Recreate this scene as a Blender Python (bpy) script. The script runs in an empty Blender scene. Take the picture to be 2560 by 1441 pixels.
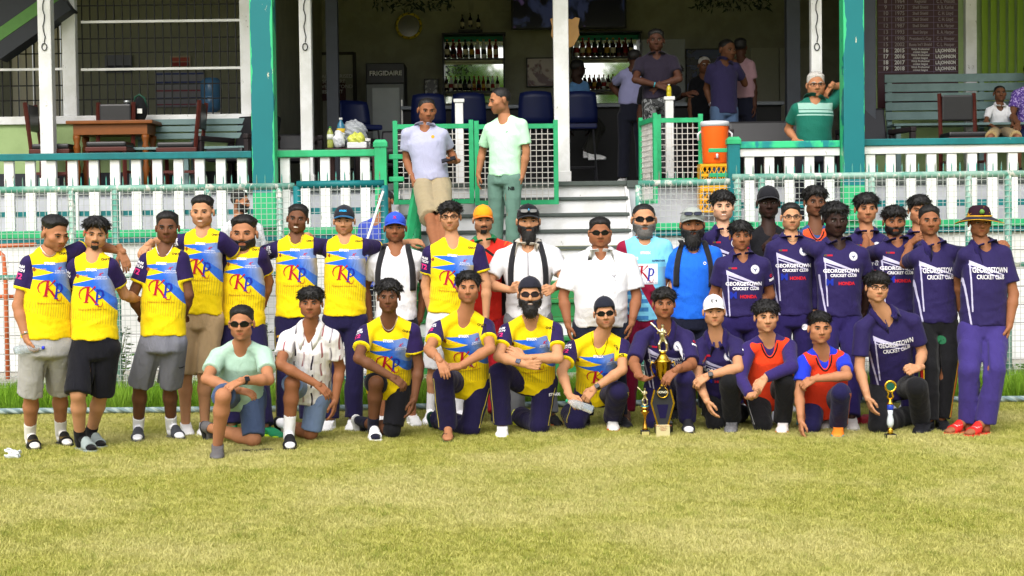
import bpy, bmesh, math, random
import numpy as np
from mathutils import Vector, Matrix, Euler
from mathutils.bvhtree import BVHTree

# ------------------------------------------------------------------ camera, sky, sun, exposure
SC = bpy.context.scene
C = SC.collection
F = 4000.0 / 2560.0          # focal length in picture widths
CAM_H = 1.61
PITCH = math.radians(2.083)
ROLL = math.radians(0.74)
cam_data = bpy.data.cameras.new('camera')
cam = bpy.data.objects.new('camera', cam_data)
C.objects.link(cam)
cam_data.sensor_width = 36.0
cam_data.lens = 36.0 * F
cam_data.clip_start = 0.1
cam_data.clip_end = 2000.0
CAM_R = Matrix.Rotation(math.pi / 2 - PITCH, 3, 'X') @ Matrix.Rotation(-ROLL, 3, 'Z')
cam.matrix_world = Matrix.Translation((0, 0, CAM_H)) @ CAM_R.to_4x4()
SC.camera = cam

SUN_EL, SUN_AZ = math.radians(46), math.radians(196)    # azimuth from +Y, clockwise
world = bpy.data.worlds.new('World')
SC.world = world
world.use_nodes = True
wn = world.node_tree
sky = wn.nodes.new('ShaderNodeTexSky')
sky.sky_type = 'NISHITA'
sky.sun_disc = False
sky.sun_elevation = SUN_EL
sky.sun_rotation = SUN_AZ
sky.dust_density = 4.0
sky.air_density = 1.0
sky.ozone_density = 1.0
hs = wn.nodes.new('ShaderNodeHueSaturation')
hs.inputs['Saturation'].default_value = 0.35        # bright overcast: pale sky
wn.links.new(sky.outputs[0], hs.inputs['Color'])
wn.links.new(hs.outputs[0], wn.nodes['Background'].inputs['Color'])
wn.nodes['Background'].inputs['Strength'].default_value = 0.15
sun_data = bpy.data.lights.new('sun', 'SUN')
sun_data.energy = 1.35
sun_data.angle = math.radians(55)
sun_data.color = (1.0, 0.955, 0.88)
sun = bpy.data.objects.new('sun', sun_data)
C.objects.link(sun)
sun_dir = Vector((math.sin(SUN_AZ) * math.cos(SUN_EL), math.cos(SUN_AZ) * math.cos(SUN_EL), math.sin(SUN_EL)))
sun.rotation_euler = sun_dir.to_track_quat('Z', 'Y').to_euler()
SC.view_settings.view_transform = 'Standard'
SC.view_settings.look = 'None'
SC.view_settings.gamma = 1.0
SC.view_settings.use_curve_mapping = False
SC.view_settings.exposure = 0.74
SC.cycles.max_bounces = 6
SC.cycles.diffuse_bounces = 4
SC.cycles.use_denoising = True

# ------------------------------------------------------------------ where things stand
def ray(px, py):
    return CAM_R @ Vector(((px - 1280.0) / 4000.0, -(py - 720.5) / 4000.0, -1.0))
def at(px, py, Y):
    d = ray(px, py)
    p = d * (Y / d.y)
    return Vector((p.x, Y, p.z + CAM_H))
def ground(px, py, z=0.0):
    d = ray(px, py)
    p = d * ((z - CAM_H) / d.z)
    return Vector((p.x, p.y, z))
def X_(px, Y): return at(px, 575, Y).x
def Z_(py, Y, px=1280): return at(px, py, Y).z

# ------------------------------------------------------------------ materials
def lin(c):
    if isinstance(c, str):
        c = [int(c[i:i + 2], 16) / 255.0 for i in (0, 2, 4)]
        return tuple(x / 12.92 if x <= 0.04045 else ((x + 0.055) / 1.055) ** 2.4 for x in c)
    return tuple(c[:3])

class S:
    """a shader socket that can be computed with"""
    def __init__(s, nt, sock): s.nt, s.k = nt, sock
    def m(s, op, *o):
        n = s.nt.nodes.new('ShaderNodeMath'); n.operation = op
        for i, a in enumerate((s,) + o):
            if isinstance(a, S): s.nt.links.new(a.k, n.inputs[i])
            else: n.inputs[i].default_value = a
        return S(s.nt, n.outputs[0])
    def __add__(s, o): return s.m('ADD', o)
    def __radd__(s, o): return s.m('ADD', o)
    def __sub__(s, o): return s.m('SUBTRACT', o)
    def __rsub__(s, o): return (s * -1.0) + o
    def __mul__(s, o): return s.m('MULTIPLY', o)
    def __rmul__(s, o): return s.m('MULTIPLY', o)
    def __gt__(s, o): return s.m('GREATER_THAN', o)
    def __lt__(s, o): return s.m('LESS_THAN', o)
    def abs(s): return s.m('ABSOLUTE')
    def mx(s, o): return s.m('MAXIMUM', o)
    def frac(s): return s.m('FRACT')
    def sin(s): return s.m('SINE')
    def ss(s, a, b):
        n = s.nt.nodes.new('ShaderNodeMapRange'); n.interpolation_type = 'SMOOTHSTEP'
        n.inputs['From Min'].default_value = a; n.inputs['From Max'].default_value = b
        s.nt.links.new(s.k, n.inputs['Value'])
        return S(s.nt, n.outputs[0])

class Mat:
    def __init__(s, name, rough=0.7, spec=0.3, metal=0.0):
        s.m = bpy.data.materials.new(name); s.m.use_nodes = True
        s.nt = s.m.node_tree
        s.b = s.nt.nodes['Principled BSDF']
        s.b.inputs['Roughness'].default_value = rough
        s.b.inputs['Specular IOR Level'].default_value = spec
        s.b.inputs['Metallic'].default_value = metal
    def attr(s, name):
        n = s.nt.nodes.new('ShaderNodeAttribute'); n.attribute_name = name
        x = s.nt.nodes.new('ShaderNodeSeparateXYZ'); s.nt.links.new(n.outputs['Vector'], x.inputs[0])
        return [S(s.nt, o) for o in x.outputs]
    def coord(s, kind='Object'):
        n = s.nt.nodes.new('ShaderNodeTexCoord'); return n.outputs[kind]
    def xyz(s, kind='Object'):
        x = s.nt.nodes.new('ShaderNodeSeparateXYZ'); s.nt.links.new(s.coord(kind), x.inputs[0])
        return [S(s.nt, o) for o in x.outputs]
    def pos(s):
        n = s.nt.nodes.new('ShaderNodeNewGeometry'); return n.outputs['Position']
    def noise(s, scale, detail=3, rough=0.6, stretch=None, src=None, dist=0.0):
        n = s.nt.nodes.new('ShaderNodeTexNoise')
        n.inputs['Scale'].default_value = scale; n.inputs['Detail'].default_value = detail
        n.inputs['Roughness'].default_value = rough; n.inputs['Distortion'].default_value = dist
        v = src if src is not None else s.coord()
        if stretch:
            mp = s.nt.nodes.new('ShaderNodeMapping'); mp.inputs['Scale'].default_value = stretch
            s.nt.links.new(v, mp.inputs[0]); v = mp.outputs[0]
        s.nt.links.new(v, n.inputs['Vector'])
        return S(s.nt, n.outputs['Fac'])
    def mix(s, a, b, f):
        n = s.nt.nodes.new('ShaderNodeMix'); n.data_type = 'RGBA'
        for i, c in ((6, a), (7, b)):
            if isinstance(c, S): s.nt.links.new(c.k, n.inputs[i])
            else: n.inputs[i].default_value = (*lin(c), 1)
        if isinstance(f, S): s.nt.links.new(f.k, n.inputs[0])
        else: n.inputs[0].default_value = f
        return S(s.nt, n.outputs[2])
    def color(s, c):
        if isinstance(c, S): s.nt.links.new(c.k, s.b.inputs['Base Color'])
        else: s.b.inputs['Base Color'].default_value = (*lin(c), 1)
        return s
    def bump(s, h, strength=0.3, dist=0.01):
        n = s.nt.nodes.new('ShaderNodeBump'); n.inputs['Strength'].default_value = strength
        n.inputs['Distance'].default_value = dist
        s.nt.links.new(h.k, n.inputs['Height']); s.nt.links.new(n.outputs[0], s.b.inputs['Normal'])
        return s
    def rough(s, v): s.nt.links.new(v.k, s.b.inputs['Roughness']); return s

_mats = {}
def plain(col, rough=0.6, spec=0.3, metal=0.0, vary=0.12, bump=0.0, scale=14.0):
    key = (col, rough, spec, metal, vary, bump, scale)
    if key in _mats: return _mats[key]
    M = Mat('plain', rough, spec, metal)
    c = lin(col)
    if vary > 0:
        f = M.noise(scale, 4)
        M.color(M.mix(tuple(x * (1 - vary) for x in c), tuple(min(1, x * (1 + vary)) for x in c), f))
        if bump > 0: M.bump(M.noise(scale * 6, 2), bump, 0.004)
    else: M.color(c)
    _mats[key] = M.m
    return M.m

def cloth(col, vary=0.08, rough=0.85):
    key = ('cloth', col, vary, rough)
    if key in _mats: return _mats[key]
    M = Mat('cloth', rough, 0.15)
    c = lin(col)
    f = M.noise(5, 4)
    M.color(M.mix(tuple(x * (1 - vary) for x in c), tuple(min(1, x * (1 + vary)) for x in c), f))
    M.bump(M.noise(15, 5, 0.62, (1, 1, 0.5), dist=0.9), 0.7, 0.016)
    M.b.inputs['Sheen Weight'].default_value = 0.08
    _mats[key] = M.m
    return M.m

# ------------------------------------------------------------------ mesh helpers
def mesh_obj(name, verts, faces, mat=None, parent=None, smooth=False, attrs=None, link=True):
    me = bpy.data.meshes.new(name)
    if isinstance(verts, np.ndarray) and isinstance(faces, np.ndarray) and faces.ndim == 2:
        nv, (nf, k) = len(verts), faces.shape
        me.vertices.add(nv); me.vertices.foreach_set('co', np.ascontiguousarray(verts, np.float32).ravel())
        me.loops.add(nf * k); me.loops.foreach_set('vertex_index', np.ascontiguousarray(faces, np.int32).ravel())
        me.polygons.add(nf); me.polygons.foreach_set('loop_start', np.arange(0, nf * k, k, dtype=np.int32))
        me.update(calc_edges=True)
    else:
        me.from_pydata([tuple(v) for v in verts], [], [tuple(f) for f in faces]); me.update()
    if smooth and len(me.polygons):
        me.polygons.foreach_set('use_smooth', np.ones(len(me.polygons), bool))
    for n, a in (attrs or {}).items():
        at_ = me.attributes.new(n, 'FLOAT_VECTOR', 'POINT'); at_.data.foreach_set('vector', np.ascontiguousarray(a, np.float32).ravel())
    if mat is not None:
        for m in (mat if isinstance(mat, (list, tuple)) else [mat]): me.materials.append(m)
    o = bpy.data.objects.new(name, me)
    if link: C.objects.link(o)
    if parent is not None: o.parent = parent
    return o

def tag(o, label, cat, group=None):
    o['label'] = label; o['category'] = cat
    if group: o['group'] = group
    return o
def struct(o): o['kind'] = 'structure'; return o
def thing(name, label, cat, loc=(0, 0, 0), group=None, rz=0.0):
    e = bpy.data.objects.new(name, None); C.objects.link(e); e.empty_display_size = 0.1
    e.location = loc; e.rotation_euler = (0, 0, rz)
    return tag(e, label, cat, group)
def copy_tree(o, parent=None):
    c = o.copy(); C.objects.link(c)
    if parent is not None: c.parent = parent
    for ch in list(o.children): copy_tree(ch, c)
    return c

class MB:
    """collects simple shapes into one mesh"""
    def __init__(s): s.v, s.f = [], []
    def add(s, v, f):
        n = len(s.v); s.v += [tuple(x) for x in v]; s.f += [tuple(i + n for i in q) for q in f]; return s
    def box(s, x0, x1, y0, y1, z0, z1):
        v = [(x, y, z) for z in (z0, z1) for y in (y0, y1) for x in (x0, x1)]
        return s.add(v, [(0, 2, 3, 1), (4, 5, 7, 6), (0, 1, 5, 4), (2, 6, 7, 3), (0, 4, 6, 2), (1, 3, 7, 5)])
    def bevbox(s, x0, x1, y0, y1, z0, z1, b=0.01):
        bm = bmesh.new()
        bmesh.ops.create_cube(bm, size=1.0)
        for v in bm.verts:
            v.co = Vector(((x0 + x1) / 2 + v.co.x * (x1 - x0), (y0 + y1) / 2 + v.co.y * (y1 - y0), (z0 + z1) / 2 + v.co.z * (z1 - z0)))
        bmesh.ops.bevel(bm, geom=list(bm.edges), offset=b, segments=2, affect='EDGES', profile=0.6)
        bm.verts.index_update()
        s.add([v.co for v in bm.verts], [[v.index for v in f.verts] for f in bm.faces]); bm.free(); return s
    def tube(s, pts, r, n=8, cap=True):
        pts = [Vector(p) for p in pts]; rs = r if isinstance(r, (list, tuple)) else [r] * len(pts)
        rings = []; prev = None
        for i, p in enumerate(pts):
            t = (pts[min(i + 1, len(pts) - 1)] - pts[max(i - 1, 0)]).normalized()
            if prev is None:
                u = t.orthogonal().normalized()
            else:
                u = (prev - t * prev.dot(t)).normalized()
            prev = u; w = t.cross(u)
            rings.append([p + (u * math.cos(a) + w * math.sin(a)) * rs[i] for a in [2 * math.pi * (k + 0.5) / n for k in range(n)]])
        v = [q for ring in rings for q in ring]; f = []
        for i in range(len(rings) - 1):
            for k in range(n):
                a, b = i * n + k, i * n + (k + 1) % n
                f.append((a, b, b + n, a + n))
        if cap: f += [tuple(range(n - 1, -1, -1)), tuple(range(len(v) - n, len(v)))]
        return s.add(v, f)
    def lathe(s, prof, n=16, c=(0, 0, 0), axis='Z'):
        v, f = [], []
        for (r, z) in prof:
            for k in range(n):
                a = 2 * math.pi * k / n
                p = (r * math.cos(a), r * math.sin(a), z)
                if axis == 'Y': p = (p[0], p[2], p[1])
                v.append((p[0] + c[0], p[1] + c[1], p[2] + c[2]))
        for i in range(len(prof) - 1):
            for k in range(n):
                a, b = i * n + k, i * n + (k + 1) % n
                f.append((a, b, b + n, a + n))
        f += [tuple(range(n - 1, -1, -1)), tuple(range(len(v) - n, len(v)))]
        return s.add(v, f)
    def build(s, name, mat, parent=None, smooth=False):
        return mesh_obj(name, s.v, s.f, mat, parent, smooth)

def smooth_angle(o, deg=40):
    me = o.data
    me.polygons.foreach_set('use_smooth', np.ones(len(me.polygons), bool))
    bm = bmesh.new(); bm.from_mesh(me)
    for e in bm.edges:
        if len(e.link_faces) == 2 and e.calc_face_angle(0) > math.radians(deg): e.smooth = False
    bm.to_mesh(me); bm.free()
    return o

# ------------------------------------------------------------------ flat lettering (cut into small faces so it can lie on cloth)
_txt = {}
def text_mesh(body, size=0.1, bold=0.0, cell=0.02, align='CENTER', sx=1.0):
    key = (body, size, bold, cell, align, sx)
    if key in _txt: return _txt[key]
    cu = bpy.data.curves.new('t', 'FONT'); cu.body = body; cu.size = size; cu.align_x = align; cu.align_y = 'CENTER'
    cu.offset = bold; cu.resolution_u = 3
    ob = bpy.data.objects.new('t', cu)
    me = ob.to_mesh()
    v = np.array([p.co for p in me.vertices]); f = [tuple(p.vertices) for p in me.polygons]
    ob.to_mesh_clear(); bpy.data.objects.remove(ob); bpy.data.curves.remove(cu)
    v[:, 0] *= sx
    r = cut_flat(v[:, :2], f, cell)
    _txt[key] = r
    return r
def cut_flat(v2, f, cell):
    bm = bmesh.new()
    vs = [bm.verts.new((p[0], p[1], 0)) for p in v2]
    for q in f:
        try: bm.faces.new([vs[i] for i in q])
        except ValueError: pass
    if cell:
        for ax in (0, 1):
            lo, hi = min(p[ax] for p in v2), max(p[ax] for p in v2)
            x = math.ceil(lo / cell) * cell
            while x < hi:
                no = (1, 0, 0) if ax == 0 else (0, 1, 0)
                bmesh.ops.bisect_plane(bm, geom=bm.verts[:] + bm.edges[:] + bm.faces[:], plane_co=(x, x, 0), plane_no=no, dist=1e-5)
                x += cell
    bm.verts.index_update()
    r = (np.array([(p.co.x, p.co.y) for p in bm.verts]), [[p.index for p in q.verts] for q in bm.faces])
    bm.free()
    return r
def stroke(pts, w):
    """flat brush stroke; pts (x,y), w width per point -> v2, f"""
    v, f = [], []
    ws = w if isinstance(w, (list, tuple)) else [w] * len(pts)
    for i, p in enumerate(pts):
        a = pts[max(i - 1, 0)]; b = pts[min(i + 1, len(pts) - 1)]
        dx, dy = b[0] - a[0], b[1] - a[1]; L = math.hypot(dx, dy) or 1
        nx, ny = -dy / L * ws[i] / 2, dx / L * ws[i] / 2
        v += [(p[0] + nx, p[1] + ny), (p[0] - nx, p[1] - ny)]
    for i in range(len(pts) - 1): f.append((2 * i, 2 * i + 1, 2 * i + 3, 2 * i + 2))
    return v, f
def join2(*parts):
    V, Fc = [], []
    for v, f in parts:
        n = len(V); V += [tuple(p) for p in v]; Fc += [tuple(i + n for i in q) for q in f]
    return V, Fc
def place_flat(name, vf, M, mat, parent=None):
    """lettering on a flat thing: M maps (x right, y up, 0) to world"""
    v, f = vf
    return mesh_obj(name, [M @ Vector((p[0], p[1], 0)) for p in v], f, mat, parent)
# ------------------------------------------------------------------ bodies and clothes grown as smooth blended volumes
V3 = lambda *a: np.array(a, np.float32)
def v3(p): return np.array((p[0], p[1], p[2]), np.float32)
def nrm(v): return v / (np.linalg.norm(v) + 1e-9)

def d_cone(P, a, b, ra, rb):
    ax, ay, az = (float(t) for t in a); bx, by, bz = (float(t) for t in b)
    dx, dy, dz = bx - ax, by - ay, bz - az
    L2 = dx * dx + dy * dy + dz * dz + 1e-9
    X, Y, Z = P[0] - ax, P[1] - ay, P[2] - az
    t = np.clip((X * dx + Y * dy + Z * dz) / L2, 0, 1)
    return np.sqrt((X - t * dx) ** 2 + (Y - t * dy) ** 2 + (Z - t * dz) ** 2) - (ra + (rb - ra) * t)
def d_ell(P, c, r, R=None):
    X, Y, Z = P[0] - float(c[0]), P[1] - float(c[1]), P[2] - float(c[2])
    if R is not None:
        X, Y, Z = (X * float(R[i][0]) + Y * float(R[i][1]) + Z * float(R[i][2]) for i in range(3))
    k0 = np.sqrt((X / r[0]) ** 2 + (Y / r[1]) ** 2 + (Z / r[2]) ** 2) + 1e-6
    k1 = np.sqrt((X / r[0] ** 2) ** 2 + (Y / r[1] ** 2) ** 2 + (Z / r[2] ** 2) ** 2) + 1e-6
    return k0 * (k0 - 1) / k1
def d_plane(P, p, n):
    return (P[0] - float(p[0])) * float(n[0]) + (P[1] - float(p[1])) * float(n[1]) + (P[2] - float(p[2])) * float(n[2])
def smin(a, b, k):
    h = np.clip(0.5 + 0.5 * (b - a) / k, 0, 1)
    return b + (a - b) * h - k * h * (1 - h)

class Grid:
    def __init__(s, lo, hi, h):
        s.h = h; s.lo = np.floor(np.array(lo, np.float32) / h) * h
        n = [max(4, int(math.ceil((hi[i] - s.lo[i]) / h)) + 1) for i in range(3)]
        s.ax = [(s.lo[i] + h * np.arange(n[i])).astype(np.float32) for i in range(3)]
        s.D = np.full(n, 0.08, np.float32)
        s.P = (s.ax[0][:, None, None], s.ax[1][None, :, None], s.ax[2][None, None, :])
    def sub(s, lo, hi):
        sl = tuple(slice(max(0, int((lo[i] - s.lo[i]) / s.h)), max(0, int((hi[i] - s.lo[i]) / s.h) + 2)) for i in range(3))
        return sl, (s.ax[0][sl[0]][:, None, None], s.ax[1][sl[1]][None, :, None], s.ax[2][sl[2]][None, None, :])
    def put(s, sl, d, k):
        if d.size == 0: return
        s.D[sl] = smin(s.D[sl], d, k) if k > 0 else np.minimum(s.D[sl], d)
    def cone(s, a, b, ra, rb, k=0.02, end=False, start=False):
        m = max(ra, rb) + k + 2 * s.h
        sl, P = s.sub(np.minimum(a, b) - m, np.maximum(a, b) + m)
        d = d_cone(P, a, b, ra, rb)
        if end: d = np.maximum(d, d_plane(P, b, nrm(np.array(b) - np.array(a))))
        if start: d = np.maximum(d, d_plane(P, a, nrm(np.array(a) - np.array(b))))
        s.put(sl, d, k)
    def chain(s, pts, rs, k=0.02, end=False):
        for i in range(len(pts) - 1): s.cone(pts[i], pts[i + 1], rs[i], rs[i + 1], k, end and i == len(pts) - 2)
    def ell(s, c, r, k=0.02, R=None):
        m = max(r) + k + 2 * s.h; c = np.array(c)
        sl, P = s.sub(c - m, c + m)
        s.put(sl, d_ell(P, c, r, R), k)
    def carve(s, sl, d, k=0.006):
        s.D[sl] = -smin(-s.D[sl], d, k)
    def carve_ell(s, c, r, k=0.006, R=None):
        m = max(r) + k + 2 * s.h; c = np.array(c)
        sl, P = s.sub(c - m, c + m)
        if s.D[sl].size: s.carve(sl, d_ell(P, c, r, R), k)
    def carve_cone(s, a, b, ra, rb, k=0.006):
        m = max(ra, rb) + k + 2 * s.h
        sl, P = s.sub(np.minimum(a, b) - m, np.maximum(a, b) + m)
        if s.D[sl].size: s.carve(sl, d_cone(P, a, b, ra, rb), k)
    def mesh(s):
        D = s.D; sg = D < 0
        c = np.zeros(tuple(n - 1 for n in D.shape), np.int8)
        O = [(i, j, k) for i in (0, 1) for j in (0, 1) for k in (0, 1)]
        for i, j, k in O:
            c += sg[i:D.shape[0] - 1 + i, j:D.shape[1] - 1 + j, k:D.shape[2] - 1 + k]
        act = (c > 0) & (c < 8)
        I = np.nonzero(act); n = len(I[0])
        idx = np.full(act.shape, -1, np.int32); idx[I] = np.arange(n)
        acc = np.zeros((n, 3), np.float32); cnt = np.zeros(n, np.float32)
        val = {o: D[I[0] + o[0], I[1] + o[1], I[2] + o[2]] for o in O}
        for o in O:
            for a in range(3):
                if o[a]: continue
                q = list(o); q[a] = 1; q = tuple(q)
                d0, d1 = val[o], val[q]; m = (d0 < 0) != (d1 < 0)
                t = d0 / np.where(m, d0 - d1, 1)
                for b in range(3): acc[:, b] += np.where(m, o[b] + (t if b == a else 0), 0)
                cnt += m
        V = s.lo + s.h * (np.stack(I, 1) + acc / cnt[:, None])
        Q = []
        for a in range(3):
            b, e = (a + 1) % 3, (a + 2) % 3
            s0 = [slice(1, -1)] * 3; s1 = [slice(1, -1)] * 3
            s0[a] = slice(0, -1); s1[a] = slice(1, None)
            A, B = sg[tuple(s0)], sg[tuple(s1)]
            for flip, m in ((False, A & ~B), (True, ~A & B)):
                E = np.nonzero(m)
                if not len(E[0]): continue
                E = [E[i] + (0 if i == a else 1) for i in range(3)]
                def cell(db, de):
                    q = [E[0], E[1], E[2]]; q[b] = q[b] - db; q[e] = q[e] - de
                    return idx[q[0], q[1], q[2]]
                f = np.stack([cell(1, 1), cell(0, 1), cell(0, 0), cell(1, 0)], 1)
                Q.append(f[:, ::-1] if flip else f)
        Fq = np.concatenate(Q) if Q else np.zeros((0, 4), np.int32)
        Fq = Fq[(Fq >= 0).all(1)]
        return V.astype(np.float32), Fq.astype(np.int32)

def wob(P, seed, f=1.0):
    """soft irregular folds, -1..1"""
    r = random.Random(seed); o = 0
    X, Y, Z = P
    for i in range(4):
        a, b, c = r.uniform(-1, 1), r.uniform(-1, 1), r.uniform(-1, 1)
        o = o + np.sin(f * (X * (22 + 20 * a) + Y * (20 + 18 * b) + Z * (26 + 16 * c)) + r.uniform(0, 6) + 1.3 * np.sin(f * (Z * 17 * b - X * 21 * c) + r.uniform(0, 6)))
    return o * 0.3
def crease(P, seed):
    """narrow slanting folds, 0..-1 along the ridges"""
    r = random.Random(seed); o = 0
    X, Y, Z = P
    for i in range(3):
        a = r.uniform(-14, 14); b = r.uniform(-8, 8); c = r.uniform(16, 30)
        w_ = np.sin(X * a + Y * b + Z * c + r.uniform(0, 6) + 1.6 * np.sin(X * r.uniform(5, 12) + Z * r.uniform(-6, 6) + r.uniform(0, 6)))
        m_ = .5 + .5 * np.sin(X * r.uniform(8, 16) - Z * r.uniform(4, 9) + r.uniform(0, 6))
        o = o - (1 - np.abs(w_)) ** 3 * m_
    return o
def fuzz(P, seed, f):
    r = random.Random(seed); o = 0
    X, Y, Z = P
    for i in range(3):
        a, b, c = r.uniform(.7, 1.3), r.uniform(.7, 1.3), r.uniform(.7, 1.3)
        o = o + np.sin(X * f * a + 2 * np.sin(Z * f * .43 + i)) * np.sin(Y * f * b + i + 2 * np.sin(X * f * .37)) * np.sin(Z * f * c + 2 * np.sin(Y * f * .41 + 2 * i))
    return o * 0.6

# ------------------------------------------------------------------ head in its own frame: x picture right, -y face, z up, eyes at z 0
def head_base(G, jaw=1.0, k=0.018):
    G.ell((0, .018, .034), (.0770, .096, .082), k)
    G.ell((0, -.026, -.032), (.0700 * jaw, .065, .083), k)
    G.ell((0, -.060, -.098), (.024 * jaw, .022, .019), k)
    for s in (-1, 1):
        G.ell((s * .047 * jaw, -.006, -.064), (.024, .034, .030), k)
        G.ell((s * .047, -.056, -.020), (.023, .020, .018), k)
def head_mesh(h, jaw=1.0, neck=0.052, nose=1.0):
    G = Grid((-.10, -.135, -.20), (.10, .13, .13), h)
    head_base(G, jaw)
    G.cone((-.036, -.079, .017), (.036, -.079, .017), .011, .011, .012)
    G.cone((0, -.086, .008), (0, -.105, -.032), .0075, .0125 * nose, .010)
    for s in (-1, 1):
        G.ell((s * .013 * nose, -.093, -.038), (.010, .011, .008), .006)
        G.ell((s * .082, .014, -.008), (.009, .019, .031), .008)
        G.carve_ell((s * .031, -.097, -.001), (.019, .016, .0105), .010)
    G.cone((-.020, -.0775, -.063), (.020, -.0775, -.063), .0085, .0085, .008)
    G.cone((-.015, -.0765, -.074), (.015, -.0765, -.074), .0095, .0095, .008)
    G.cone((0, .022, -.05), (0, .034, -.21), neck * 0.98, neck * 1.06, .02)
    return G.mesh()
def skull_d(P):
    d = d_ell(P, (0, .018, .034), (.0770, .096, .082))
    return smin(d, d_ell(P, (0, -.026, -.032), (.0690, .064, .083)), .018)
def hair_mesh(h, top=.022, side=.008, curl=.0, freq=90, front=.066, nape=-.055, seed=1, lean=0.0, temple=.018):
    m = .03 + top + curl
    G = Grid((-.09 - m, -.11 - m, -.12), (.09 + m, .12 + m, .13 + m), h)
    P = G.P
    d = skull_d(P)
    w = np.clip((P[2] - (.045 if side < .004 else .015)) / (.055 if side < .004 else .075), 0, 1); w = w * w * (3 - 2 * w)
    t = side + (top - side) * w + lean * np.clip(-P[1] / .09, 0, 1) * w + 0 * P[0]
    t = t + (curl * fuzz(P, seed, freq) if curl > 0 else .0032 * fuzz(P, seed, 170))
    hl = np.interp(G.ax[1], [-.11, -.062, -.035, -.012, .03, .07, .12], [front, front - .004, temple, temple - .02, .0, nape, nape]).astype(np.float32)[None, :, None]
    hl = hl + .004 * np.sin(P[0] * 90 + seed) + np.clip(np.abs(P[0]) - .045, 0, 1) * (-.5) * (G.ax[1] < -.04)[None, :, None]
    hw_ = np.clip((P[2] - hl) / (.030 if front > .05 else .012), 0, 1)
    t = t * (.15 + .85 * np.sqrt(hw_))
    G.D = np.maximum(d - t, (hl - P[2]) * 0.8).astype(np.float32)
    return G.mesh()
def strands(v, f, n, L, wd, seed, flow=(0, -.25, -.6), out=.8, wave=.3, top_only=None):
    """tapering locks rooted on a hair volume, so its outline breaks up"""
    r = np.random.RandomState(seed)
    if len(f) < 10: return v, f
    if top_only:
        zz = v[f].mean(1)[:, 2]; f_ = f[zz > top_only]
    else: f_ = f
    if len(f_) < 10: return v, f
    q = f_[r.randint(0, len(f_), n)]
    P = v[q].mean(1); N = np.cross(v[q[:, 1]] - v[q[:, 0]], v[q[:, 2]] - v[q[:, 0]])
    N /= np.linalg.norm(N, axis=1, keepdims=True) + 1e-9
    part = np.where(P[:, :1] > .012, 1.0, -1.0)
    fl = np.array(flow, np.float32)[None] + np.concatenate([part * .35, 0 * part, 0 * part], 1)
    D = N * out + fl + r.normal(0, wave, P.shape)
    D /= np.linalg.norm(D, axis=1, keepdims=True) + 1e-9
    S_ = np.cross(D, N); S_ /= np.linalg.norm(S_, axis=1, keepdims=True) + 1e-9
    l = (L * r.uniform(.5, 1.25, n))[:, None]; w = (wd * r.uniform(.7, 1.3, n))[:, None]
    B = P - N * .004
    M_ = B + D * l * .6 + N * l * .1; T_ = B + D * l + fl * l * .35
    V = np.stack([B - S_ * w, B + S_ * w, M_ + S_ * w * .75, M_ - S_ * w * .75, T_ + S_ * w * .12, T_ - S_ * w * .12], 1).reshape(-1, 3)
    o = np.arange(n)[:, None] * 6 + len(v)
    Fn = np.concatenate([o + np.array([[0, 1, 2, 3]]), o + np.array([[3, 2, 4, 5]])])
    return np.concatenate([v, V]).astype(np.float32), np.concatenate([f, Fn]).astype(np.int32)
def beard_mesh(h, thick=.008, long=0.0, goatee=False, seed=1, mous=True):
    G = Grid((-.095, -.14, -.2 - long), (.095, .07, .02), h)
    P = G.P
    G2 = Grid((-.095, -.14, -.2 - long), (.095, .07, .02), h)
    head_base(G2)
    G2.cone((-.017, -.083, -.063), (.017, -.083, -.063), .0085, .0085, .006)
    if long > 0:
        G2.ell((0, -.058, -.105 - long * .35), (.046, .036, .035 + long * .6), .02)
    d = G2.D - thick - .25 * thick * fuzz(P, seed, 140)
    line = -.046 + (P[1] + .09) * .55 + .005 * fuzz(P, seed + 3, 120)
    if goatee: line = np.where(np.abs(P[0]) < .03, -.046, -.3) + 0 * P[1]
    d = np.maximum(d, P[2] - line)
    d = np.maximum(d, P[1] - .012)
    hole = d_ell(P, (0, -.095, -.0675), (.0215, .04, .0085 if mous else .03))
    G.D = np.maximum(d, -hole).astype(np.float32)
    return G.mesh()

# ------------------------------------------------------------------ hands and feet in their own frames
def hand_mesh(h, curl=0.5, spread=1.0, thumb=0.5):
    """x thumb side, y palm side, z along the fingers; wrist at the origin"""
    G = Grid((-.07, -.05, -.05), (.09, .11, .21), h)
    G.cone((0, 0, -.04), (0, 0, .01), .026, .025, .01)
    for x in (-.024, 0, .024): G.cone((x * .7, 0, .015), (x, 0, .082), .016, .0125, .010)
    for i, (x, L) in enumerate(((.029, .068), (.010, .078), (-.010, .072), (-.028, .055))):
        a = np.array((x, 0, .085)); ang = 0
        dirx = x * 1.4 * spread
        for j, fr in enumerate((.46, .32, .22)):
            ang += curl * (.75, 1.0, .7)[j] * (1 + .1 * i)
            b = a + L * fr * 1.12 * nrm(np.array((dirx * math.cos(ang), math.sin(ang), math.cos(ang))))
            G.cone(a, b, .0098 - .0009 * j, .0092 - .0009 * j, .004)
            a = b
    t = [np.array((.020, .004, .02)), np.array((.044, .012 + .012 * thumb, .048)), np.array((.052 - .012 * thumb, .018 + .03 * thumb, .078)), np.array((.050 - .026 * thumb, .02 + .04 * thumb, .100))]
    G.chain(t, [.0145, .0125, .0105, .0088], .006)
    return G.mesh()
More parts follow.
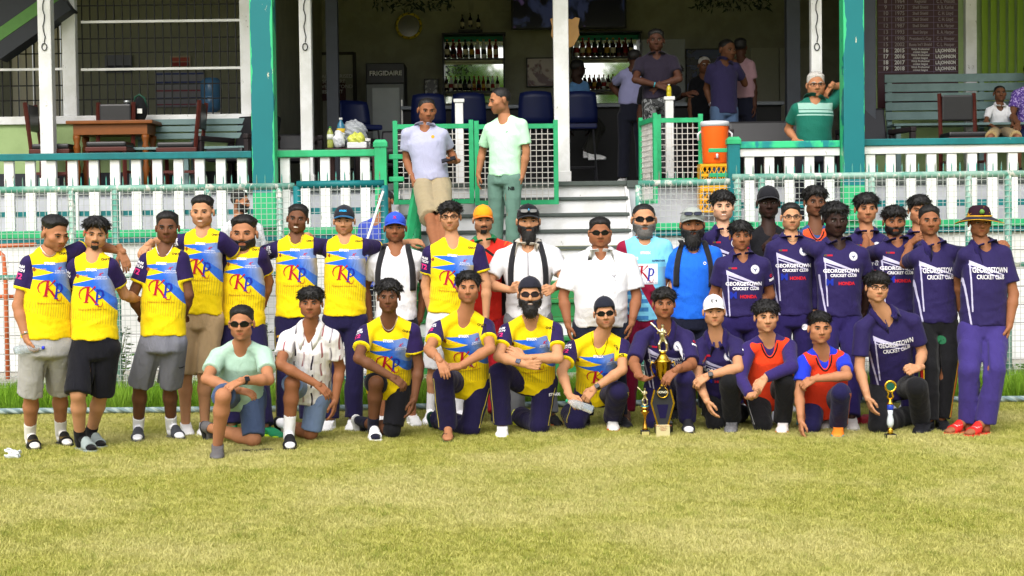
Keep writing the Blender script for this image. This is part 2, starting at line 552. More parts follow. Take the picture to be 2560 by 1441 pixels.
def foot_field(G, off=0.0, k=.015):
    G.ell((0, .0, .036), (.033 + off, .036 + off, .036 + off), k)
    G.ell((.003, .15, .026), (.044 + off, .06 + off, .026 + off), k)
    G.ell((.004, .205, .018), (.036 + off, .034 + off, .018 + off), k)
    G.cone((0, .012, .10), (0, .13, .034), .036 + off, .030 + off, k)
    G.cone((0, .0, .12), (0, .0, .04), .036 + off, .032 + off, k)
def sole_field(G, z0, z1, grow=0.0):
    P = G.P
    d2 = np.minimum(d_cone((P[0], P[1], 0 * P[2]), (0, 0, 0), (.002, .1, 0), .036 + grow, .042 + grow), d_cone((P[0], P[1], 0 * P[2]), (.002, .1, 0), (.004, .19, 0), .042 + grow, .044 + grow))
    return np.maximum(d2, np.maximum(z0 - P[2], P[2] - z1))
_foot = {}
def foot_part(kind, h):
    key = (kind, h)
    if key in _foot: return _foot[key]
    G = Grid((-.08, -.07, -.02), (.08, .27, .15), h)
    P = G.P
    if kind == 'foot':
        foot_field(G)
        G.D = np.maximum(G.D, P[2] - .125)
    elif kind == 'sneaker':
        foot_field(G, .009)
        top = .078 + .35 * np.clip(.03 - P[1], 0, 1) - .12 * np.clip(P[1] - .05, 0, 1)
        G.D = np.maximum(np.maximum(G.D, P[2] - top), .012 - P[2])
        G.D = G.D + .0016 * np.sin(P[1] * 240) * ((P[1] > .06) & (P[1] < .16) & (P[2] > .05))
    elif kind == 'sole':
        G.D = sole_field(G, 0, .027, .008) + 0 * G.D
    elif kind == 'flat':
        G.D = sole_field(G, -.004, .016, .008) + 0 * G.D
    elif kind == 'strap':
        foot_field(G, .010)
        G.D = np.maximum(np.maximum(G.D, np.abs(P[1] - .135) - .042), .004 - P[2])
    elif kind == 'clog':
        foot_field(G, .012)
        G.D = np.maximum(G.D, P[2] - (.075 - .15 * np.clip(P[1] - .06, 0, 1)))
        hole = np.sqrt((np.mod(P[0] + .015, .03) - .015) ** 2 + (np.mod(P[1], .035) - .0175) ** 2) - .006
        G.D = np.maximum(G.D, -np.maximum(hole, .05 - P[2] - .5 * (P[1] - .1)) * (1.0))
    elif kind == 'thong':
        G.chain([np.array(q) for q in ((-.045, .09, .02), (-.02, .12, .052), (.012, .165, .05), (.016, .19, .03))], [.006] * 4, .004)
        G.chain([np.array(q) for q in ((.046, .09, .02), (.035, .12, .048), (.014, .165, .05))], [.006] * 3, .004)
    G.D = G.D.astype(np.float32)
    _foot[key] = G.mesh()
    return _foot[key]

def xf(V, M):
    return (V @ np.array(M.to_3x3(), np.float32).T + np.array(M.translation, np.float32)).astype(np.float32)
def frame(z, yhint, origin, sc=1.0, mirror=False):
    """axes with z along z, y near yhint; mirrored x for the other hand"""
    z = nrm(v3(z)); y = v3(yhint); y = nrm(y - z * float(y @ z)); x = np.cross(y, z)
    if mirror: x = -x
    M = Matrix([[x[i] * sc, y[i] * sc, z[i] * sc, float(origin[i])] for i in range(3)] + [[0, 0, 0, 1]])
    return M
def merge(parts):
    """[(V, F, material index, attr or None)]"""
    V, Fs, mi, A, n = [], [], [], [], 0
    for v, f, m, a in parts:
        V.append(v); Fs.append(f + n); mi.append(np.full(len(f), m, np.int32)); n += len(v)
        A.append(a if a is not None else np.zeros((len(v), 3), np.float32))
    return np.concatenate(V), np.concatenate(Fs), np.concatenate(mi), np.concatenate(A)
def uvball(c, r, n=8, m=6):
    v, f = [], []
    for i in range(m + 1):
        th = math.pi * i / m
        for k in range(n):
            ph = 2 * math.pi * k / n
            v.append((c[0] + r[0] * math.sin(th) * math.cos(ph), c[1] + r[1] * math.sin(th) * math.sin(ph), c[2] + r[2] * math.cos(th)))
    for i in range(m):
        for k in range(n):
            a, b = i * n + k, i * n + (k + 1) % n
            f.append((a, a + n, b + n, b))
    return np.array(v, np.float32), np.array(f, np.int32)
def tube_np(pts, rs, n=6):
    b = MB().tube(pts, list(rs), n, cap=False)
    return np.array([tuple(v) for v in b.v], np.float32), np.array(b.f, np.int32)
# ------------------------------------------------------------------ ground
YF = 15.2            # wire fence
def lawn_mat():
    M = Mat('lawn', .9, .1)
    big = M.noise(.55, 4, .6, src=M.pos()); mid = M.noise(5, 5, .7, src=M.pos()); fine = M.noise(70, 3, .7, src=M.pos(), stretch=(1, .5, 1))
    c = M.mix('9EA04E', 'B2AC60', big.ss(.3, .7))
    c = M.mix(c, 'BEB878', mid.ss(.5, .72) * .6)
    c = M.mix(c, '868A46', fine.ss(.5, .75) * .5)
    M.color(c); M.bump(fine, .6, .02)
    return M.m
gr = struct(mesh_obj('ground', [(-220, -220, 0), (220, -220, 0), (220, 220, 0), (-220, 220, 0)], [(0, 1, 2, 3)], lawn_mat()))

def blade_mat(name, a, b, c3):
    M = Mat(name, .75, .2)
    i = M.nt.nodes.new('ShaderNodeObjectInfo')
    r = S(M.nt, i.outputs['Random'])
    n = M.noise(.7, 3, .6, src=M.pos()); n2 = M.noise(6, 3, .7, src=M.pos())
    c = M.mix(a, b, (r * .65 + n2 * .5).ss(.2, .8)); c = M.mix(c, c3, n.ss(.38, .66) * .75)
    M.color(c)
    tr = M.nt.nodes.new('ShaderNodeBsdfTranslucent'); mx = M.nt.nodes.new('ShaderNodeMixShader'); mx.inputs[0].default_value = .3
    M.nt.links.new(c.k, tr.inputs['Color'])
    M.nt.links.new(M.b.outputs[0], mx.inputs[1]); M.nt.links.new(tr.outputs[0], mx.inputs[2])
    M.nt.links.new(mx.outputs[0], M.nt.nodes['Material Output'].inputs['Surface'])
    return M.m
def tuft(name, n, hgt, spread, lean, wid, mat, seed):
    r = random.Random(seed); v, f = [], []
    for i in range(n):
        a = r.uniform(0, 6.283); x, y = r.uniform(-spread, spread), r.uniform(-spread, spread)
        h_ = hgt * r.uniform(.55, 1.15); l = lean * r.uniform(.3, 1.2); b = r.uniform(0, 6.283)
        dx, dy = math.cos(a) * wid, math.sin(a) * wid; k = len(v)
        v += [(x - dx, y - dy, 0), (x + dx, y + dy, 0), (x + dx * .7 + math.cos(b) * l * .4, y + dy * .7 + math.sin(b) * l * .4, h_ * .6), (x - dx * .7 + math.cos(b) * l * .4, y - dy * .7 + math.sin(b) * l * .4, h_ * .6), (x + math.cos(b) * l, y + math.sin(b) * l, h_)]
        f += [(k, k + 1, k + 2, k + 3), (k + 3, k + 2, k + 4)]
    o = mesh_obj(name, v, f, mat, link=False)
    return o
def scatter(name, corners, src, density, smin_, smax_, seed, label):
    ob = mesh_obj(name, corners, [(0, 1, 2, 3)], None)
    ob['kind'] = 'stuff'; ob['label'] = label
    ng = bpy.data.node_groups.new(name, 'GeometryNodeTree')
    ng.interface.new_socket('Geometry', in_out='INPUT', socket_type='NodeSocketGeometry'); ng.interface.new_socket('Geometry', in_out='OUTPUT', socket_type='NodeSocketGeometry')
    N = ng.nodes; gi, go = N.new('NodeGroupInput'), N.new('NodeGroupOutput')
    dp = N.new('GeometryNodeDistributePointsOnFaces'); dp.inputs['Density'].default_value = density; dp.inputs['Seed'].default_value = seed
    io = N.new('GeometryNodeInstanceOnPoints'); oi = N.new('GeometryNodeObjectInfo'); oi.inputs['Object'].default_value = src
    rr = N.new('FunctionNodeRandomValue'); rr.data_type = 'FLOAT_VECTOR'; rr.inputs['Max'].default_value = (.15, .15, 6.283)
    rs = N.new('FunctionNodeRandomValue'); rs.inputs[2].default_value = smin_; rs.inputs[3].default_value = smax_
    L = ng.links
    L.new(gi.outputs[0], dp.inputs['Mesh']); L.new(dp.outputs['Points'], io.inputs['Points']); L.new(oi.outputs['Geometry'], io.inputs['Instance'])
    L.new(rr.outputs[0], io.inputs['Rotation']); L.new(rs.outputs[1], io.inputs['Scale']); L.new(io.outputs[0], go.inputs[0])
    ob.modifiers.new('scatter', 'NODES').node_group = ng
    return ob
t_short = tuft('grass_tuft', 9, .019, .022, .02, .0022, blade_mat('blades_short', '969A3E', 'C0BC6A', 'CEC688'), 4)
t_long = tuft('long_grass_tuft', 14, .20, .045, .09, .0035, blade_mat('blades_long', '4A7818', '7CA62A', '90B040'), 5)
scatter('lawn_grass', [(-3.4, 6.6, .004), (3.4, 6.6, .004), (5.4, 14.5, .004), (-5.4, 14.5, .004)], t_short, 1900, .7, 1.25, 1, 'short dry cricket outfield grass')
scatter('lawn_tufts', [(-3.4, 6.6, .003), (3.4, 6.6, .003), (5.4, 14.4, .003), (-5.4, 14.4, .003)], tuft('clump_tuft', 16, .036, .035, .03, .0024, blade_mat('blades_clump', '7C8C2E', 'A8AC52', 'B8B470'), 8), 34, .5, 1.2, 7, 'scattered taller clumps in the outfield grass')
scatter('long_grass', [(-5.6, 14.35, .004), (5.6, 14.35, .004), (5.6, 15.4, .004), (-5.6, 15.4, .004)], t_long, 620, .45, 1.25, 2, 'longer green grass growing along the fence')
def rope_mat():
    M = Mat('rope', .9, .1); x, y, z = M.xyz()
    tw = ((x * 55 + y * 40 + z * 90).sin() > .2)
    M.color(M.mix('74878A', '93A29F', tw)); M.bump((x * 55 + z * 90).sin(), .6, .01)
    return M.m
r = random.Random(3)
tag(MB().tube([(x * .25, 14.25 + .05 * math.sin(x * .21) + r.uniform(-.008, .008), .045) for x in range(-34, 35)], .028, 8).build('boundary_rope', rope_mat(), None, True), 'pale blue twisted boundary rope lying along the edge of the outfield', 'rope')

# ------------------------------------------------------------------ pavilion paint
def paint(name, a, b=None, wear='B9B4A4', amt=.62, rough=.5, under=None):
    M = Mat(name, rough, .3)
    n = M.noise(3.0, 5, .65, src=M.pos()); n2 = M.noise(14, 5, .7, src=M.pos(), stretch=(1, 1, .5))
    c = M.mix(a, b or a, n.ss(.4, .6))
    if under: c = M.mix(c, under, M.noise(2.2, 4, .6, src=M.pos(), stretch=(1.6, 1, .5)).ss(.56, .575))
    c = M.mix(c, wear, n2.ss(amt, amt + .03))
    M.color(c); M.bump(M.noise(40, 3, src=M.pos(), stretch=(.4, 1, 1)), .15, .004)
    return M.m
WHITE = paint('white_paint', 'E0E0E1', 'D2D2D0', 'A2A198', .645)
TEAL = paint('teal_paint', '0B6E73', '0A6165', 'B0AE9E', .73, under=None)
MINT = paint('mint_paint', '2CA76E', '279862', '1C6E58', .69)
GREENB = paint('green_boards', '2E7E44', '27703C', 'A8B8A0', .66)
PALE = paint('weathered_green_pipe', '86A79A', '4A8A7A', 'BFC2B8', .56)
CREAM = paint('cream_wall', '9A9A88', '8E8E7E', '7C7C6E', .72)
SAGE = paint('sage_wall', '9DB57C', '94AC74', '7C9060', .72)
GREYW = paint('grey_wall', 'B9BCC2', 'AEB1B6', '8F9296', .70)
GREYB = paint('grey_bench', '6E8686', '647C7C', '4E6060', .70)
DARKW = plain('2A2D33', .6, vary=.25, scale=6); BLACKL = plain('17161A', .38, .45, vary=.2, scale=9, bump=.2); MAROON = plain('4E1F18', .45, vary=.3, scale=9); OAK = plain('7A4416', .45, vary=.35, scale=7)
FLOORM = plain('2E3030', .6, vary=.2, scale=4); DARKN = plain('4C5450', .7, vary=.3, scale=9)
CONC = paint('concrete', 'A9A598', '9A968A', '7E7B70', .64)

def bx(name, x0, x1, y0, y1, z0, z1, mat, parent=None, b=.006):
    if min(x1 - x0, y1 - y0, z1 - z0) > 4 * b and b > 0: m = MB().bevbox(x0, x1, y0, y1, z0, z1, b)
    else: m = MB().box(x0, x1, y0, y1, z0, z1)
    return m.build(name, mat, parent)
def pxbox(name, px0, px1, py0, py1, Y, th, mat, parent=None, b=.006):
    cx, cy = (px0 + px1) / 2, (py0 + py1) / 2
    a = at(px0, cy, Y); c = at(px1, cy, Y); t = at(cx, py0, Y); d = at(cx, py1, Y)
    return bx(name, a.x, c.x, Y, Y + th, d.z, t.z, mat, parent, b)
def T0(name, label, cat, group=None): return thing(name, label, cat, (0, 0, 0), group)

struct(bx('pavement', -7.5, 7.5, 15.42, 18.2, -.05, .20, CONC, b=.01))
struct(bx('terrace', -8.5, X_(975, 16.6), 16.56, 17.8, 1.52, 1.60, GREYW)); struct(bx('terrace', X_(1590, 16.6), 8.5, 16.56, 17.8, 1.52, 1.60, GREYW))
struct(bx('veranda_floor', -9, 9, 17.80, 26.3, 2.06, 2.14, FLOORM))
# white boarded plinth below the terrace
XS0, XS1 = X_(978, 16.6), X_(1588, 16.6)
for (xa, xb, lab) in ((-8.5, XS0, 'white boarded plinth wall left of the steps'), (XS1, 8.5, 'white boarded plinth wall right of the steps')):
    e = T0('plinth_wall', lab, 'wall')
    bx('backing', xa, xb, 16.56, 16.62, .2, 1.52, DARKW, e, 0)
    for i in range(7): bx('board', xa + .002, xb - .002, 16.535 + .004 * (i % 2), 16.559, .205 + i * .189, .205 + i * .189 + .183, WHITE, e, .004)
    bx('ledge', xa, xb, 16.46, 16.60, 1.585, 1.66, MINT, e, .008)
    bx('ledge_fascia', xa, xb, 16.48, 16.535, 1.53, 1.583, TEAL, e, .004)
    e2 = T0('step_wall', lab.replace('white boarded plinth wall', 'pale grey wall under the veranda floor'), 'wall')
    bx('panel', xa, xb, 17.74, 17.80, 1.60, 2.06, GREYW, e2, .004)
    bx('nosing', xa, xb, 17.70, 17.82, 2.06, 2.139, DARKN, e2, .006)
# ---- steps
st = T0('staircase', 'painted wooden steps rising to the veranda between the fence gates', 'stairs')
NS = 12; RZ = 2.14 / NS
for i in range(NS):
    y0 = 15.5 + (17.8 - 15.5) / (NS - 1) * i; zt = RZ * (i + 1)
    jit = random.Random(i).uniform(-.006, .006)
    if i < NS - 1: bx('tread', XS0, XS1, y0 - .03, y0 + .24, zt - .035, zt, DARKN if i > 5 else GREENB, st, .006)
    else: bx('tread', XS0, XS1, y0 - .05, y0 - .002, zt - .05, zt - .002, DARKN, st, .006)
    half = XS0 + (.35 + .3 * ((i * 7) % 5) / 5) * (XS1 - XS0)
    for (a, b) in ((XS0, half - .003), (half + .003, XS1)): bx('riser', a, b, y0 + jit, y0 + .022 + jit, zt - RZ + .003, zt - .037, WHITE if i > 5 else (GREENB if i % 3 else WHITE), st, .004)
for s in (0, 1):
    x = (XS0, XS1)[s]
    MB().add([(x - .02, 15.5, 0), (x + .02, 15.5, 0), (x + .02, 17.8, 0), (x - .02, 17.8, 0), (x - .02, 15.5, .2), (x + .02, 15.5, .2), (x + .02, 17.8, 2.1), (x - .02, 17.8, 2.1)], [(0, 3, 2, 1), (4, 5, 6, 7), (0, 1, 5, 4), (1, 2, 6, 5), (2, 3, 7, 6), (3, 0, 4, 7)]).build('stringer', WHITE, st)
hr = T0('handrail', 'sloping mint green handrail beside the steps', 'handrail')
a, b = at(1042, 466, 17.0), at(1018, 612, 15.7)
MB().tube([a, b], .045, 4).build('rail', MINT, hr); MB().tube([a, Vector((a.x, a.y, a.z - .9))], .04, 4).build('post', MINT, hr); MB().tube([b, Vector((b.x, b.y, .15))], .04, 4).build('post', MINT, hr)
MB().tube([a - Vector((0, 0, .45)), b - Vector((0, 0, .45))], .03, 4).build('lower_rail', MINT, hr)

# ---- balustrades
def balustrade(px0, px1, n, lab, railm, sub=False, zt=2.46):
    e = T0('balustrade', lab, 'railing', 'white railings along the terrace')
    x0, x1 = X_(px0, 16.6), X_(px1, 16.6)
    bx('top_rail', x0, x1, 16.56, 16.70, zt - .07, zt, railm, e, .008)
    if sub: bx('sub_rail', x0, x1, 16.585, 16.675, zt - .155, zt - .072, WHITE, e, .005)
    bx('lower_rail', x0, x1, 16.66, 16.69, 1.80, 1.865, TEAL, e, .004)
    src = None
    for i in range(n):
        xc = x0 + (i + .5) * (x1 - x0) / n
        if src is None:
            o = src = MB().bevbox(-.05, .05, 16.60, 16.655, 1.661, zt - (.157 if sub else .072), .008).build('baluster', WHITE, e)
        else:
            o = src.copy(); C.objects.link(o)
        o.location.x = xc
balustrade(-160, 634, 15, 'white slatted railing with teal top rail before the dining table', TEAL)
balustrade(690, 940, 5, 'white slatted railing with mint top rail left of the steps', MINT)
balustrade(1850, 2100, 5, 'white slatted railing with patchy top rail under the white haired man', paint('patchy_rail', '35BE80', '0E7C80', '1E7A62', .72, under='0E7C80'), True, 2.49)
balustrade(2152, 2660, 10, 'white slatted railing with teal top rail before the grey bench', TEAL, True, 2.50)
for (px, py, m, lab) in ((955, 350, MINT, 'mint green newel post with pointed cap left of the steps'), (1835, 343, TEAL, 'newel post with mint cap and teal shaft right of the steps')):
    e = T0('newel_post', lab, 'post')
    x = X_(px, 16.6); z = at(px, py, 16.6).z
    bx('shaft', x - .062, x + .062, 16.54, 16.665, 1.60, z - .075, m, e, .006)
    MB().add([(x - .072, 16.53, z - .074), (x + .072, 16.53, z - .074), (x + .072, 16.675, z - .074), (x - .072, 16.675, z - .074), (x - .05, 16.55, z), (x + .05, 16.55, z), (x + .05, 16.655, z), (x - .05, 16.655, z), (x - .072, 16.53, z - .03), (x + .072, 16.53, z - .03), (x + .072, 16.675, z - .03), (x - .072, 16.675, z - .03)],
              [(0, 3, 2, 1), (4, 5, 6, 7), (0, 1, 9, 8), (1, 2, 10, 9), (2, 3, 11, 10), (3, 0, 8, 11), (8, 9, 5, 4), (9, 10, 6, 5), (10, 11, 7, 6), (11, 8, 4, 7)]).build('cap', MINT, e)
e = T0('side_rail', 'mint green rails joining the newel post to the wire gate', 'railing')
for py in (392, 448): pxbox('rail', 972, 1010, py - 6, py + 6, 16.62, .05, MINT, e)
e = T0('side_rail', 'mint green rails across the orange cooler', 'railing')
for py in (376, 438): pxbox('rail', 1772, 1822, py - 5, py + 5, 16.62, .05, MINT, e)
# ---- posts and columns
def teal_post(px0, px1, lab):
    e = T0('roof_post', lab, 'post')
    x0, x1 = X_(px0 + 4, 16.5), X_(px1 + 4, 16.5)
    M = Mat('peeling_teal', .5, .3)
    x, y, z = M.xyz()
    wv = M.noise(3.2, 4, .6, src=M.pos(), stretch=(1, 1, .5)) * .16
    xc, hw = (x0 + x1) / 2, (x1 - x0) / 2
    edge = ((x - xc).abs() + wv) > hw * .88 + .08
    c = M.mix('0B7076', '09666C', M.noise(2.5, 4, src=M.pos()))
    c = M.mix(c, '38B57A', edge)
    c = M.mix(c, '2AA66C', z < 2.02)
    c = M.mix(c, 'C2BFA8', M.noise(5, 5, .7, src=M.pos(), stretch=(2, 1, .7)).ss(.66, .68))
    M.color(c); M.bump(M.noise(30, 3, src=M.pos()), .15, .004)
    bx('shaft', x0, x1, 16.40, 16.40 + (x1 - x0), 1.665, 5.7, M.m, e, .012)
teal_post(633, 690, 'thick peeling teal roof post with mint edges by the dining table'); teal_post(2102, 2154, 'thick teal roof post with uneven mint edges beside the white haired man')
for (p0, p1, Y, lab) in ((110, 143, 18.0, 'slim white column before the window grille'), (756, 786, 18.0, 'slim white column with hanging chain beside the door'), (1389, 1427, 18.0, 'wide white column at the top of the steps'), (2031, 2058, 18.0, 'slim white column behind the white haired man')):
    e = T0('column', lab, 'column'); x0, x1 = X_(p0, Y), X_(p1, Y)
    if p0 == 110: x0 -= .02; x1 -= .02
    bx('shaft', x0, x1, Y, Y + (x1 - x0), 2.14, 5.7, WHITE, e, .012)
    bx('foot', x0 - .012, x1 + .012, Y - .012, Y + (x1 - x0) + .012, 2.141, 2.26, WHITE, e, .006)
    if p0 != 1389:
        zc = at(p0, 118, Y).z
        MB().tube([((x0 + x1) / 2 + .012 * math.sin(i * 1.7), Y - .012, zc + .05 + i * .06) for i in range(12)], .006, 5).build('cord', DARKW, e)
        MB().tube([((x0 + x1) / 2 + .028 * math.cos(a), Y - .012, zc + .04 * math.sin(a)) for a in [2 * math.pi * i / 12 for i in range(13)]], .006, 5).build('loop', DARKW, e)
for (p0, p1, Y, lab) in ((822, 852, 20.0, 'dark grey column in front of the door'), (1970, 2004, 20.0, 'dark grey column near the far right doors'), (2158, 2192, 18.7, 'dark painted column beside the honours board')):
    e = T0('dark_column', lab, 'column'); x0, x1 = X_(p0, Y), X_(p1, Y)
    bx('shaft', x0, x1, Y, Y + (x1 - x0), 2.14, 5.7, plain('3A3E46', .6, vary=.3, scale=5), e, .01)
    bx('foot', x0 - .015, x1 + .015, Y - .015, Y + (x1 - x0) + .015, 2.141, 2.3, plain('3A3E46', .6, vary=.3, scale=5), e, .006)
for (p, y0, y1, lab) in ((1152, 248, 452, 'short white post behind the wire gate'), (1676, 242, 452, 'short white post carrying a yellow drink bottle')):
    e = T0('short_post', lab, 'post'); x = X_(p, 18.05); zt = at(p, y0, 18.05).z
    bx('shaft', x - .045, x + .045, 18.02, 18.11, 2.14, zt - .04, WHITE, e, .006); bx('cap', x - .06, x + .06, 18.005, 18.125, zt - .039, zt, WHITE, e, .006)

# ---- shell of the pavilion
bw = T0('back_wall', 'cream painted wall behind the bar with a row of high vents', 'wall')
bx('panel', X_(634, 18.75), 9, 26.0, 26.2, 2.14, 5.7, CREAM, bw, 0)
for i in range(10):
    z = at(1000, 12, 25.95).z
    pxbox('vent', 860 + i * 54, 900 + i * 54, 3, 30, 25.97, .028, plain('9C9B8A', .6), bw, .004)
for s, lab in ((-1, 'plain cream end wall on the dining side'), (1, 'plain cream end wall on the bench side')):
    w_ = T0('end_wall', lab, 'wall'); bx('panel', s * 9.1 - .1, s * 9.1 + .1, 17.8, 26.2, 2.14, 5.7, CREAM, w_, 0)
roof = T0('roof', 'broad pavilion roof over the veranda', 'roof')
bx('ceiling', -9.4, 9.4, 16.2, 26.4, 5.70, 5.80, plain('5E5E58', .7, vary=.1), roof, 0)
bx('fascia', -9.4, 9.4, 16.1, 16.19, 5.66, 5.98, TEAL, roof, .01)
MB().add([(-9.5, 16.0, 5.99), (9.5, 16.0, 5.99), (9.5, 21.3, 7.6), (-9.5, 21.3, 7.6), (-9.5, 26.6, 5.99), (9.5, 26.6, 5.99)], [(0, 1, 2, 3), (3, 2, 5, 4)]).build('roof_sheet', plain('8C3A2A', .6, vary=.2), roof)

# ---- left room with grille
RW = T0('room_front', 'white framed grille front over a sage green dado wall', 'wall')
YR = 18.75
xl, xr = -9.0, X_(634, YR)
zs = at(100, 312, YR).z; zs2 = at(100, 292, YR).z
bx('dado', xl, xr, YR, YR + .1, 2.14, zs, SAGE, RW, 0)
bx('skirting', xl, xr, YR - .012, YR - .001, 2.141, 2.34, DARKW, RW, 0)
bx('sill', xl, xr, YR - .05, YR + .12, zs + .001, zs2, WHITE, RW, .006)
for (a, b) in ((166, 200), (609, 636)): bx('jamb', X_(a, YR), X_(b, YR), YR - .02, YR + .1, zs2 + .001, 5.7, WHITE, RW, .008)
for py in (172, 53): pxbox('cross_rail', 202, 608, py - 3, py + 3, YR, .05, WHITE, RW, 0)
for py in (174,): pxbox('cross_rail', -40, 164, py - 3, py + 3, YR, .05, WHITE, RW, 0)
gm = plain('141416', .5, vary=0); bars = None
for k in range(31):
    px = -10 + k * 20.2
    if 160 < px < 203: continue
    x = X_(px, YR)
    if bars is None:
        bars = MB().tube([(0, YR + .07, zs2 + .002), (0, YR + .07, 5.69)], .0085, 5).build('bar', gm, RW); o = bars
    else: o = bars.copy(); C.objects.link(o)
    o.location.x = x
for py in (14, 97, 133, 213, 250): MB().tube([(xl, YR + .085, at(100, py, YR).z), (xr, YR + .085, at(100, py, YR).z)], .008, 5).build('cross_bar', gm, RW)
bx('room_side', xr - .1, xr, YR + .12, 26.0, 2.14, 5.7, CREAM, RW, 0)
# room back wall with a tall louvred window
YB = 22.6
RB = T0('room_back_wall', 'drab inner wall with notices behind the grille', 'wall')
wx0, wx1 = X_(38, YB), X_(166, YB); wz0, wz1 = at(100, 300, YB).z, at(100, 46, YB).z
IN = plain('8A8B78', .7, vary=.1)
bx('panel', wx1, xr - .11, YB, YB + .1, 2.14, 5.7, IN, RB, 0); bx('panel', -9, wx0, YB, YB + .1, 2.14, 5.7, IN, RB, 0)
bx('panel', wx0 + .001, wx1 - .001, YB, YB + .1, 2.14, wz0, IN, RB, 0); bx('panel', wx0 + .001, wx1 - .001, YB, YB + .1, wz1, 5.7, IN, RB, 0)
LV = T0('louvre_window', 'tall cream vertical louvres letting daylight into the room', 'louvres')
for i in range(8):
    px = 40 + i * 17.5
    x = X_(px, YB); o = MB().bevbox(-.045, .045, -.006, .006, wz0, wz1, .002).build('louvre', plain('DCD6C4', .6, vary=.05), LV); o.location = (x + .03, YB + .05, 0); o.rotation_euler = (0, 0, .5)
stair = T0('inner_stair', 'dark sloping stair stringer with green edge in the corner', 'stairs')
a, b = at(-40, 96, 18.5), at(140, -30, 18.5)
d = (b - a).normalized(); nn = Vector((-d.z, 0, d.x))
for (o0, o1, m, nm) in ((-.13, .0, plain('4E7A3A', .6, vary=.2), 'edge_board'), (.002, .5, DARKW, 'soffit'), (-.30, -.135, DARKW, 'under_board')):
    q = [a + nn * o0, b + nn * o0, b + nn * o1, a + nn * o1]
    MB().add([(p.x, p.y + t, p.z) for t in (0, .3) for p in q], [(0, 1, 2, 3), (7, 6, 5, 4), (0, 4, 5, 1), (1, 5, 6, 2), (2, 6, 7, 3), (3, 7, 4, 0)]).build(nm, m, stair)
def notice(px0, px1, py0, py1, Y, col, name, lab, lines=(), cat='notice'):
    e = T0(name, lab, cat)
    pxbox('board', px0, px1, py0, py1, Y, .02, plain(col, .5, vary=.08), e, .003)
    for (ry, hh, c) in lines: pxbox('line', px0 + 3, px1 - 3, py0 + ry, py0 + ry + hh, Y - .006, .004, plain(c, .6, vary=0), e, 0)
    return e
notice(262, 330, 138, 182, YB - .05, '6A6C78', 'notice', 'grey notice with dark lower band on the inner wall', ((26, 16, '1C2030'),))
notice(425, 476, 140, 168, YB - .05, 'B8A890', 'notice', 'small red and cream poster on the inner wall', ((4, 10, 'B05040'), (16, 10, '8A2020')))
notice(388, 512, 180, 268, YB - .05, '8E8E98', 'chart', 'wall chart with blue and red ruled rows', ((3, 4, '2A3A7A'), (24, 4, '2A3A7A'), (45, 4, '8A3A4A'), (64, 4, '2A3A7A'), (80, 3, '8A3A4A')), 'chart')
w = T0('water_dispenser', 'blue water bottle upside down on a white dispenser', 'dispenser')
p = at(527, 283, 20.6)
bx('cabinet', p.x - .16, p.x + .16, 20.5, 20.8, 2.14, p.z - .0, plain('CFCFCB', .4), w, .01)
MB().lathe([(.05, p.z + .001), (.11, p.z + .05), (.135, p.z + .07), (.135, p.z + .20), (.128, p.z + .21), (.135, p.z + .22), (.135, p.z + .40), (.09, p.z + .45), (.0, p.z + .455)], 18, (p.x, 20.65, 0)).build('bottle', plain('4E7CA8', .2, .5, vary=.1), w, True)
# ------------------------------------------------------------------ wire fence, gates
WIRE = plain('ADB2AE', .5, .3, vary=.15); 
def wires(e, p00, ux, W, H, step=.05, r=.0022, mat=WIRE, Y=None):
    """woven wire panel: p00 lower corner, ux unit direction"""
    m = MB(); n = int(W / step); k = int(H / step)
    dn = Vector((ux.y, -ux.x, 0)) * r
    def bar(a, b):
        t = (b - a).normalized(); s = Vector((0, 0, 1)) if abs(t.z) < .5 else ux
        s = s * r
        m.add([a - s - dn, a + s - dn, a + s + dn, a - s + dn, b - s - dn, b + s - dn, b + s + dn, b - s + dn], [(0, 1, 5, 4), (1, 2, 6, 5), (2, 3, 7, 6), (3, 0, 4, 7)])
    for i in range(1, n): bar(p00 + ux * (i * W / n), p00 + ux * (i * W / n) + Vector((0, 0, H)))
    for i in range(1, k): bar(p00 + Vector((0, 0, i * H / k)), p00 + ux * W + Vector((0, 0, i * H / k)))
    o = m.build('wire_mesh', mat, e); o['kind'] = 'stuff'
    return o
def fence(px0, px1, zt, posts, lab, rm=PALE, spikes=True, cat='fence', mids=(1.22,), Y=YF, pr=.032, zb=.12, y1=None):
    e = T0('wire_fence' if cat == 'fence' else 'wire_gate', lab, cat)
    a = Vector((X_(px0, Y), Y, 0)); b = Vector((X_(px1, y1 or Y), y1 or Y, 0))
    ux = (b - a).normalized(); W = (b - a).length
    MB().tube([a + Vector((0, 0, zt)), b + Vector((0, 0, zt))], pr, 10).build('top_rail', rm, e, True)
    for z in mids: MB().tube([a + Vector((0, 0, z)), b + Vector((0, 0, z))], pr * .8, 8).build('mid_rail', rm, e, True)
    for px in posts:
        x = X_(px, Y); t = (x - a.x) / (b.x - a.x); q = a + (b - a) * t
        MB().tube([(q.x, q.y + .004, -.05), (q.x, q.y + .004, zt - pr * .4)], pr * 1.05, 10).build('post', rm, e, True)
    wires(e, a + Vector((0, -.03, zb)), ux, W, zt - zb, .052)
    if spikes:
        n = int(W / .078); src = None
        for i in range(n):
            q = a + ux * ((i + .5) * W / n)
            if src is None: src = o = MB().tube([(0, 0, zt + pr - .01), (0, 0, zt + pr + .055), (0, 0, zt + pr + .085)], [.007, .006, .001], 5).build('spike', paint('spike_paint', '3F8F86', '6A7A6A', '7A5A3A', .6), e)
            else: o = src.copy(); C.objects.link(o)
            o.location = q
    return e
fence(-160, 738, 2.05, (181, 290, 520, 700), 'weathered pale green wire fence with spikes, on the side of the yellow shirts')
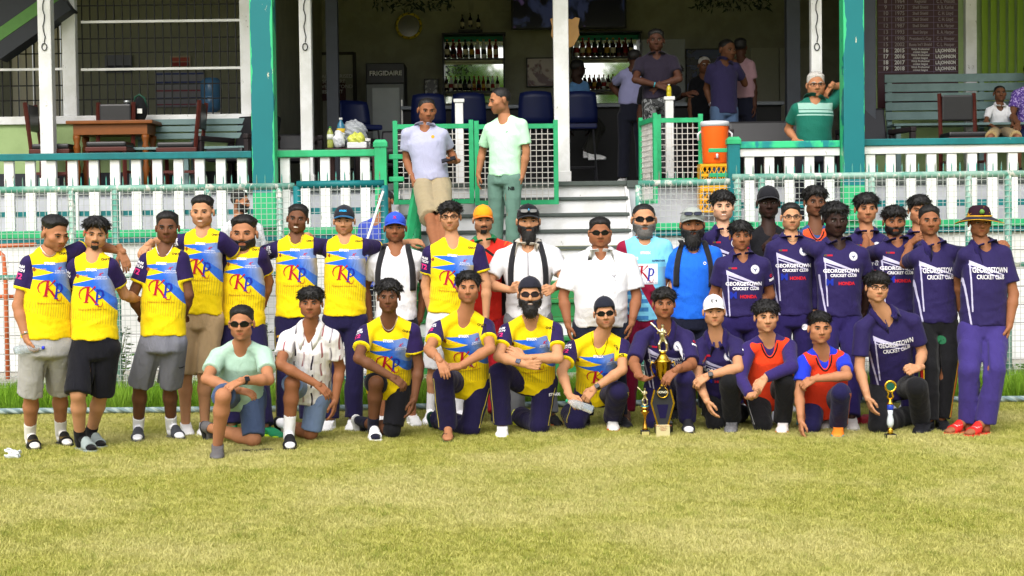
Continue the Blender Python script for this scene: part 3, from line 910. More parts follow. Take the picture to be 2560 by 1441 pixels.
fence(1832, 2700, 2.08, (1845, 1905, 2180, 2422, 2521), 'weathered green wire fence with spikes, behind the purple shirts')
fence(744, 962, 2.06, (744, 962), 'teal framed wire gate leaf standing open', TEAL, cat='gate', mids=(.22,), Y=15.1, pr=.036)
fence(1598, 1826, 2.04, (1598,), 'pale wire gate leaf swung open towards the steps', PALE, cat='gate', mids=(.3,), Y=15.5, y1=15.25)
def mesh_gate(pxa, pxb, py0, py1, Ya, Yb, lab, inner=()):
    e = T0('mesh_gate', lab, 'gate', 'mint framed wire gates at the top of the steps')
    a, b = at(pxa, py1, Ya), at(pxb, py1, Yb); H = at((pxa + pxb) / 2, py0, (Ya + Yb) / 2).z - at((pxa + pxb) / 2, py1, (Ya + Yb) / 2).z
    b.z = a.z; ux = (b - a).normalized(); W = (b - a).length; dn = Vector((ux.y, -ux.x, 0))
    def bar(name, u0, u1, z0, z1, t=.02):
        q = [a + ux * u + dn * s + Vector((0, 0, z)) for z in (z0, z1) for s in (-t, t) for u in (u0, u1)]
        MB().add(q, [(0, 2, 3, 1), (4, 5, 7, 6), (0, 1, 5, 4), (2, 6, 7, 3), (0, 4, 6, 2), (1, 3, 7, 5)]).build(name, MINT, e)
    f = .05
    bar('stile', 0, f, 0, H + .04); bar('stile', W - f, W, 0, H + .04); bar('bottom_bar', f + .001, W - f - .001, 0, f, .018); bar('top_bar', f + .001, W - f - .001, H - f, H, .018)
    wires(e, a + ux * f + Vector((0, 0, f)), ux, W - 2 * f, H - 2 * f, .058, .0035, plain('CFCAC4', .5, vary=.25, scale=30))
mesh_gate(985, 1186, 312, 512, 17.45, 17.45, 'wire gate leaf with mint frame behind the man in lilac polo')
mesh_gate(1188, 1397, 312, 514, 17.45, 17.45, 'wire gate leaf with mint frame behind the man in mint T-shirt')
mesh_gate(1602, 1640, 300, 512, 17.75, 17.0, 'narrow wire gate leaf with mint frame folded towards the field')
mesh_gate(1642, 1758, 296, 458, 17.55, 17.55, 'wire gate leaf with mint frame beside the orange cooler')
e = T0('leaning_pole', 'thin white pole leaning against the open gate leaf', 'pole'); MB().tube([at(958, 478, 15.02), at(905, 640, 14.9), at(850, 800, 14.8)], .012, 8).build('shaft', plain('DADADA', .4, vary=.05), e, True)
e = T0('goal_frame', 'rusty orange tubular frame standing behind the wire fence', 'frame')
OR = plain('C8663A', .5, vary=.35, scale=8)
q = [at(-60, 618, 15.9), at(90, 612, 15.9)]
MB().tube(q, .022, 8).build('top_bar', OR, e, True)
MB().tube([at(-20, 616, 15.9), at(8, 640, 15.88), at(14, 700, 15.86), at(20, 960, 15.8)], .022, 8).build('leg', OR, e, True)
MB().tube([at(-60, 742, 15.9), at(40, 742, 15.9)], .02, 8).build('cross_bar', OR, e, True)
def weed(px, py, Y, h_, n, lab, seed, mat=None):
    e = T0('weed', lab, 'plant'); r = random.Random(seed); p = at(px, py, Y); p.z = .2 if Y > 15.42 else 0
    v, f = [], []; stv = MB()
    for i in range(n):
        a = r.uniform(0, 6.28); L = h_ * r.uniform(.5, 1); tip = p + Vector((math.cos(a) * L * .35, math.sin(a) * L * .25, L))
        stv.tube([p, (p + tip) / 2 + Vector((math.cos(a) * .03, 0, .03)), tip], [.005, .004, .002], 5)
        for j in range(9):
            t = r.uniform(.25, 1); c = p + (tip - p) * t; b = r.uniform(0, 6.28); s = r.uniform(.025, .05)
            d = Vector((math.cos(b), math.sin(b), r.uniform(-.3, .6))).normalized(); w_ = d.orthogonal().normalized()
            k = len(v); v += [c, c + d * s + w_ * s * .35, c + d * s * 2, c + d * s - w_ * s * .35]; f.append((k, k + 1, k + 2, k + 3))
    stv.build('stem', plain('5A6A34', .7), e); o = mesh_obj('leaves', v, f, mat or plain('4A7030', .6, vary=.35, scale=20), e); o['kind'] = 'stuff'
weed(284, 850, 15.75, .55, 9, 'dark leafy weed behind the fence between two players', 1, plain('3A4A2E', .6, vary=.4, scale=20)); weed(300, 880, 15.6, .3, 7, 'low weed at the foot of the white plinth', 2)
weed(2440, 900, 15.3, .42, 8, 'tall weed by the fence behind the hat wearer', 3); weed(2556, 930, 15.3, .35, 8, 'weed by the fence at the outer end', 4); weed(672, 800, 15.8, .7, 9, 'dark shrub behind the wire beside the gate leaf', 5, plain('3E5A2A', .6, vary=.4, scale=20))
# ------------------------------------------------------------------ bar and veranda furniture
def letters(txt, px, py, Y, size, mat, parent, name='lettering', bold=.0, sx=1.0, align='CENTER'):
    p = at(px, py, Y)
    M = Matrix(((1, 0, 0, p.x), (0, 0, 1, p.y), (0, 1, 0, p.z), (0, 0, 0, 1)))
    vf = text_mesh(txt, size, bold, 0, align, sx)
    return place_flat(name, vf, M, mat, parent)
WHT = plain('E6E6E2', .5, vary=0)
MIR = Mat('mirror', .03, .5, 1.0).color('E4E8E6').m
GLASS_DARK = [plain('2A140A', .12, .6, vary=.2), plain('0E2412', .12, .6, vary=.2), plain('6A2A0C', .15, .6, vary=.2), plain('C9CCCA', .15, .6, vary=.1), plain('14100E', .12, .6, vary=.2), plain('5A1410', .15, .6, vary=.2)]
_bm = {}
def bottle(px, py, Y, h_, kind, grp, lab):
    p = at(px, py, Y)
    if h_ not in _bm:
        r = h_ * .135
        a = MB().lathe([(r * .9, 0), (r, h_ * .03), (r, h_ * .56), (r * .85, h_ * .64), (r * .42, h_ * .74), (r * .36, h_ * .93), (r * .4, h_ * .935)], 10)
        b = MB().lathe([(r * .46, h_ * .936), (r * .46, h_ * 1.0), (r * .3, h_ * 1.005)], 8)
        c = MB().lathe([(r * 1.03, h_ * .18), (r * 1.03, h_ * .46)], 10)
        _bm[h_] = [mesh_obj(n, m.v, m.f, None, link=False, smooth=True) for n, m in (('glass', a), ('cap', b), ('label', c))]
    e = thing('bottle', lab, 'bottle', p, grp)
    cols = (GLASS_DARK[kind % 6], plain(('C8A030', '16161A', 'B02020')[kind % 3], .4, vary=0), plain(('D8CFB0', '1A1A1E', 'B89030', '8A1A1A')[kind % 4], .6, vary=0))
    for s_, m in zip(_bm[h_], cols):
        o = bpy.data.objects.new(s_.name.split('.')[0], s_.data); C.objects.link(o); o.parent = e
        if not o.data.materials: o.data.materials.append(m)
        o.material_slots[0].link = 'OBJECT'; o.material_slots[0].material = m
def bar_shelf(px0, px1, py0, py1, lab, side):
    e = T0('bar_shelf', lab, 'shelf')
    Y = 25.6
    fm = plain('17181A', .4, vary=.1)
    pxbox('mirror', px0 + 4, px1 - 4, py0 + 4, py1, 25.93, .01, MIR, e, 0)
    pxbox('header', px0 + 4, px1 - 4, py0 + 3, py0 + 18, Y + .30, .012, plain('1E8A6A', .5), e, 0)
    for (a, b) in ((px0, px0 + 4), (px1 - 4, px1)): pxbox('side', a, b, py0, py1, Y, .36, fm, e, 0)
    pxbox('top', px0 - 2, px1 + 2, py0 - 4, py0, Y - .02, .38, fm, e, 0)
    for k, py in enumerate((py0 + 60, py0 + 142)): pxbox('shelf_board', px0 + 4, px1 - 4, py, py + 5, Y, .30, fm, e, 0)
    n1, n2 = int((px1 - px0 - 14) / 15), int((px1 - px0 - 14) / 11.5)
    for i in range(n1): bottle(px0 + 12 + i * 15.2, py0 + 59, Y + .08, .29, (i * 5 + side * 3 + i // 2), 'spirit bottles on the upper bar shelves', 'spirit bottle on the upper shelf of the %s' % lab)
    for i in range(n2): bottle(px0 + 10 + i * 11.6, py0 + 141, Y + .08, .23, (i * 3 + side + i // 3) % 6, 'small bottles on the lower bar shelves', 'small drink bottle on the lower shelf of the %s' % lab)
bar_shelf(1106, 1262, 86, 258, 'mirrored bar shelf beside the dark refrigerator', 0)
bar_shelf(1430, 1604, 82, 258, 'mirrored bar shelf beneath the television', 1)
e = T0('bottle_stand', 'small dark bracket above the mirrored shelf', 'shelf'); pxbox('board', 1146, 1206, 74, 80, 25.6, .3, plain('17181A', .4), e, 0)
for i in range(3): bottle(1156 + i * 20, 73 - (4 if i == 1 else 0), 25.7, .23, 4, 'dark bottles on the bracket', 'dark bottle standing on the bracket above the mirrored shelf')
# refrigerator
e = T0('refrigerator', 'display refrigerator with dark lettered header and frosted glass door', 'refrigerator')
Y = 24.6
pxbox('cabinet', 916, 1012, 158, 420, Y + .02, .7, plain('3A3C40', .5), e, .01)
pxbox('header', 918, 1010, 160, 208, Y - .02, .035, plain('121316', .3), e, .004)
letters('FRIGIDAIRE', 964, 184, Y - .03, .098, WHT, e, bold=.0022)
pxbox('door_frame', 918, 1010, 211, 415, Y - .02, .035, plain('8A8E90', .4), e, .004)
pxbox('door_glass', 932, 1000, 220, 410, Y - .032, .01, plain('AEB6B8', .25, .5, vary=.2, scale=3), e, .002)
pxbox('handle', 1003, 1007, 250, 330, Y - .06, .03, plain('C0C0C0', .3, metal=.8), e, 0)
# door and sign
e = T0('service_door', 'plain pale door in a dark frame beside the refrigerator', 'door')
pxbox('leaf', 722, 884, 138, 470, 25.93, .05, plain('A9A899', .6, vary=.1), e, .004)
for (a, b) in ((714, 722), (884, 892)): pxbox('jamb', a, b, 131, 470, 25.9, .08, plain('3A3630', .6), e, 0)
pxbox('lintel', 722.1, 883.9, 131, 138, 25.9, .08, plain('3A3630', .6), e, 0)
e = T0('warning_sign', 'dark red notice with pale capital letters on the service door', 'sign')
pxbox('board', 784, 864, 204, 252, 25.88, .02, plain('4A1C1C', .5), e, .003)
letters('ONLY AUTHORISED\nPERSONS ARE\nALLOWED BEYOND\nTHIS POINT', 824, 211, 25.872, .082, WHT, e, bold=.001)
e = T0('small_notice', 'white notice with red band on the pillar', 'notice'); pxbox('board', 718, 744, 186, 258, 23.0, .02, plain('B8B8B4', .5), e, .003); pxbox('red_band', 720, 742, 236, 250, 22.992, .006, plain('8A1E1E', .5), e, 0); pxbox('picture', 722, 740, 192, 212, 22.992, .006, plain('22262A', .5), e, 0)
e = T0('framed_notice', 'white framed notice with blue panel on the wall', 'notice'); pxbox('frame', 690, 718, 222, 300, 22.9, .03, plain('C8C8C8', .5), e, .004); pxbox('panel', 694, 714, 232, 292, 22.89, .008, plain('4A6A9A', .5, vary=.4), e, 0)
# clock, pictures, television, plaque
e = T0('wall_clock', 'round mirror with yellow pierced rim on the wall', 'mirror')
p = at(1022, 65, 25.9)
MB().tube([(p.x + .195 * math.cos(a), p.y, p.z + .195 * math.sin(a)) for a in [2 * math.pi * i / 32 for i in range(33)]], .022, 8).build('rim', plain('D6C02A', .4, vary=.1), e, True)
MB().lathe([(.0, -.005), (.18, -.004), (.18, .01), (.0, .011)], 28, (p.x, p.y, p.z), 'Y').build('glass', plain('8A8880', .12, .6, .6, vary=.1), e)
for i in range(12):
    a = 2 * math.pi * i / 12; MB().tube([(p.x + .195 * math.cos(a + t), p.y - .018, p.z + .195 * math.sin(a + t)) for t in (-.06, .06)], .012, 6).build('slot', plain('6A5E14', .5, vary=0), e)
e = T0('television', 'large flat television under the ceiling showing dark figures', 'television')
pxbox('bezel', 1278, 1566, -30, 73, 25.5, .06, plain('0E0E10', .3), e, .006)
M = Mat('tv_picture', .15, .5); n = M.noise(2.2, 3, .5, dist=.6); c = M.mix('08080C', '2A3048', n.ss(.5, .62)); c = M.mix(c, '4A3A5A', M.noise(3.1, 2, src=M.pos()).ss(.6, .7)); M.color(c)
M.nt.links.new(c.k, M.b.inputs['Emission Color']); M.b.inputs['Emission Strength'].default_value = .25
pxbox('screen', 1283, 1561, -28, 68, 25.488, .01, M.m, e, 0)
e = T0('shield_plaque', 'wooden shield shaped plaque behind the wide white column', 'plaque')
p = at(1413, 84, 18.6); sh = [(-.17, .17), (-.12, .185), (-.08, .16), (0, .175), (.08, .16), (.12, .185), (.17, .17), (.15, .08), (.165, -.02), (.10, -.14), (0, -.185), (-.10, -.14), (-.165, -.02), (-.15, .08)]
nS = len(sh); MB().add([(p.x + x, 18.6 + d, p.z + z) for d in (0, .03) for (x, z) in sh], [tuple(range(nS)), tuple(range(2 * nS - 1, nS - 1, -1))] + [(i, i + nS, (i + 1) % nS + nS, (i + 1) % nS) for i in range(nS)]).build('board', plain('B88A50', .45, vary=.2, scale=8), e)
def picture(px0, px1, py0, py1, Y, a, b, lab, sc=3, fr='17181A'):
    e = T0('picture', lab, 'picture'); pxbox('frame', px0, px1, py0, py1, Y, .03, plain(fr, .4), e, .004)
    M = Mat('picture_print', .25, .4); n = M.noise(sc, 3, .5, dist=1.2); M.color(M.mix(a, b, n.ss(.47, .53)))
    pxbox('print', px0 + 3, px1 - 3, py0 + 3, py1 - 3, Y - .008, .006, M.m, e, 0)
picture(1316, 1386, 144, 218, 25.9, '5A1E22', 'C0B0A8', 'red and pale abstract picture between the bar shelves', 2)
picture(1060, 1096, 197, 240, 25.9, '26262A', 'B8B8B8', 'small black and white picture beside the bar shelf', 9)
picture(1714, 1806, 122, 232, 25.9, '0E1428', '2A3F78', 'dark blue picture on the wall behind the onlookers', 5)
e = T0('white_board', 'pale metal cabinet behind the young man in camouflage trousers', 'cabinet'); pxbox('door', 1608, 1714, 98, 420, 24.8, .5, plain('8E9292', .4, vary=.1), e, .01); pxbox('handle', 1618, 1622, 180, 240, 24.77, .03, plain('555555', .4), e, 0)
e = T0('panel_doors', 'pair of flat cream doors at the dim end of the veranda', 'doors')
for (a, b) in ((1880, 1948), (1950, 2024)): pxbox('leaf', a, b, 120, 470, 25.9, .06, plain('A4A494', .6, vary=.08), e, .006)
# counter
e = T0('bar_counter', 'long bar counter with pale top and dark front', 'counter')
pt = at(1400, 262, 22.6)
bx('top', X_(1008, 22.6), X_(1960, 22.6), 22.5, 23.1, pt.z - .05, pt.z, plain('8E949C', .35, vary=.1), e, .008); bx('front', X_(1012, 22.6), X_(1955, 22.6), 22.6, 23.0, 2.14, pt.z - .051, plain('1B1A1C', .5, vary=.2), e, .006)
def stool(px, py, Y, rz, lab):
    """bar stool with moulded blue back"""
    p = at(px, py, Y); e = thing('bar_stool', lab, 'stool', (p.x, p.y, 2.14), 'blue backed bar stools', rz)
    B = plain('141F52', .4, .4, vary=.12); zs_ = .80; top = p.z - 2.14
    V, Fq = [], []
    for k, yy in enumerate((.0, .022)):
        for i in range(7):
            for j in range(6):
                u = (i / 6 - .5); z = zs_ + .06 + (top - zs_ - .06) * j / 5
                wd = .46 * (1 - .12 * (j / 5) ** 3)
                V.append((u * wd, .20 + .05 * j / 5 - .25 * u * u + yy, z - .02 * (abs(u) * 2) ** 3 * (j == 5)))
    for k in (0, 1):
        for i in range(6):
            for j in range(5):
                a = k * 42 + i * 6 + j; q = (a, a + 6, a + 7, a + 1); Fq.append(q if k == 0 else q[::-1])
    ed = [i * 6 for i in range(7)] + [36 + j for j in range(1, 6)] + [i * 6 + 5 for i in range(5, -1, -1)] + [j for j in range(4, 0, -1)]
    for i in range(len(ed)):
        a, b = ed[i], ed[(i + 1) % len(ed)]; Fq.append((a, a + 42, b + 42, b))
    mesh_obj('backrest', V, Fq, B, e, True)
    MB().bevbox(-.22, .22, -.20, .22, zs_ - .02, zs_ + .05, .02).build('seat', B, e)
    for (sx, sy) in ((-1, -1), (1, -1), (-1, 1), (1, 1)): MB().tube([(sx * .17, sy * .16, zs_ - .021), (sx * .22, sy * .21, .0)], .013, 6).build('leg', plain('2A2A2E', .4), e)
    MB().tube([(-.2, -.19, .28), (.2, -.19, .28), (.2, .19, .28), (-.2, .19, .28), (-.2, -.19, .28)], .01, 6).build('foot_ring', plain('2A2A2E', .4), e)
stool(1072, 238, 21.3, math.pi, 'blue backed bar stool behind the man in lilac polo'); stool(1172, 236, 21.3, math.pi, 'blue backed bar stool between the two men on the steps'); stool(1338, 232, 21.2, math.pi, 'blue backed bar stool left of the wide white column'); stool(1448, 232, 21.2, math.pi, 'blue backed bar stool right of the wide white column'); stool(900, 248, 20.8, .6, 'blue backed bar stool beside the dark column')
def dchair(x, y, rz, lab, z=2.14):
    e = thing('dining_chair', lab, 'chair', (x, y, z), 'maroon wooden chairs with black pads', rz)
    for sx in (-1, 1):
        MB().tube([(sx * .20, -.20, 0), (sx * .20, -.20, .44)], .024, 4).build('leg', MAROON, e); MB().tube([(sx * .20, .22, 0), (sx * .20, .21, .45), (sx * .20, .27, .98)], .024, 4).build('leg', MAROON, e)
    MB().bevbox(-.23, .23, -.23, .23, .40, .45, .008).build('seat_frame', MAROON, e); MB().bevbox(-.22, .22, -.22, .20, .451, .51, .02).build('seat', BLACKL, e)
    MB().bevbox(-.18, .18, .225, .275, .66, .96, .02).build('backrest', BLACKL, e)
    for sx in (-1, 1): MB().box(sx * .20 - .012, sx * .20 + .012, -.19, .2, .16, .19).build('stretcher', MAROON, e)
p = at(290, 458, 18.0)
dchair(X_(262, 17.7), 18.05, 0, 'maroon chair with black pad, its back to the field'); dchair(X_(132, 18.2), 18.35, -1.57 + 3.14, 'maroon chair at the sage wall end of the table'); dchair(X_(448, 18.2), 18.35, -1.57, 'maroon chair at the armchair end of the table')
dchair(X_(2415, 18.2), 18.3, 0, 'maroon chair with black pad standing before the small boy')
e = T0('dining_table', 'worn oak dining table with turned legs', 'table')
tx0, tx1 = X_(182, 18.35), X_(396, 18.35); tz = at(290, 303, 18.3).z
bx('top', tx0, tx1, 18.15, 18.7, tz - .04, tz, OAK, e, .008); bx('apron', tx0 + .07, tx1 - .07, 18.2, 18.65, tz - .16, tz - .041, OAK, e, .004)
for x in (tx0 + .1, tx1 - .1):
    for y in (18.24, 18.61): MB().lathe([(.035, 2.14), (.03, 2.3), (.045, 2.36), (.028, 2.42), (.042, 2.6), (.045, tz - .3), (.03, tz - .26), (.045, tz - .2), (.045, tz - .162)], 10, (x, y, 0)).build('leg', OAK, e, True)
e = T0('flask', 'tall dark insulated flask standing on the oak table', 'flask'); p = at(316, 302, 18.3); MB().lathe([(.035, p.z), (.035, p.z + .20), (.028, p.z + .205)], 14, (p.x, 18.35, 0)).build('body', plain('1A1C20', .3, .5), e, True); MB().lathe([(.036, p.z + .206), (.036, p.z + .23), (.02, p.z + .235)], 14, (p.x, 18.35, 0)).build('lid', plain('B8BCC0', .3, metal=.6), e, True)
e = T0('bag', 'dark bag with green trim standing on the oak table', 'bag'); p = at(348, 302, 18.4)
G = Grid((p.x - .2, 18.2, p.z - .02), (p.x + .2, 18.7, p.z + .4), .012); G.ell((p.x, 18.45, p.z + .13), (.085, .07, .15), .02); G.D = np.maximum(G.D, p.z + .001 - G.P[2]).astype(np.float32); v, f = G.mesh(); mesh_obj('body', v, f, cloth('17191C'), e, True)
MB().tube([(p.x - .06, 18.45, p.z + .2), (p.x - .05, 18.43, p.z + .27), (p.x, 18.43, p.z + .30), (p.x + .06, 18.43, p.z + .26), (p.x + .08, 18.45, p.z + .15)], .012, 6).build('trim', plain('1E4A3A', .6), e, True); pxbox('tag', 343, 355, 272, 284, 18.36, .012, WHT, e, 0)
def armchair(px, py, Y, rz, lab, w=.66):
    p = at(px, py, Y); e = thing('armchair', lab, 'armchair', (p.x, p.y, 2.14), 'black lounge armchairs', rz)
    t = p.z - 2.14
    o = MB().bevbox(-w / 2 + .06, w / 2 - .06, .0, .13, .0, t - .36, .03).build('backrest', BLACKL, e); o.location = (0, .20, .36); o.rotation_euler = (-.22, 0, 0)
    MB().bevbox(-w / 2 + .06, w / 2 - .06, -.32, .24, .28, .43, .035).build('seat', BLACKL, e)
    for s in (-1, 1):
        MB().bevbox(s * w / 2 - .035, s * w / 2 + .035, -.34, .28, .52, .58, .015).build('armrest', plain('241C1E', .45, vary=.2), e)
        for y in (-.30, .24): MB().bevbox(s * w / 2 - .03, s * w / 2 + .03, y - .03, y + .03, 0, .519, .008).build('leg', plain('241C1E', .45, vary=.2), e)
armchair(600, 282, 18.3, -.5, 'black lounge armchair turned beside the teal post and oak table'); armchair(722, 330, 18.6, .2, 'low black armchair behind the railing left of the column'); armchair(1920, 296, 18.5, 0, 'broad black armchair in front of the dim doors', .95); armchair(2185, 262, 18.4, .2, 'black lounge armchair in front of the honours board'); armchair(985, 320, 18.9, -.3, 'black armchair beside the man in lilac polo')
# bench along left grille, seen as grey slats
def slat_bench(px0, px1, py0, py1, n, Y, lab, seat_py):
    e = T0('slatted_bench', lab, 'bench', 'grey slatted benches')
    z1, z0 = at((px0 + px1) / 2, py0, Y).z, at((px0 + px1) / 2, py1, Y).z; x0, x1 = X_(px0, Y), X_(px1, Y); st_ = (z1 - z0) / n
    for i in range(n): bx('slat', x0, x1, Y + .012 * i, Y + .03 + .012 * i, z0 + i * st_ + .012, z0 + (i + 1) * st_ - .006, GREYB, e, .004)
    zs_ = at((px0 + px1) / 2, seat_py, Y - .3).z
    for i in range(4): bx('seat_slat', x0, x1, Y - .42 + i * .105, Y - .325 + i * .105, zs_ - .03, zs_, GREYB, e, .004)
    for x in (x0 + .06, (x0 + x1) / 2, x1 - .06):
        bx('leg', x - .03, x + .03, Y - .40, Y - .33, 2.14, zs_ - .031, GREYB, e, .004); bx('leg', x - .03, x + .03, Y + .05, Y + .11, 2.14, z1 - .02, GREYB, e, .004)
slat_bench(340, 630, 296, 350, 3, 18.62, 'grey slatted bench under the window grille', 368); slat_bench(2216, 2700, 182, 300, 5, 19.9, 'long grey slatted bench below the honours board', 308)
# right hand wall with honours board
YH = 20.6
RH = T0('louvred_wall', 'olive green wall of upright louvres at the bench end', 'wall')
OLV = plain('7E9A34', .6, vary=.15, scale=5)
bx('panel', X_(2192, YH), 9.0, YH + .05, YH + .15, 2.14, 5.7, SAGE, RH, 0)
bx('jamb', X_(2412, YH), X_(2440, YH), YH - .06, YH + .049, 2.14, 5.7, WHITE, RH, .008)
for i in range(8): o = MB().bevbox(-.055, .055, -.008, .008, 3.3, 5.68, .003).build('louvre', OLV, RH); o.location = (X_(2462 + i * 22, YH), YH - .02, 0); o.rotation_euler = (0, 0, .6)
hb_ = T0('honours_board', 'maroon honours board listing years, cups and captains in white lettering', 'board')
pxbox('panel', 2194, 2396, -60, 270, YH - .02, .03, plain('3A1820', .45, vary=.2, scale=4), hb_, .004)
rows = [('7', '1956', 'Regional', 'C. L. Walcott', -12), ('8', '1964', 'Regional', 'C. L. Walcott', 4), ('9', '1973', 'Shell Shield', 'R. B. Kanhai', 19), ('10', '1975', 'Shell Shield', 'C. H. Lloyd', 34), ('11', '1983', 'Shell Shield', 'C. H. Lloyd', 49), ('12', '1987', 'Shell Shield', 'R. A. Harper', 65), ('13', '1993', 'Red Stripe', 'R. A. Harper', 81), ('14', '1998', "President's Cup", 'C. L. Hooper', 97), ('15', '2002', "Busta Int'l Shield", 'C. L. Hooper', 112),
        ('16', '2015', 'Wicb Professinal\ncricket league', 'L.R.JOHNSON', 127), ('17', '2016', 'Wicb Professinal\ncricket league', 'L.R.JOHNSON', 142), ('18', '2017', 'Wicb Professinal\ncricket league', 'L.R.JOHNSON', 157), ('19', '2018', 'Wicb Professinal\ncricket league', 'L.R.JOHNSON', 172)]
LW = plain('D8D4D4', .6, vary=0); LG_ = plain('9A8E92', .6, vary=0)
for (a, b, c, d, py) in rows[1:]:
    new = int(b) > 2010; m = LW if new else LG_; bd = .002 if new else .0005
    letters(a, 2214, py, YH - .028, .072, m, hb_, bold=bd); letters(b, 2249, py, YH - .028, .072, m, hb_, bold=bd, sx=.9)
    letters(c, 2301, py, YH - .028, .036 if '\n' in c else .055, m, hb_, bold=.0006, sx=.95 if '\n' in c else .8); letters(d, 2364, py, YH - .028, .062, m, hb_, bold=bd, sx=.68)
    pxbox('rule', 2196, 2394, py + 7.4, py + 8.2, YH - .026, .003, plain('7A6A88', .6, vary=0), hb_, 0)
for px in (2229, 2269, 2334): pxbox('rule', px, px + .8, -58, 182, YH - .0265, .003, plain('7A6A88', .6, vary=0), hb_, 0)
# hanging foliage under the ceiling
def vine(px0, px1, Y, lab, seed):
    r = random.Random(seed); v, f = [], []; e = T0('hanging_garland', lab, 'garland')
    a, b = at(px0, -8, Y), at(px1, -8, Y)
    MB().tube([a + (b - a) * (i / 8) + Vector((0, 0, .02 * math.sin(i))) for i in range(9)], .012, 6).build('stem', plain('1C2416', .7), e)
    for i in range(260):
        c = a + (b - a) * r.random() + Vector((0, r.uniform(-.06, .06), r.uniform(-.16, .1))); d = Vector((r.uniform(-1, 1), r.uniform(-1, 1), r.uniform(-1, .3))).normalized(); w_ = d.orthogonal().normalized(); s = r.uniform(.03, .055); k = len(v)
        v += [c, c + d * s + w_ * s * .4, c + d * s * 2, c + d * s - w_ * s * .4]; f.append((k, k + 1, k + 2, k + 3))
    o = mesh_obj('leaves', v, f, plain('1E2A1A', .6, vary=.4, scale=20), e); o['kind'] = 'stuff'
vine(935, 1135, 21.5, 'dark artificial garland hanging above the bar', 1); vine(1735, 1930, 21.5, 'dark artificial garland hanging near the dim doors', 2)
# ------------------------------------------------------------------ table by the railing with snacks
e = T0('side_table', 'small dark slatted table loaded with drinks and bags', 'table'); p = at(880, 372, 17.95)
for i in range(6): bx('slat', p.x - .29, p.x + .29, 17.86 + i * .075, 17.925 + i * .075, p.z - .03, p.z, plain('3A1E1C', .5, vary=.2), e, .004)
for sx in (-.25, .25):
    for y in (17.9, 18.25): bx('leg', p.x + sx - .02, p.x + sx + .02, y, y + .04, 2.14, p.z - .031, plain('3A1E1C', .5, vary=.2), e, .004)
def pet(name, base_, h_, r, col, cap_, lab, cat='bottle', lay=None, clear=False, mat=None):
    e = thing(name, lab, cat, base_)
    m = mat or plain(col, .12, .5, vary=.1)
    MB().lathe([(r * .85, 0), (r, h_ * .05), (r, h_ * .30), (r * .92, h_ * .36), (r, h_ * .42), (r, h_ * .66), (r * .8, h_ * .78), (r * .36, h_ * .9), (r * .36, h_ * .93)], 14).build('body', m, e, True)
    MB().lathe([(r * .42, h_ * .931), (r * .42, h_), (r * .38, h_ * 1.005)], 10).build('cap', plain(cap_, .4, vary=0), e, True)
    if lay: MB().lathe([(r * 1.02, h_ * .40), (r * 1.02, h_ * .64)], 14).build('wrapper', plain(lay, .5, vary=.1), e, True)
    return e
pet('drink_bottle', at(826, 371, 17.92), .24, .036, '9AA24A', '2A7A3A', 'small bottle of yellowish drink with green cap', lay='D8DCD0'); pet('drink_bottle', at(853, 369, 18.05), .33, .048, '2E6E8A', 'D8D8D8', 'blue labelled water bottle among the bags', lay='C8A82A')
def bag_lump(c, r_, col, name, lab, seed, rough=.35):
    e = thing(name, lab, 'bag', c); G = Grid((-.3, -.3, -.05), (.3, .3, .4), .012); G.ell((0, 0, r_[2] * .9), r_, .02); G.D = (G.D + .018 * wob(G.P, seed, 2.2) + .008 * wob(G.P, seed + 1, 5)).astype(np.float32); G.D = np.maximum(G.D, .001 - G.P[2]).astype(np.float32)
    v, f = G.mesh(); mesh_obj('film', v, f, plain(col, rough, .5, vary=.1), e, True)
bag_lump(at(886, 368, 18.12), (.15, .10, .16), '9A9EA4', 'plastic_bag', 'large crumpled clear plastic bag on the small table', 3); bag_lump(at(848, 370, 17.93), (.07, .06, .10), 'D6D8DC', 'plastic_bag', 'small white plastic bag leaning on the bottles', 4); bag_lump(at(892, 362, 17.95), (.10, .06, .07), 'CFD45A', 'plastic_bag', 'yellow plastic bag on top of a food box', 5)
e = T0('food_box', 'white foam food box on the small table', 'box'); p = at(892, 371, 17.9); MB().bevbox(p.x - .11, p.x + .11, 17.9, 18.05, p.z, p.z + .07, .012).build('box', plain('D8D8DA', .5, vary=.03), e)
e = T0('mug', 'white mug with dark letters on the small table', 'mug'); p = at(918, 371, 18.1); MB().lathe([(.035, p.z), (.04, p.z + .11), (.036, p.z + .11), (.03, p.z + .01)], 14, (p.x, 18.1, 0)).build('cup', plain('D8D8D8', .3, vary=.02), e, True); letters('IT', 918, 360, 18.05, .07, plain('17171A', .5, vary=0), e, bold=.003)
# cooler on crates
e = T0('drink_cooler', 'orange round drink cooler with white lid and tap', 'cooler'); p = at(1792, 410, 17.3)
MB().lathe([(.125, 0), (.135, .02), (.150, .40), (.152, .41)], 24, (p.x, 17.45, p.z)).build('tub', plain('F0641A', .4, vary=.05), e, True); MB().lathe([(.158, .411), (.158, .45), (.15, .465), (.0, .47)], 24, (p.x, 17.45, p.z)).build('lid', plain('D2D4DA', .4, vary=.04), e, True)
bx('tap_plate', p.x - .03, p.x + .03, 17.295, 17.32, p.z + .06, p.z + .14, plain('D8540F', .4), e, .004); MB().tube([(p.x, 17.31, p.z + .10), (p.x, 17.265, p.z + .10), (p.x, 17.262, p.z + .06)], .012, 8).build('tap', plain('C8C8CC', .3), e, True)
for s in (-1, 1): MB().tube([(p.x + s * .15, 17.45, p.z + .36), (p.x + s * .185, 17.44, p.z + .33), (p.x + s * .18, 17.44, p.z + .26)], .012, 6).build('handle', plain('D2D4DA', .4), e, True)
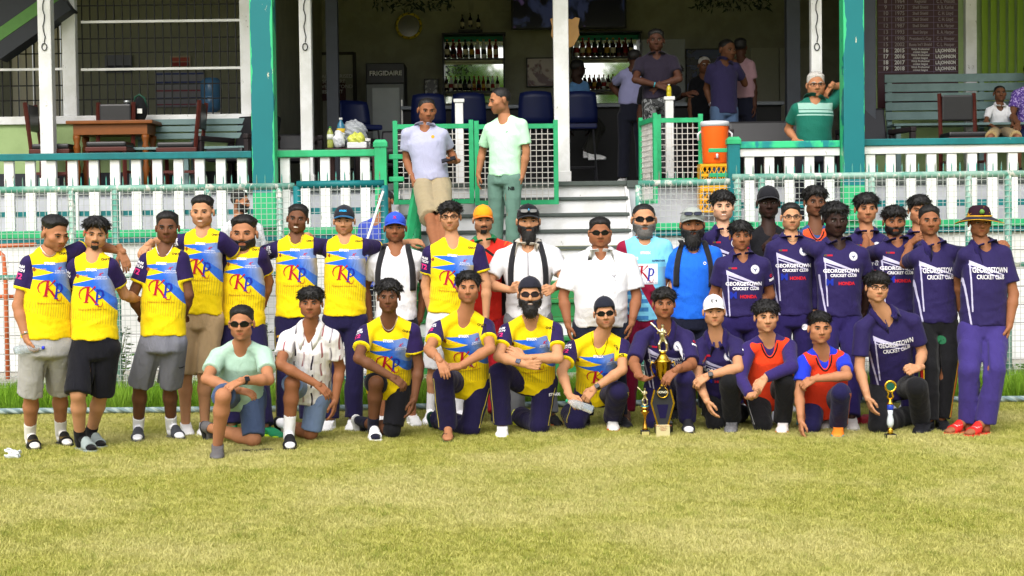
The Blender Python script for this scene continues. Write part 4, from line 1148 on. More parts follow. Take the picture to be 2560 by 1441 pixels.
def crate(px, py, Y, lab):
    e = T0('crate', lab, 'crate', 'yellow plastic crates under the cooler'); p = at(px, py, Y); m = plain('E0A018', .45, vary=.1); w_, h_ = .17, .26
    for z in (0, h_ * .48, h_ - .03): bx('rim', p.x - w_, p.x + w_, Y, Y + .012, p.z + z, p.z + z + .03, m, e, 0); bx('rim', p.x - w_, p.x + w_, Y + .3, Y + .312, p.z + z, p.z + z + .03, m, e, 0)
    for i in range(7):
        x = p.x - w_ + .02 + i * (2 * w_ - .04) / 6
        for zz in (.031, h_ * .48 + .031): MB().tube([(x - .02, Y + .006, p.z + zz), (x + .02, Y + .006, p.z + zz + .09)], .006, 4).build('lattice_bar', m, e); MB().tube([(x + .02, Y + .008, p.z + zz), (x - .02, Y + .008, p.z + zz + .09)], .006, 4).build('lattice_bar', m, e)
    for s in (-1, 1): bx('side', p.x + s * w_ - .006, p.x + s * w_ + .006, Y + .013, Y + .299, p.z, p.z + h_, m, e, 0)
    bx('base', p.x - w_ + .01, p.x + w_ - .01, Y + .013, Y + .299, p.z + .002, p.z + .012, m, e, 0)
crate(1792, 470, 17.3, 'upper yellow plastic crate, directly under the orange cooler'); crate(1792, 531, 17.3, 'lower yellow plastic crate, at the bottom of the pair')
pet('drink_bottle', Vector((X_(1676, 18.05), 18.06, at(1676, 242, 18.05).z)), .14, .028, 'B8A81A', 'E0E0E0', 'small yellow drink bottle on the short white post')
SKIN = {'fair': 'CE9E80', 'light': 'BA8764', 'tan': 'A87352', 'brown': '8E5C3F', 'deep': '6A4530', 'dark': '4A2D21', 'black': '33211B'}
_skin = {}
def skin_mat(t, stub=0.0):
    if (t, stub) in _skin: return _skin[(t, stub)]
    c = lin(SKIN[t])
    M = Mat('skin_' + t, 0.6, 0.2)
    n = M.noise(22, 4)
    base = M.mix(tuple(x * .88 for x in c), tuple(min(1, x * 1.12) for x in c), n)
    lip, st, dark = M.attr('fm')
    base = M.mix(base, (c[0] * .84 + .01, c[1] * .60, c[2] * .60), lip)
    base = M.mix(base, (c[0] * .32, c[1] * .32, c[2] * .36), st * (0.55 * stub))
    base = M.mix(base, (c[0] * 1.12, c[1] * .86, c[2] * .82), dark * 0.18)
    M.color(base)
    M.b.inputs['Subsurface Weight'].default_value = 0.0
    M.bump(M.noise(160, 2), 0.08, 0.002)
    _skin[(t, stub)] = M.m
    return M.m
EYE_W = plain('B4A89C', .3, .5, vary=0)
EYE_D = plain('1A0F0A', .25, .5, vary=0)
TEETH = plain('E8E2D6', .35, .4, vary=0)
def hair_mat(c='120F0E'):
    key = ('hair', c)
    if key in _mats: return _mats[key]
    M = Mat('hair', .55, .4); k = lin(c)
    M.color(M.mix(tuple(x * .6 for x in k), tuple(x * 1.5 for x in k), M.noise(120, 3, .6, (1, 1, .25))))
    M.bump(M.noise(190, 3, .7, (1, 1, .3)), .7, .006)
    _mats[key] = M.m
    return M.m

# ---- shirts that carry a pattern: tc = (across, below the neck, front), sl = (sleeve, along the sleeve, side)
YEL, PUR, BLU = 'EBD008', '1C1238', '2060CC'
def fabric(M):
    M.b.inputs['Sheen Weight'].default_value = .06
    M.bump(M.noise(14, 5, .62, (1, 1, .5), dist=.9), .7, .016)
    return M.m
def mat_kp():
    M = Mat('jersey_yellow_print', .78, .2)
    u, v, f = M.attr('tc'); w, al, sd = M.attr('sl')
    front = f > 0.0
    c = M.mix(YEL, 'E6C400', M.noise(6, 3))
    low = 0.212 + u.mx(0.0) * 0.95 + u * 0.10
    topl = 0.085 - u * 0.10
    blue = (v > topl) * (v < low)
    tri = ((v - 0.150 - u * 0.02).abs() < (0.03 - u) * 0.235) * (u < 0.03)
    grey = (u * 1.0 - (v - 0.16) * 0.35).ss(.0, .11)
    bl = M.mix(BLU, '7C92BC', grey * 0.75)
    bl = M.mix(bl, 'B9A45C', (u - v * 0.25).ss(.05, .16) * (v > 0.15) * (v < 0.26 + u * 0.5))
    stripe = ((v - 0.215 - u * 0.75).abs() < 0.045) * (u > 0.02)
    bl = M.mix(bl, '2B66CC', stripe * 0.9)
    c = M.mix(c, bl, blue * (tri * -1.0 + 1.0) * front)
    lines = ((u * 55.0 + v * 4).frac() < 0.28) * v.ss(.33, .37) * (v < 0.47 + u * 0.2)
    c = M.mix(c, '7A6A2A', lines * front * 0.42)
    sl = M.mix(PUR, '2A1A55', M.noise(9, 3))
    sl = M.mix(sl, YEL, al > 0.90)
    c = M.mix(c, sl, w > 0.0)
    M.color(c)
    return fabric(M)
def mat_gcc(swoosh=1.0):
    M = Mat('polo_purple_print', .78, .2)
    u, v, f = M.attr('tc'); w, al, sd = M.attr('sl')
    front = f > 0.0
    c = M.mix('221A48', '281E52', M.noise(6, 3))
    # pale sweeps from the left shoulder down the side and across the chest
    a = (v - 0.115 - (u + 0.15) * 0.42 + (u + .15) * (u + .15) * .2)
    m1 = (a.abs() < 0.011 * (0.17 - u) * 5.5) * (u < 0.13) * (u > -.14)
    b = (v - 0.150 - (u + 0.15) * 0.36)
    m2 = (b.abs() < 0.0045) * (u < 0.10) * (u > -.13)
    s = (u + 0.132 - (v - .12) * 0.05)
    m3 = (s.abs() < 0.005) * (v > 0.12) * (v < 0.50)
    m4 = ((u + 0.165 - (v - .3) * .15).abs() < .006) * (v > 0.24)
    c = M.mix(c, 'BDB9D6', (m1 + m2 + m3 + m4).m('MINIMUM', 1.0) * front * (w < 0.0) * swoosh)
    M.color(c)
    return fabric(M)
def mat_sky():
    M = Mat('jersey_sky_maroon', .78, .2)
    u, v, f = M.attr('tc'); w, al, sd = M.attr('sl')
    c = M.mix('6FC3E4', '86CDE6', M.noise(6, 3))
    c = M.mix(c, '3E7FB8', ((v * 90).sin() > 0.0) * (v > .33) * (u < 0.02))
    c = M.mix(c, '8E1236', ((u - (v - .33) * .55 + .02).abs() < .06) * (v > .30))
    c = M.mix(c, '7A86A8', (u - v * .2).ss(.02, .14) * (v > .22) * .7)
    c = M.mix(c, '8E1236', (w > 0.0) * (sd < 0.0))
    M.color(c)
    return fabric(M)
def mat_red():
    M = Mat('jersey_red_black', .78, .2)
    u, v, f = M.attr('tc'); w, al, sd = M.attr('sl')
    c = M.mix('C8201C', 'D92F1E', M.noise(6, 3))
    c = M.mix(c, 'E05A20', ((u * 160 + v * 120).sin() > 0.1) * (w > -.02) * (v < .16))
    c = M.mix(c, '151214', (u.abs() - .13).ss(.0, .01) * (v > .17))
    c = M.mix(c, '151214', ((v - .045 + u.abs() * -0.75).abs() < .014) * (u.abs() < .09))
    M.color(c)
    return fabric(M)
def mat_stripes():
    M = Mat('shirt_white_stripes', .8, .2)
    u, v, f = M.attr('tc'); w, al, sd = M.attr('sl')
    c = M.mix('E9E6EA', 'F2EFF0', M.noise(6, 3))
    wig = (v * 31).sin() * .006
    q = ((u + wig) * 15.0)
    ln = (q.frac() - .5).abs() < 0.105
    alt = ((q * 0.5).frac() > 0.5)
    dash = ((v * 6.0 + alt * .37 + u * 3).frac() < .72)
    c = M.mix(c, M.mix('2B2436', '9A6468', alt), ln * dash)
    c = M.mix(c, 'D9D3DA', ((u * 160).sin() > .4) * .5)
    M.color(c)
    return fabric(M)
def mat_teal():
    M = Mat('polo_green_panel', .78, .2)
    u, v, f = M.attr('tc'); w, al, sd = M.attr('sl')
    c = M.mix('0E5A4C', '126656', M.noise(6, 3))
    c = M.mix(c, '8DB3A8', (v > .03) * (v < .135) * (w < 0.0))
    c = M.mix(c, '8DB3A8', ((v - .16).abs() < .008) * (w < 0.0))
    c = M.mix(c, '0E4A40', ((v - .105).abs() < .004) * (w < 0.0))
    M.color(c)
    return fabric(M)
def mat_camo():
    M = Mat('camouflage', .85, .15)
    c = M.mix('3A3B3C', '77787A', M.noise(9, 2, .5, dist=1.5) > .52)
    c = M.mix(c, '17181A', M.noise(12, 2, .5, dist=1.0, src=M.coord('Generated'), stretch=(1, 1, 2)) > .56)
    M.color(c)
    return fabric(M)
def mat_florid():
    M = Mat('blouse_violet_print', .85, .15)
    M.color(M.mix('5A3F96', 'B8A6DE', M.noise(45, 2) > .55))
    return fabric(M)
_PAT = {'kp': mat_kp, 'gcc': mat_gcc, 'gcc2': lambda: mat_gcc(1.0), 'sky': mat_sky, 'red': mat_red, 'stripes': mat_stripes, 'teal': mat_teal, 'camo': mat_camo, 'florid': mat_florid}
def shirt_mat(kind):
    if kind in _PAT:
        if ('pat', kind) not in _mats: _mats[('pat', kind)] = _PAT[kind]()
        return _mats[('pat', kind)]
    return cloth(kind)

# ---- prints (x right, y up, metres; origin where they are placed)
def _K():
    st = stroke([(-.035, -.052), (-.018, .052)], .017)
    se = join2(stroke([(-.052, -.052), (-.02, -.052)], .006), stroke([(-.036, .052), (-.004, .052)], .006))
    up = stroke([(-.026, .0), (.004, .028), (.03, .055)], [.004, .006, .012])
    dn = stroke([(-.022, .006), (.006, -.025), (.03, -.06), (.05, -.082), (.068, -.083), (.074, -.065), (.074, -.05)], [.009, .015, .013, .006, .004, .004, .002])
    sw = stroke([(-.02, .052), (-.05, .047), (-.073, .03), (-.083, .005), (-.078, -.02), (-.066, -.032)], [.006, .008, .008, .008, .006, .002])
    return join2(st, se, up, dn, sw)
def _p():
    st = stroke([(.044, .032), (.034, -.068)], .014)
    bowl = stroke([(.044, .018), (.058, .03), (.074, .022), (.078, .0), (.068, -.022), (.05, -.03), (.040, -.022)], [.008, .012, .013, .015, .012, .009, .008])
    se = join2(stroke([(.022, -.068), (.05, -.068)], .006), stroke([(.034, .033), (.05, .033)], .006))
    return join2(st, bowl, se)
def disc(r, n=18):
    v = [(0, 0)] + [(r * math.cos(2 * math.pi * i / n), r * math.sin(2 * math.pi * i / n)) for i in range(n)]
    return v, [(0, 1 + i, 1 + (i + 1) % n) for i in range(n)]
def ringf(r0, r1, n=20):
    v = []
    for i in range(n):
        a = 2 * math.pi * i / n; v += [(r0 * math.cos(a), r0 * math.sin(a)), (r1 * math.cos(a), r1 * math.sin(a))]
    return v, [(2 * i, 2 * i + 1, (2 * i + 3) % (2 * n), (2 * i + 2) % (2 * n)) for i in range(n)]
def rectf(w, h): return [(-w / 2, -h / 2), (w / 2, -h / 2), (w / 2, h / 2), (-w / 2, h / 2)], [(0, 1, 2, 3)]
def cut(vf, cell=.022): return cut_flat(np.array(vf[0]), vf[1], cell)
INK = {k: plain(c, .7, .2, vary=0) for k, c in dict(red='A80F2B', blue='1B2F9E', white='EDEBF2', pink='E0357E', black='141316', navy='1D2A5E', crim='C01E2E', green='1C5A3A', gold='C99A2A', brown='8A4A1C', cyan='2AA5DC', grey='8C8C92').items()}
_sc = lambda vf, k: ([(p[0] * k, p[1] * k) for p in vf[0]], vf[1])
KP = [(cut(_sc(_K(), 1.08)), .0, -.285, 'red', 'letter_k'), (cut(_sc(_p(), 1.08)), .0, -.285, 'blue', 'letter_p'),
      (text_mesh('STIGIX', .026, .0012), .0, -.105, 'white', 'maker_name'),
      (text_mesh('Employment Solutions Inc.', .019, .0), .01, -.395, 'brown', 'sponsor_line'),
      (text_mesh('ZGAMI', .024, .0), -.075, -.15, 'gold', 'sponsor_name'),
      (cut(([(-.016, 0), (0, -.018), (.012, 0), (0, .018)], [(0, 1, 2, 3)])), -.125, -.148, 'brown', 'sponsor_mark'),
      (text_mesh('SUPERSTARS\nSPORTS CLUB', .014, .0), .085, -.165, 'white', 'club_name'),
      (cut(join2(stroke([(-.014, -.006), (.0, .004), (.016, .012)], .005), stroke([(-.006, .012), (.004, -.014)], .004))), .085, -.14, 'crim', 'club_mark'),
      (text_mesh('CHATS', .022, .001), .125, -.03, 'black', 'shoulder_name')]
KP_SLEEVE = [(text_mesh('Multi\nTECH', .032, .001), .045, 'white', 'sleeve_name'), (text_mesh('T2', .062, .002), .105, 'pink', 'sleeve_number')]
def _bird():
    return join2(stroke([(0, -.018), (0, .004)], [.004, .012]), stroke([(0, -.004), (-.012, .006), (-.017, .016)], [.008, .008, .002]), stroke([(0, -.004), (.012, .006), (.017, .016)], [.008, .008, .002]))
GCC = [(cut(disc(.036)), .085, -.115, 'white', 'crest'), (cut(_bird()), .085, -.118, 'navy', 'crest_bird'), (cut(ringf(.030, .032)), .085, -.115, 'navy', 'crest_ring'),
       (text_mesh('GEORGETOWN', .041, .0013), .0, -.232, 'white', 'club_name'), (text_mesh('CRICKET CLUB', .032, .0009), .012, -.270, 'white', 'club_line'),
       (text_mesh('M', .072, .003), -.082, -.325, 'blue', 'sponsor_letter'), (text_mesh('HONDA', .036, .002), .03, -.335, 'crim', 'sponsor_name'),
       (cut(rectf(.065, .014)), -.085, -.105, 'red', 'badge_strip'), (text_mesh('GM', .016, .0008), -.105, -.105, 'green', 'badge_letters')]
GCC2 = [(text_mesh('GEORGETOWN', .058, .0008, sx=.66), .02, -.20, 'white', 'club_name'), (text_mesh('CRICKET CLUB', .047, .0006, sx=.68), .02, -.253, 'white', 'club_line')]
GCC_SLEEVE = [(text_mesh('RMV', .03, .002), .12, 'white', 'sleeve_name'), (cut(ringf(.008, .015, 10)), .085, 'crim', 'sleeve_mark')]
SKY = [(cut(rectf(.20, .17)), .0, -.30, 'white', 'print_panel'), (cut(_K()), -.012, -.285, 'red', 'letter_k'), (cut(_p()), -.012, -.285, 'blue', 'letter_p'),
       (text_mesh('Employment Solutions Inc.', .019, .0), .0, -.374, 'navy', 'sponsor_line'), (text_mesh('STIGIX', .028, .0012), .0, -.125, 'white', 'maker_name'),
       (text_mesh('CHATS', .030, .001), -.10, -.17, 'white', 'sponsor_name'), (text_mesh('SUPERSTARS', .02, .0006), .10, -.19, 'navy', 'club_name')]
PRINTS = {'kp': KP, 'gcc': GCC, 'gcc2': GCC2, 'sky': SKY}
SLEEVE_PRINTS = {'kp': (0, KP_SLEEVE), 'gcc': (1, GCC_SLEEVE)}

# ------------------------------------------------------------------ torso volume
def d_torso(P, T, gu=0.0, gl=0.0):
    hip, ax, L = T['hip'], T['ax'], T['L']
    X, Y, Z = P[0] - float(hip[0]), P[1] - float(hip[1]), P[2] - float(hip[2])
    s = (X * float(ax[0]) + Y * float(ax[1]) + Z * float(ax[2])) / L
    t = np.clip(s, T['t0'], T['t1'])
    w = np.clip(t, 0, 1)
    R0, R1, B0, B1 = T['Rh'], T['Rs'], T['Bh'], T['Bs']
    x = X * (R0[0] + (R1[0] - R0[0]) * w) + Y * (R0[1] + (R1[1] - R0[1]) * w) + Z * (R0[2] + (R1[2] - R0[2]) * w)
    y = X * (B0[0] + (B1[0] - B0[0]) * w) + Y * (B0[1] + (B1[1] - B0[1]) * w) + Z * (B0[2] + (B1[2] - B0[2]) * w)
    a = np.interp(t, T['tt'], T['aa']).astype(np.float32) + gl + (gu - gl) * w
    b = np.interp(t, T['tt'], T['bb']).astype(np.float32) + gl + (gu - gl) * w
    y = y - np.interp(t, T['tt'], T['oy']).astype(np.float32)
    z = (s - t) * L
    c = .045
    k0 = np.sqrt((x / a) ** 2 + (y / b) ** 2 + (z / c) ** 2) + 1e-6
    k1 = np.sqrt((x / a ** 2) ** 2 + (y / b ** 2) ** 2 + (z / c ** 2) ** 2) + 1e-6
    return k0 * (k0 - 1) / k1, x, y, s

def reach(a, px, py, L, near=True):
    o = Vector((0, 0, CAM_H)); d = ray(px, py).normalized()
    a = Vector(a); m = a - o; tb = m.dot(d)
    perp2 = (m - d * tb).length_squared
    q = L * L - perp2
    off = math.sqrt(q) if q > 0 else 0.0
    return o + d * (tb - off if near else tb + off)

PEOPLE = []
def person(label, Y, head, sh, arms=(None, None), hip=None, legs=(None, None), top='FFFFFF', bottom=('pants', '1B1538'), feet=('sneaker', 'E8E8E8', 'FFFFFF'),
           skin='tan', hair=None, hairc='120F0E', beard=None, beardc=None, stub=0.3, yaw=0.0, hyaw=None, w=1.0, sc=1.0, hem=None, sleeve=0.62, collar=None, h=.011, smile=False,
           hdy=0.0, sdy=0.0, hipdy=0.0, jaw=1.0, z0=0.0, belly=0.0, neckskin=.0, prints=True, group=None, seed=None, cuff=None, loose=0.0, fold=1.0, socks=None, sleeve2=None, extras=(), fh=None):
    seed = seed if seed is not None else len(PEOPLE) * 7 + 3
    far = h > .013
    fh = fh or (.0065 if not far else .009)
    hx, ht, hc, hyw, hpt, hrl = head
    rv = random.Random(seed * 13 + 5)
    jaw = jaw * rv.uniform(.93, 1.07); nose_ = rv.uniform(.88, 1.2); hwide = rv.uniform(1.04, 1.12); browv = rv.uniform(.8, 1.25); mouthv = rv.uniform(.88, 1.15)
    # --- head frame
    htop = .122 + (hair or {}).get('pad', .016)
    A, B = at(hx, ht, Y + hdy), at(hx, hc, Y + hdy)
    hs_ = (A - B).length / (htop + .116)
    HM3 = Matrix.Rotation(math.radians(hyw), 3, 'Z') @ Matrix.Rotation(math.radians(hpt), 3, 'X') @ Matrix.Rotation(math.radians(hrl), 3, 'Y')
    mid = (A + B) / 2
    ctr = mid - HM3 @ Vector((0, -.01, (htop - .116) / 2)) * hs_
    HM = Matrix.Translation(ctr) @ (HM3 @ Matrix.Diagonal((hwide * hs_, hs_, hs_))).to_4x4()
    # --- shoulders
    ty = math.tan(math.radians(yaw))
    o0, o1 = at(*sh[0], Y + sdy), at(*sh[1], Y + sdy)
    dxh = (o1.x - o0.x) / 2
    o0 = at(*sh[0], Y + sdy - dxh * ty); o1 = at(*sh[1], Y + sdy + dxh * ty)
    rr = (o1 - o0); wid = rr.length; rr.normalize()
    S0 = o0 + rr * .050 * sc + Vector((0, 0, -.056 * sc)); S1 = o1 - rr * .050 * sc + Vector((0, 0, -.056 * sc))
    nb = (S0 + S1) / 2 + Vector((0, 0, .062 * sc))
    # --- hips
    if hip is None:
        hp = Vector((nb.x, Y + hipdy, z0 + (A.z - z0) * .505))
    else: hp = at(hip[0], hip[1], Y + hipdy)
    hy = math.radians(yaw if hyaw is None else hyaw)
    Rh = Vector((math.cos(hy), math.sin(hy), 0))
    Hj = [hp - Rh * .088 * sc * w, hp + Rh * .088 * sc * w]
    ax = (nb - hp); L = ax.length; ax.normalize()
    Rs = (rr - ax * rr.dot(ax)).normalized(); Rhh = (Rh - ax * Rh.dot(ax)).normalized()
    hb = ((S1 - S0).length / 2) / .155
    T = dict(hip=v3(hp), ax=v3(ax), L=L, Rh=v3(Rhh), Rs=v3(Rs), Bh=v3(ax.cross(Rhh)), Bs=v3(ax.cross(Rs)), t0=-.08, t1=1.0,
             tt=[-.3, 0, .25, .5, .75, .9, 1.0], aa=[.150 * w * sc, .155 * w * sc, .142 * w * sc, .146 * w * sc, .158 * hb * sc, .140 * hb * sc, .085 * hb * sc],
             bb=[.105 * w * sc, .110 * w * sc, .102 * w * sc + belly * .5, .108 * w * sc + belly * .4, .108 * sc * (w + 1) / 2, .085 * sc, .055 * sc],
             oy=[0, 0, -belly * .5, -belly * .4, 0, .01, .015])
    # --- arms
    J = []
    UA, FA = .275 * sc, .245 * sc
    for s, arm in enumerate(arms):
        Sj = (S0, S1)[s]; sg = (-1, 1)[s]
        if arm is None:
            e = Sj + Vector((sg * .05, .02, -UA)); wr = e + Vector((0, -.06, -FA)); tip = wr + Vector((0, -.03, -.15)); o = {}
        else:
            e_, w_, t_ = arm[0], arm[1], arm[2]; o = arm[3] if len(arm) > 3 else {}
            e = reach(Sj, e_[0], e_[1], UA, not (len(e_) > 2 and e_[2]))
            wr = reach(e, w_[0], w_[1], FA, not (len(w_) > 2 and w_[2]))
            tp = reach(wr, t_[0], t_[1], .12, not (len(t_) > 2 and t_[2]))
            tip = wr + (tp - wr).normalized() * .15
        J.append((v3(Sj), v3(e), v3(wr), v3(tip), o))
    # --- legs
    LG = []
    TH, SH_ = .43 * sc, .42 * sc
    for s, lg in enumerate(legs):
        Hh = Hj[s]; sg = (-1, 1)[s]
        if lg is None:
            an = Vector((Hh.x + sg * .03, Hh.y + .02, z0 + .085 * sc)); kn = (Hh + an) / 2 + Vector((0, -.02, .02)); toe = an + Vector((sg * .05, -.16, -.07)); up = Vector((0, 0, 1))
        elif lg[0] == 'p':
            kn, an, toe = (at(q[0], q[1], Y + q[2]) for q in lg[1:4]); up = Vector((0, 0, 1))
        elif lg[0] == 'k':                       # the knee rests on the ground, the foot behind it
            kn = ground(lg[1], lg[2], 0) + Vector((0, .04, .068 * sc))
            if len(lg) > 3:
                an = at(lg[3], lg[4], kn.y + .36 * sc); an.z = max(an.z, .10)
            else: an = kn + Vector((sg * .04, .38 * sc, .06))
            toe = an + Vector((0, .06, -.10)); toe.z = .03; up = (kn - an).normalized()
        else:
            an = ground(lg[1][0], lg[1][1], z0 + .085 * sc); toe = ground(lg[2][0], lg[2][1], z0 + .012)
            if lg[0] is None: kn = (Hh + an) / 2 + Vector((0, -.025, .02))
            else: kn = reach(an, lg[0][0], lg[0][1], SH_, lg[3] if len(lg) > 3 else True)
            up = Vector((0, 0, 1))
        LG.append((v3(Hh), v3(kn), v3(an), v3(toe), up))
    base = Vector((hp.x, hp.y, z0))
    E = thing('person', label, 'person', base, group or 'people gathered at the pavilion')
    bo = v3(base)
    hs = .5 * (hs_ + sc)
    # --- body surface: trunk, limbs, then finer head and hands of the same skin
    pts = np.array([q for j in J for q in j[:3]] + [q for l in LG for q in l[:3]] + [v3(nb), v3(hp), v3(HM @ Vector((0, .026, -.10)))])
    lo, hi = pts.min(0) - .15, pts.max(0) + .15
    G = Grid(lo, hi, h * 1.15)
    sl, P = G.sub(np.minimum(v3(hp), v3(nb)) - .3, np.maximum(v3(hp), v3(nb)) + .3)
    G.put(sl, d_torso(P, T, -.004, -.004)[0], .02)
    hb_ = HM @ Vector((0, .026, -.10))
    nr = .054 * hs * (1 + (w - 1) * .5)
    nv = v3(hb_) - v3(nb)
    tp = v3(nb) + nv * .46 + T['Bs'] * .012
    for (a, e, wr, tip, o) in J:
        G.cone(tp, a, .030 * sc, .046 * sc, .03)
        G.chain([a, a + (e - a) * .35, e, e + (wr - e) * .3, wr + (wr - e) * .08], [.053 * sc, .047 * sc * w, .038 * sc, .040 * sc * (w + 1) / 2, .0265 * sc], .02)
    for (a, k, an, toe, up) in LG:
        back = v3(ax) * 0 + nrm(np.cross(np.cross(an - k, V3(1, 0, 0)), an - k)) * 0
        G.chain([a, a + (k - a) * .5, k, k + (an - k) * .3, an], [.082 * sc * w, .070 * sc * w, .053 * sc, .054 * sc * (w + 1) / 2, .036 * sc], .025)
    G.cone(v3(nb) - v3(ax) * .03, v3(hb_), nr * 1.12, nr * .98, .03)
    bv, bf = G.mesh()
    parts = [(bv, bf, 0, None)]
    hv, hf = head_mesh(fh, jaw, neck=.050 * nr / (.052 * hs), nose=nose_)
    keep = hv[:, 2] > -.125
    fm = np.zeros((len(hv), 3), np.float32)
    lipd = ((hv[:, 0] / .024) ** 2 + ((hv[:, 2] + .068) / .0095) ** 2) < 1
    fm[:, 0] = lipd * (hv[:, 1] < -.075)
    line = -.046 + (hv[:, 1] + .09) * .55
    fm[:, 1] = (hv[:, 2] < line) * (hv[:, 2] > -.125) * (1 - fm[:, 0])
    fm[:, 2] = np.exp(-((np.abs(hv[:, 0]) - .05) ** 2 + (hv[:, 2] + .03) ** 2) / .0006) * (hv[:, 1] < -.03)
    fk = keep[hf].all(1)
    parts.append((xf(hv, HM), hf[fk], 0, fm))
    for s in (-1, 1):
        sq = (hair or {}).get('squint', 1.0)
        v, f = uvball((s * .031, -.0815, -.001), (.0128, .0075, .0041 * sq)); parts.append((xf(v, HM), f, 1, None))
        v, f = uvball((s * .031 + .001, -.0878, -.0005), (.0064, .0035, .0042 * sq)); parts.append((xf(v, HM), f, 2, None))
        v, f = tube_np([(s * .046, -.083, .002), (s * .031, -.0915, .0055), (s * .017, -.088, .002)], [.0014, .0026, .0014], 5); parts.append((xf(v, HM), f, 2, None))
        br = (hair or {}).get('brow', .0040) * browv
        v, f = tube_np([(s * .052, -.077, .016), (s * .040, -.0905, .0225), (s * .026, -.0950, .0215), (s * .014, -.0950, .0180)], [br * .4, br, br * 1.1, br * .7], 6); parts.append((xf(v, HM), f, 3, None))
        v, f = uvball((s * .0075, -.1035, -.0425), (.0035, .003, .0022), 6, 4); parts.append((xf(v, HM), f, 2, None))
    if smile:
        v, f = uvball((0, -.0862, -.0675), (.0195, .005, .0050)); parts.append((xf(v, HM), f, 4, None))
    else:
        v, f = tube_np([(-.023 * mouthv, -.0815, -.0675), (-.011, -.0872, -.0685), (0, -.0885, -.0680), (.011, -.0872, -.0685), (.023 * mouthv, -.0815, -.0675)], [.0006, .0012, .0013, .0012, .0006], 5); parts.append((xf(v, HM), f, 2, None))
    for s, (a, e, wr, tip, o) in enumerate(J):
        d = tip - wr
        pn = o.get('pn')
        if pn is None:
            dn = nrm(d)
            pn = V3((1, -1)[s], .15, 0) if dn[2] < -.75 else V3(0, .75, -.65)
        hv_, hf_ = hand_mesh(.0055 if not far else .008, o.get('curl', .38), o.get('spread', 1.0), o.get('thumb', .4))
        M = frame(d, pn, wr, sc, mirror=(s == 0) != bool(o.get('flip')))
        if M.to_3x3().determinant() < 0: hf_ = hf_[:, ::-1]
        parts.append((xf(hv_, M), hf_, 0, None))
    fk_ = feet[0]
    FM = []
    for (a, k, an, toe, up) in LG:
        fwd = toe - an; u = v3(up); fwd = nrm(fwd - u * float(fwd @ u))
        xx = np.cross(fwd, u)
        org = an - u * .085 * sc
        FM.append(Matrix([[xx[i] * sc, fwd[i] * sc, u[i] * sc, float(org[i])] for i in range(3)] + [[0, 0, 0, 1]]))
    if fk_ in ('flip',) or (fk_ == 'slide' and not socks) or fk_ == 'bare':
        for M in FM:
            v, f = foot_part('foot', .008); v = v + V3(0, 0, .014 if fk_ != 'bare' else 0); parts.append((xf(v, M), f, 0, None))
    V, Fc, mi, fa = merge(parts)
    stubv = 1.0 if beard and not beard.get('goatee') else stub
    body = mesh_obj('body', V - bo, Fc, [skin_mat(skin, stubv), EYE_W, EYE_D, hair_mat((beardc or hairc) if (hairc in ('B9B5B0',)) else hairc), TEETH], E, True, {'fm': fa})
    body.data.polygons.foreach_set('material_index', mi)
    def child(name, vf, mat, M=None, par=E):
        v, f = vf
        if M is not None: v = xf(v, M)
        if not len(f): return None
        return mesh_obj(name, v - bo, f, mat, par, True)
    # --- hair, beard
    if hair is not None:
        kw = {k: v for k, v in hair.items() if k not in ('pad', 'brow', 'squint', 'none')}
        hm_ = hair_mesh(fh, seed=seed, **kw)
        tp_, cu_ = kw.get('top', .02), kw.get('curl', 0)
        if tp_ > .03 and cu_ >= .009: hm_ = strands(*hm_, 420, .015, .0040, seed, (0, 0, 0), .9, .75)
        elif cu_ > 0: hm_ = strands(*hm_, 380, .028, .0038, seed, (0, -.45, -.55), .45, .30, .045)
        elif tp_ > .012: hm_ = strands(*hm_, 260, .008, .0026, seed, (0, -.5, .1), .7, .3, .075)
        child('hair', hm_, hair_mat(hairc), HM)
    if beard:
        bm_ = beard_mesh(fh, seed=seed, **beard)
        bm_ = strands(*bm_, 260, .010 + .3 * beard.get('long', 0), .0022, seed, (0, -.2, -.9), .45, .25)
        child('beard', bm_, hair_mat(beardc or hairc), HM)
    # --- trousers or shorts
    bot = None; po = None
    if bottom:
        kind, bc = bottom[0], bottom[1]
        lo2 = np.array([q for l in LG for q in l[:3]] + [v3(hp)]).min(0) - .2; hi2 = np.array([q for l in LG for q in l[:3]] + [v3(hp)]).max(0) + .2
        if kind == 'shorts': lo2[2] = min(l[1][2] for l in LG) - .12
        hi2[2] = max(hi2[2], hp.z + .24)
        G = Grid(lo2, hi2, h)
        sl, P = G.sub(v3(hp) - .3, v3(hp) + .34)
        dt, x, y, s_ = d_torso(P, T, .008, .012)
        dt = np.maximum(dt, (s_ - .30) * L)
        G.put(sl, dt, .02)
        for (a, k, an, toe, up) in LG:
            if kind == 'shorts':
                fr = bottom[2] if len(bottom) > 2 else .9
                e = a + (k - a) * fr
                G.cone(a, e, .098 * sc * w, (.098 if not any(l_ and l_[0] == 'k' for l_ in legs) else .080) * sc * (w + 1) / 2, .012, end=True)
            else:
                tight = bottom[2] if len(bottom) > 2 else 1.0
                G.chain([a, a + (k - a) * .5, k, k + (an - k) * .5, an + (k - an) * .02], [.098 * sc * w, .088 * sc * w, .076 * sc * tight, .074 * sc * tight, .072 * sc * tight], .008, end=True)
        G.D += (fold * (.0022 * wob(G.P, seed + 5, .8) + .0038 * wob((G.P[0] * 1.9, G.P[1] * 1.9, G.P[2] * .28), seed + 6, 1.0) + .0035 * crease((G.P[0] * 1.5, G.P[1] * 1.5, G.P[2] * .45), seed + 7))).astype(np.float32)
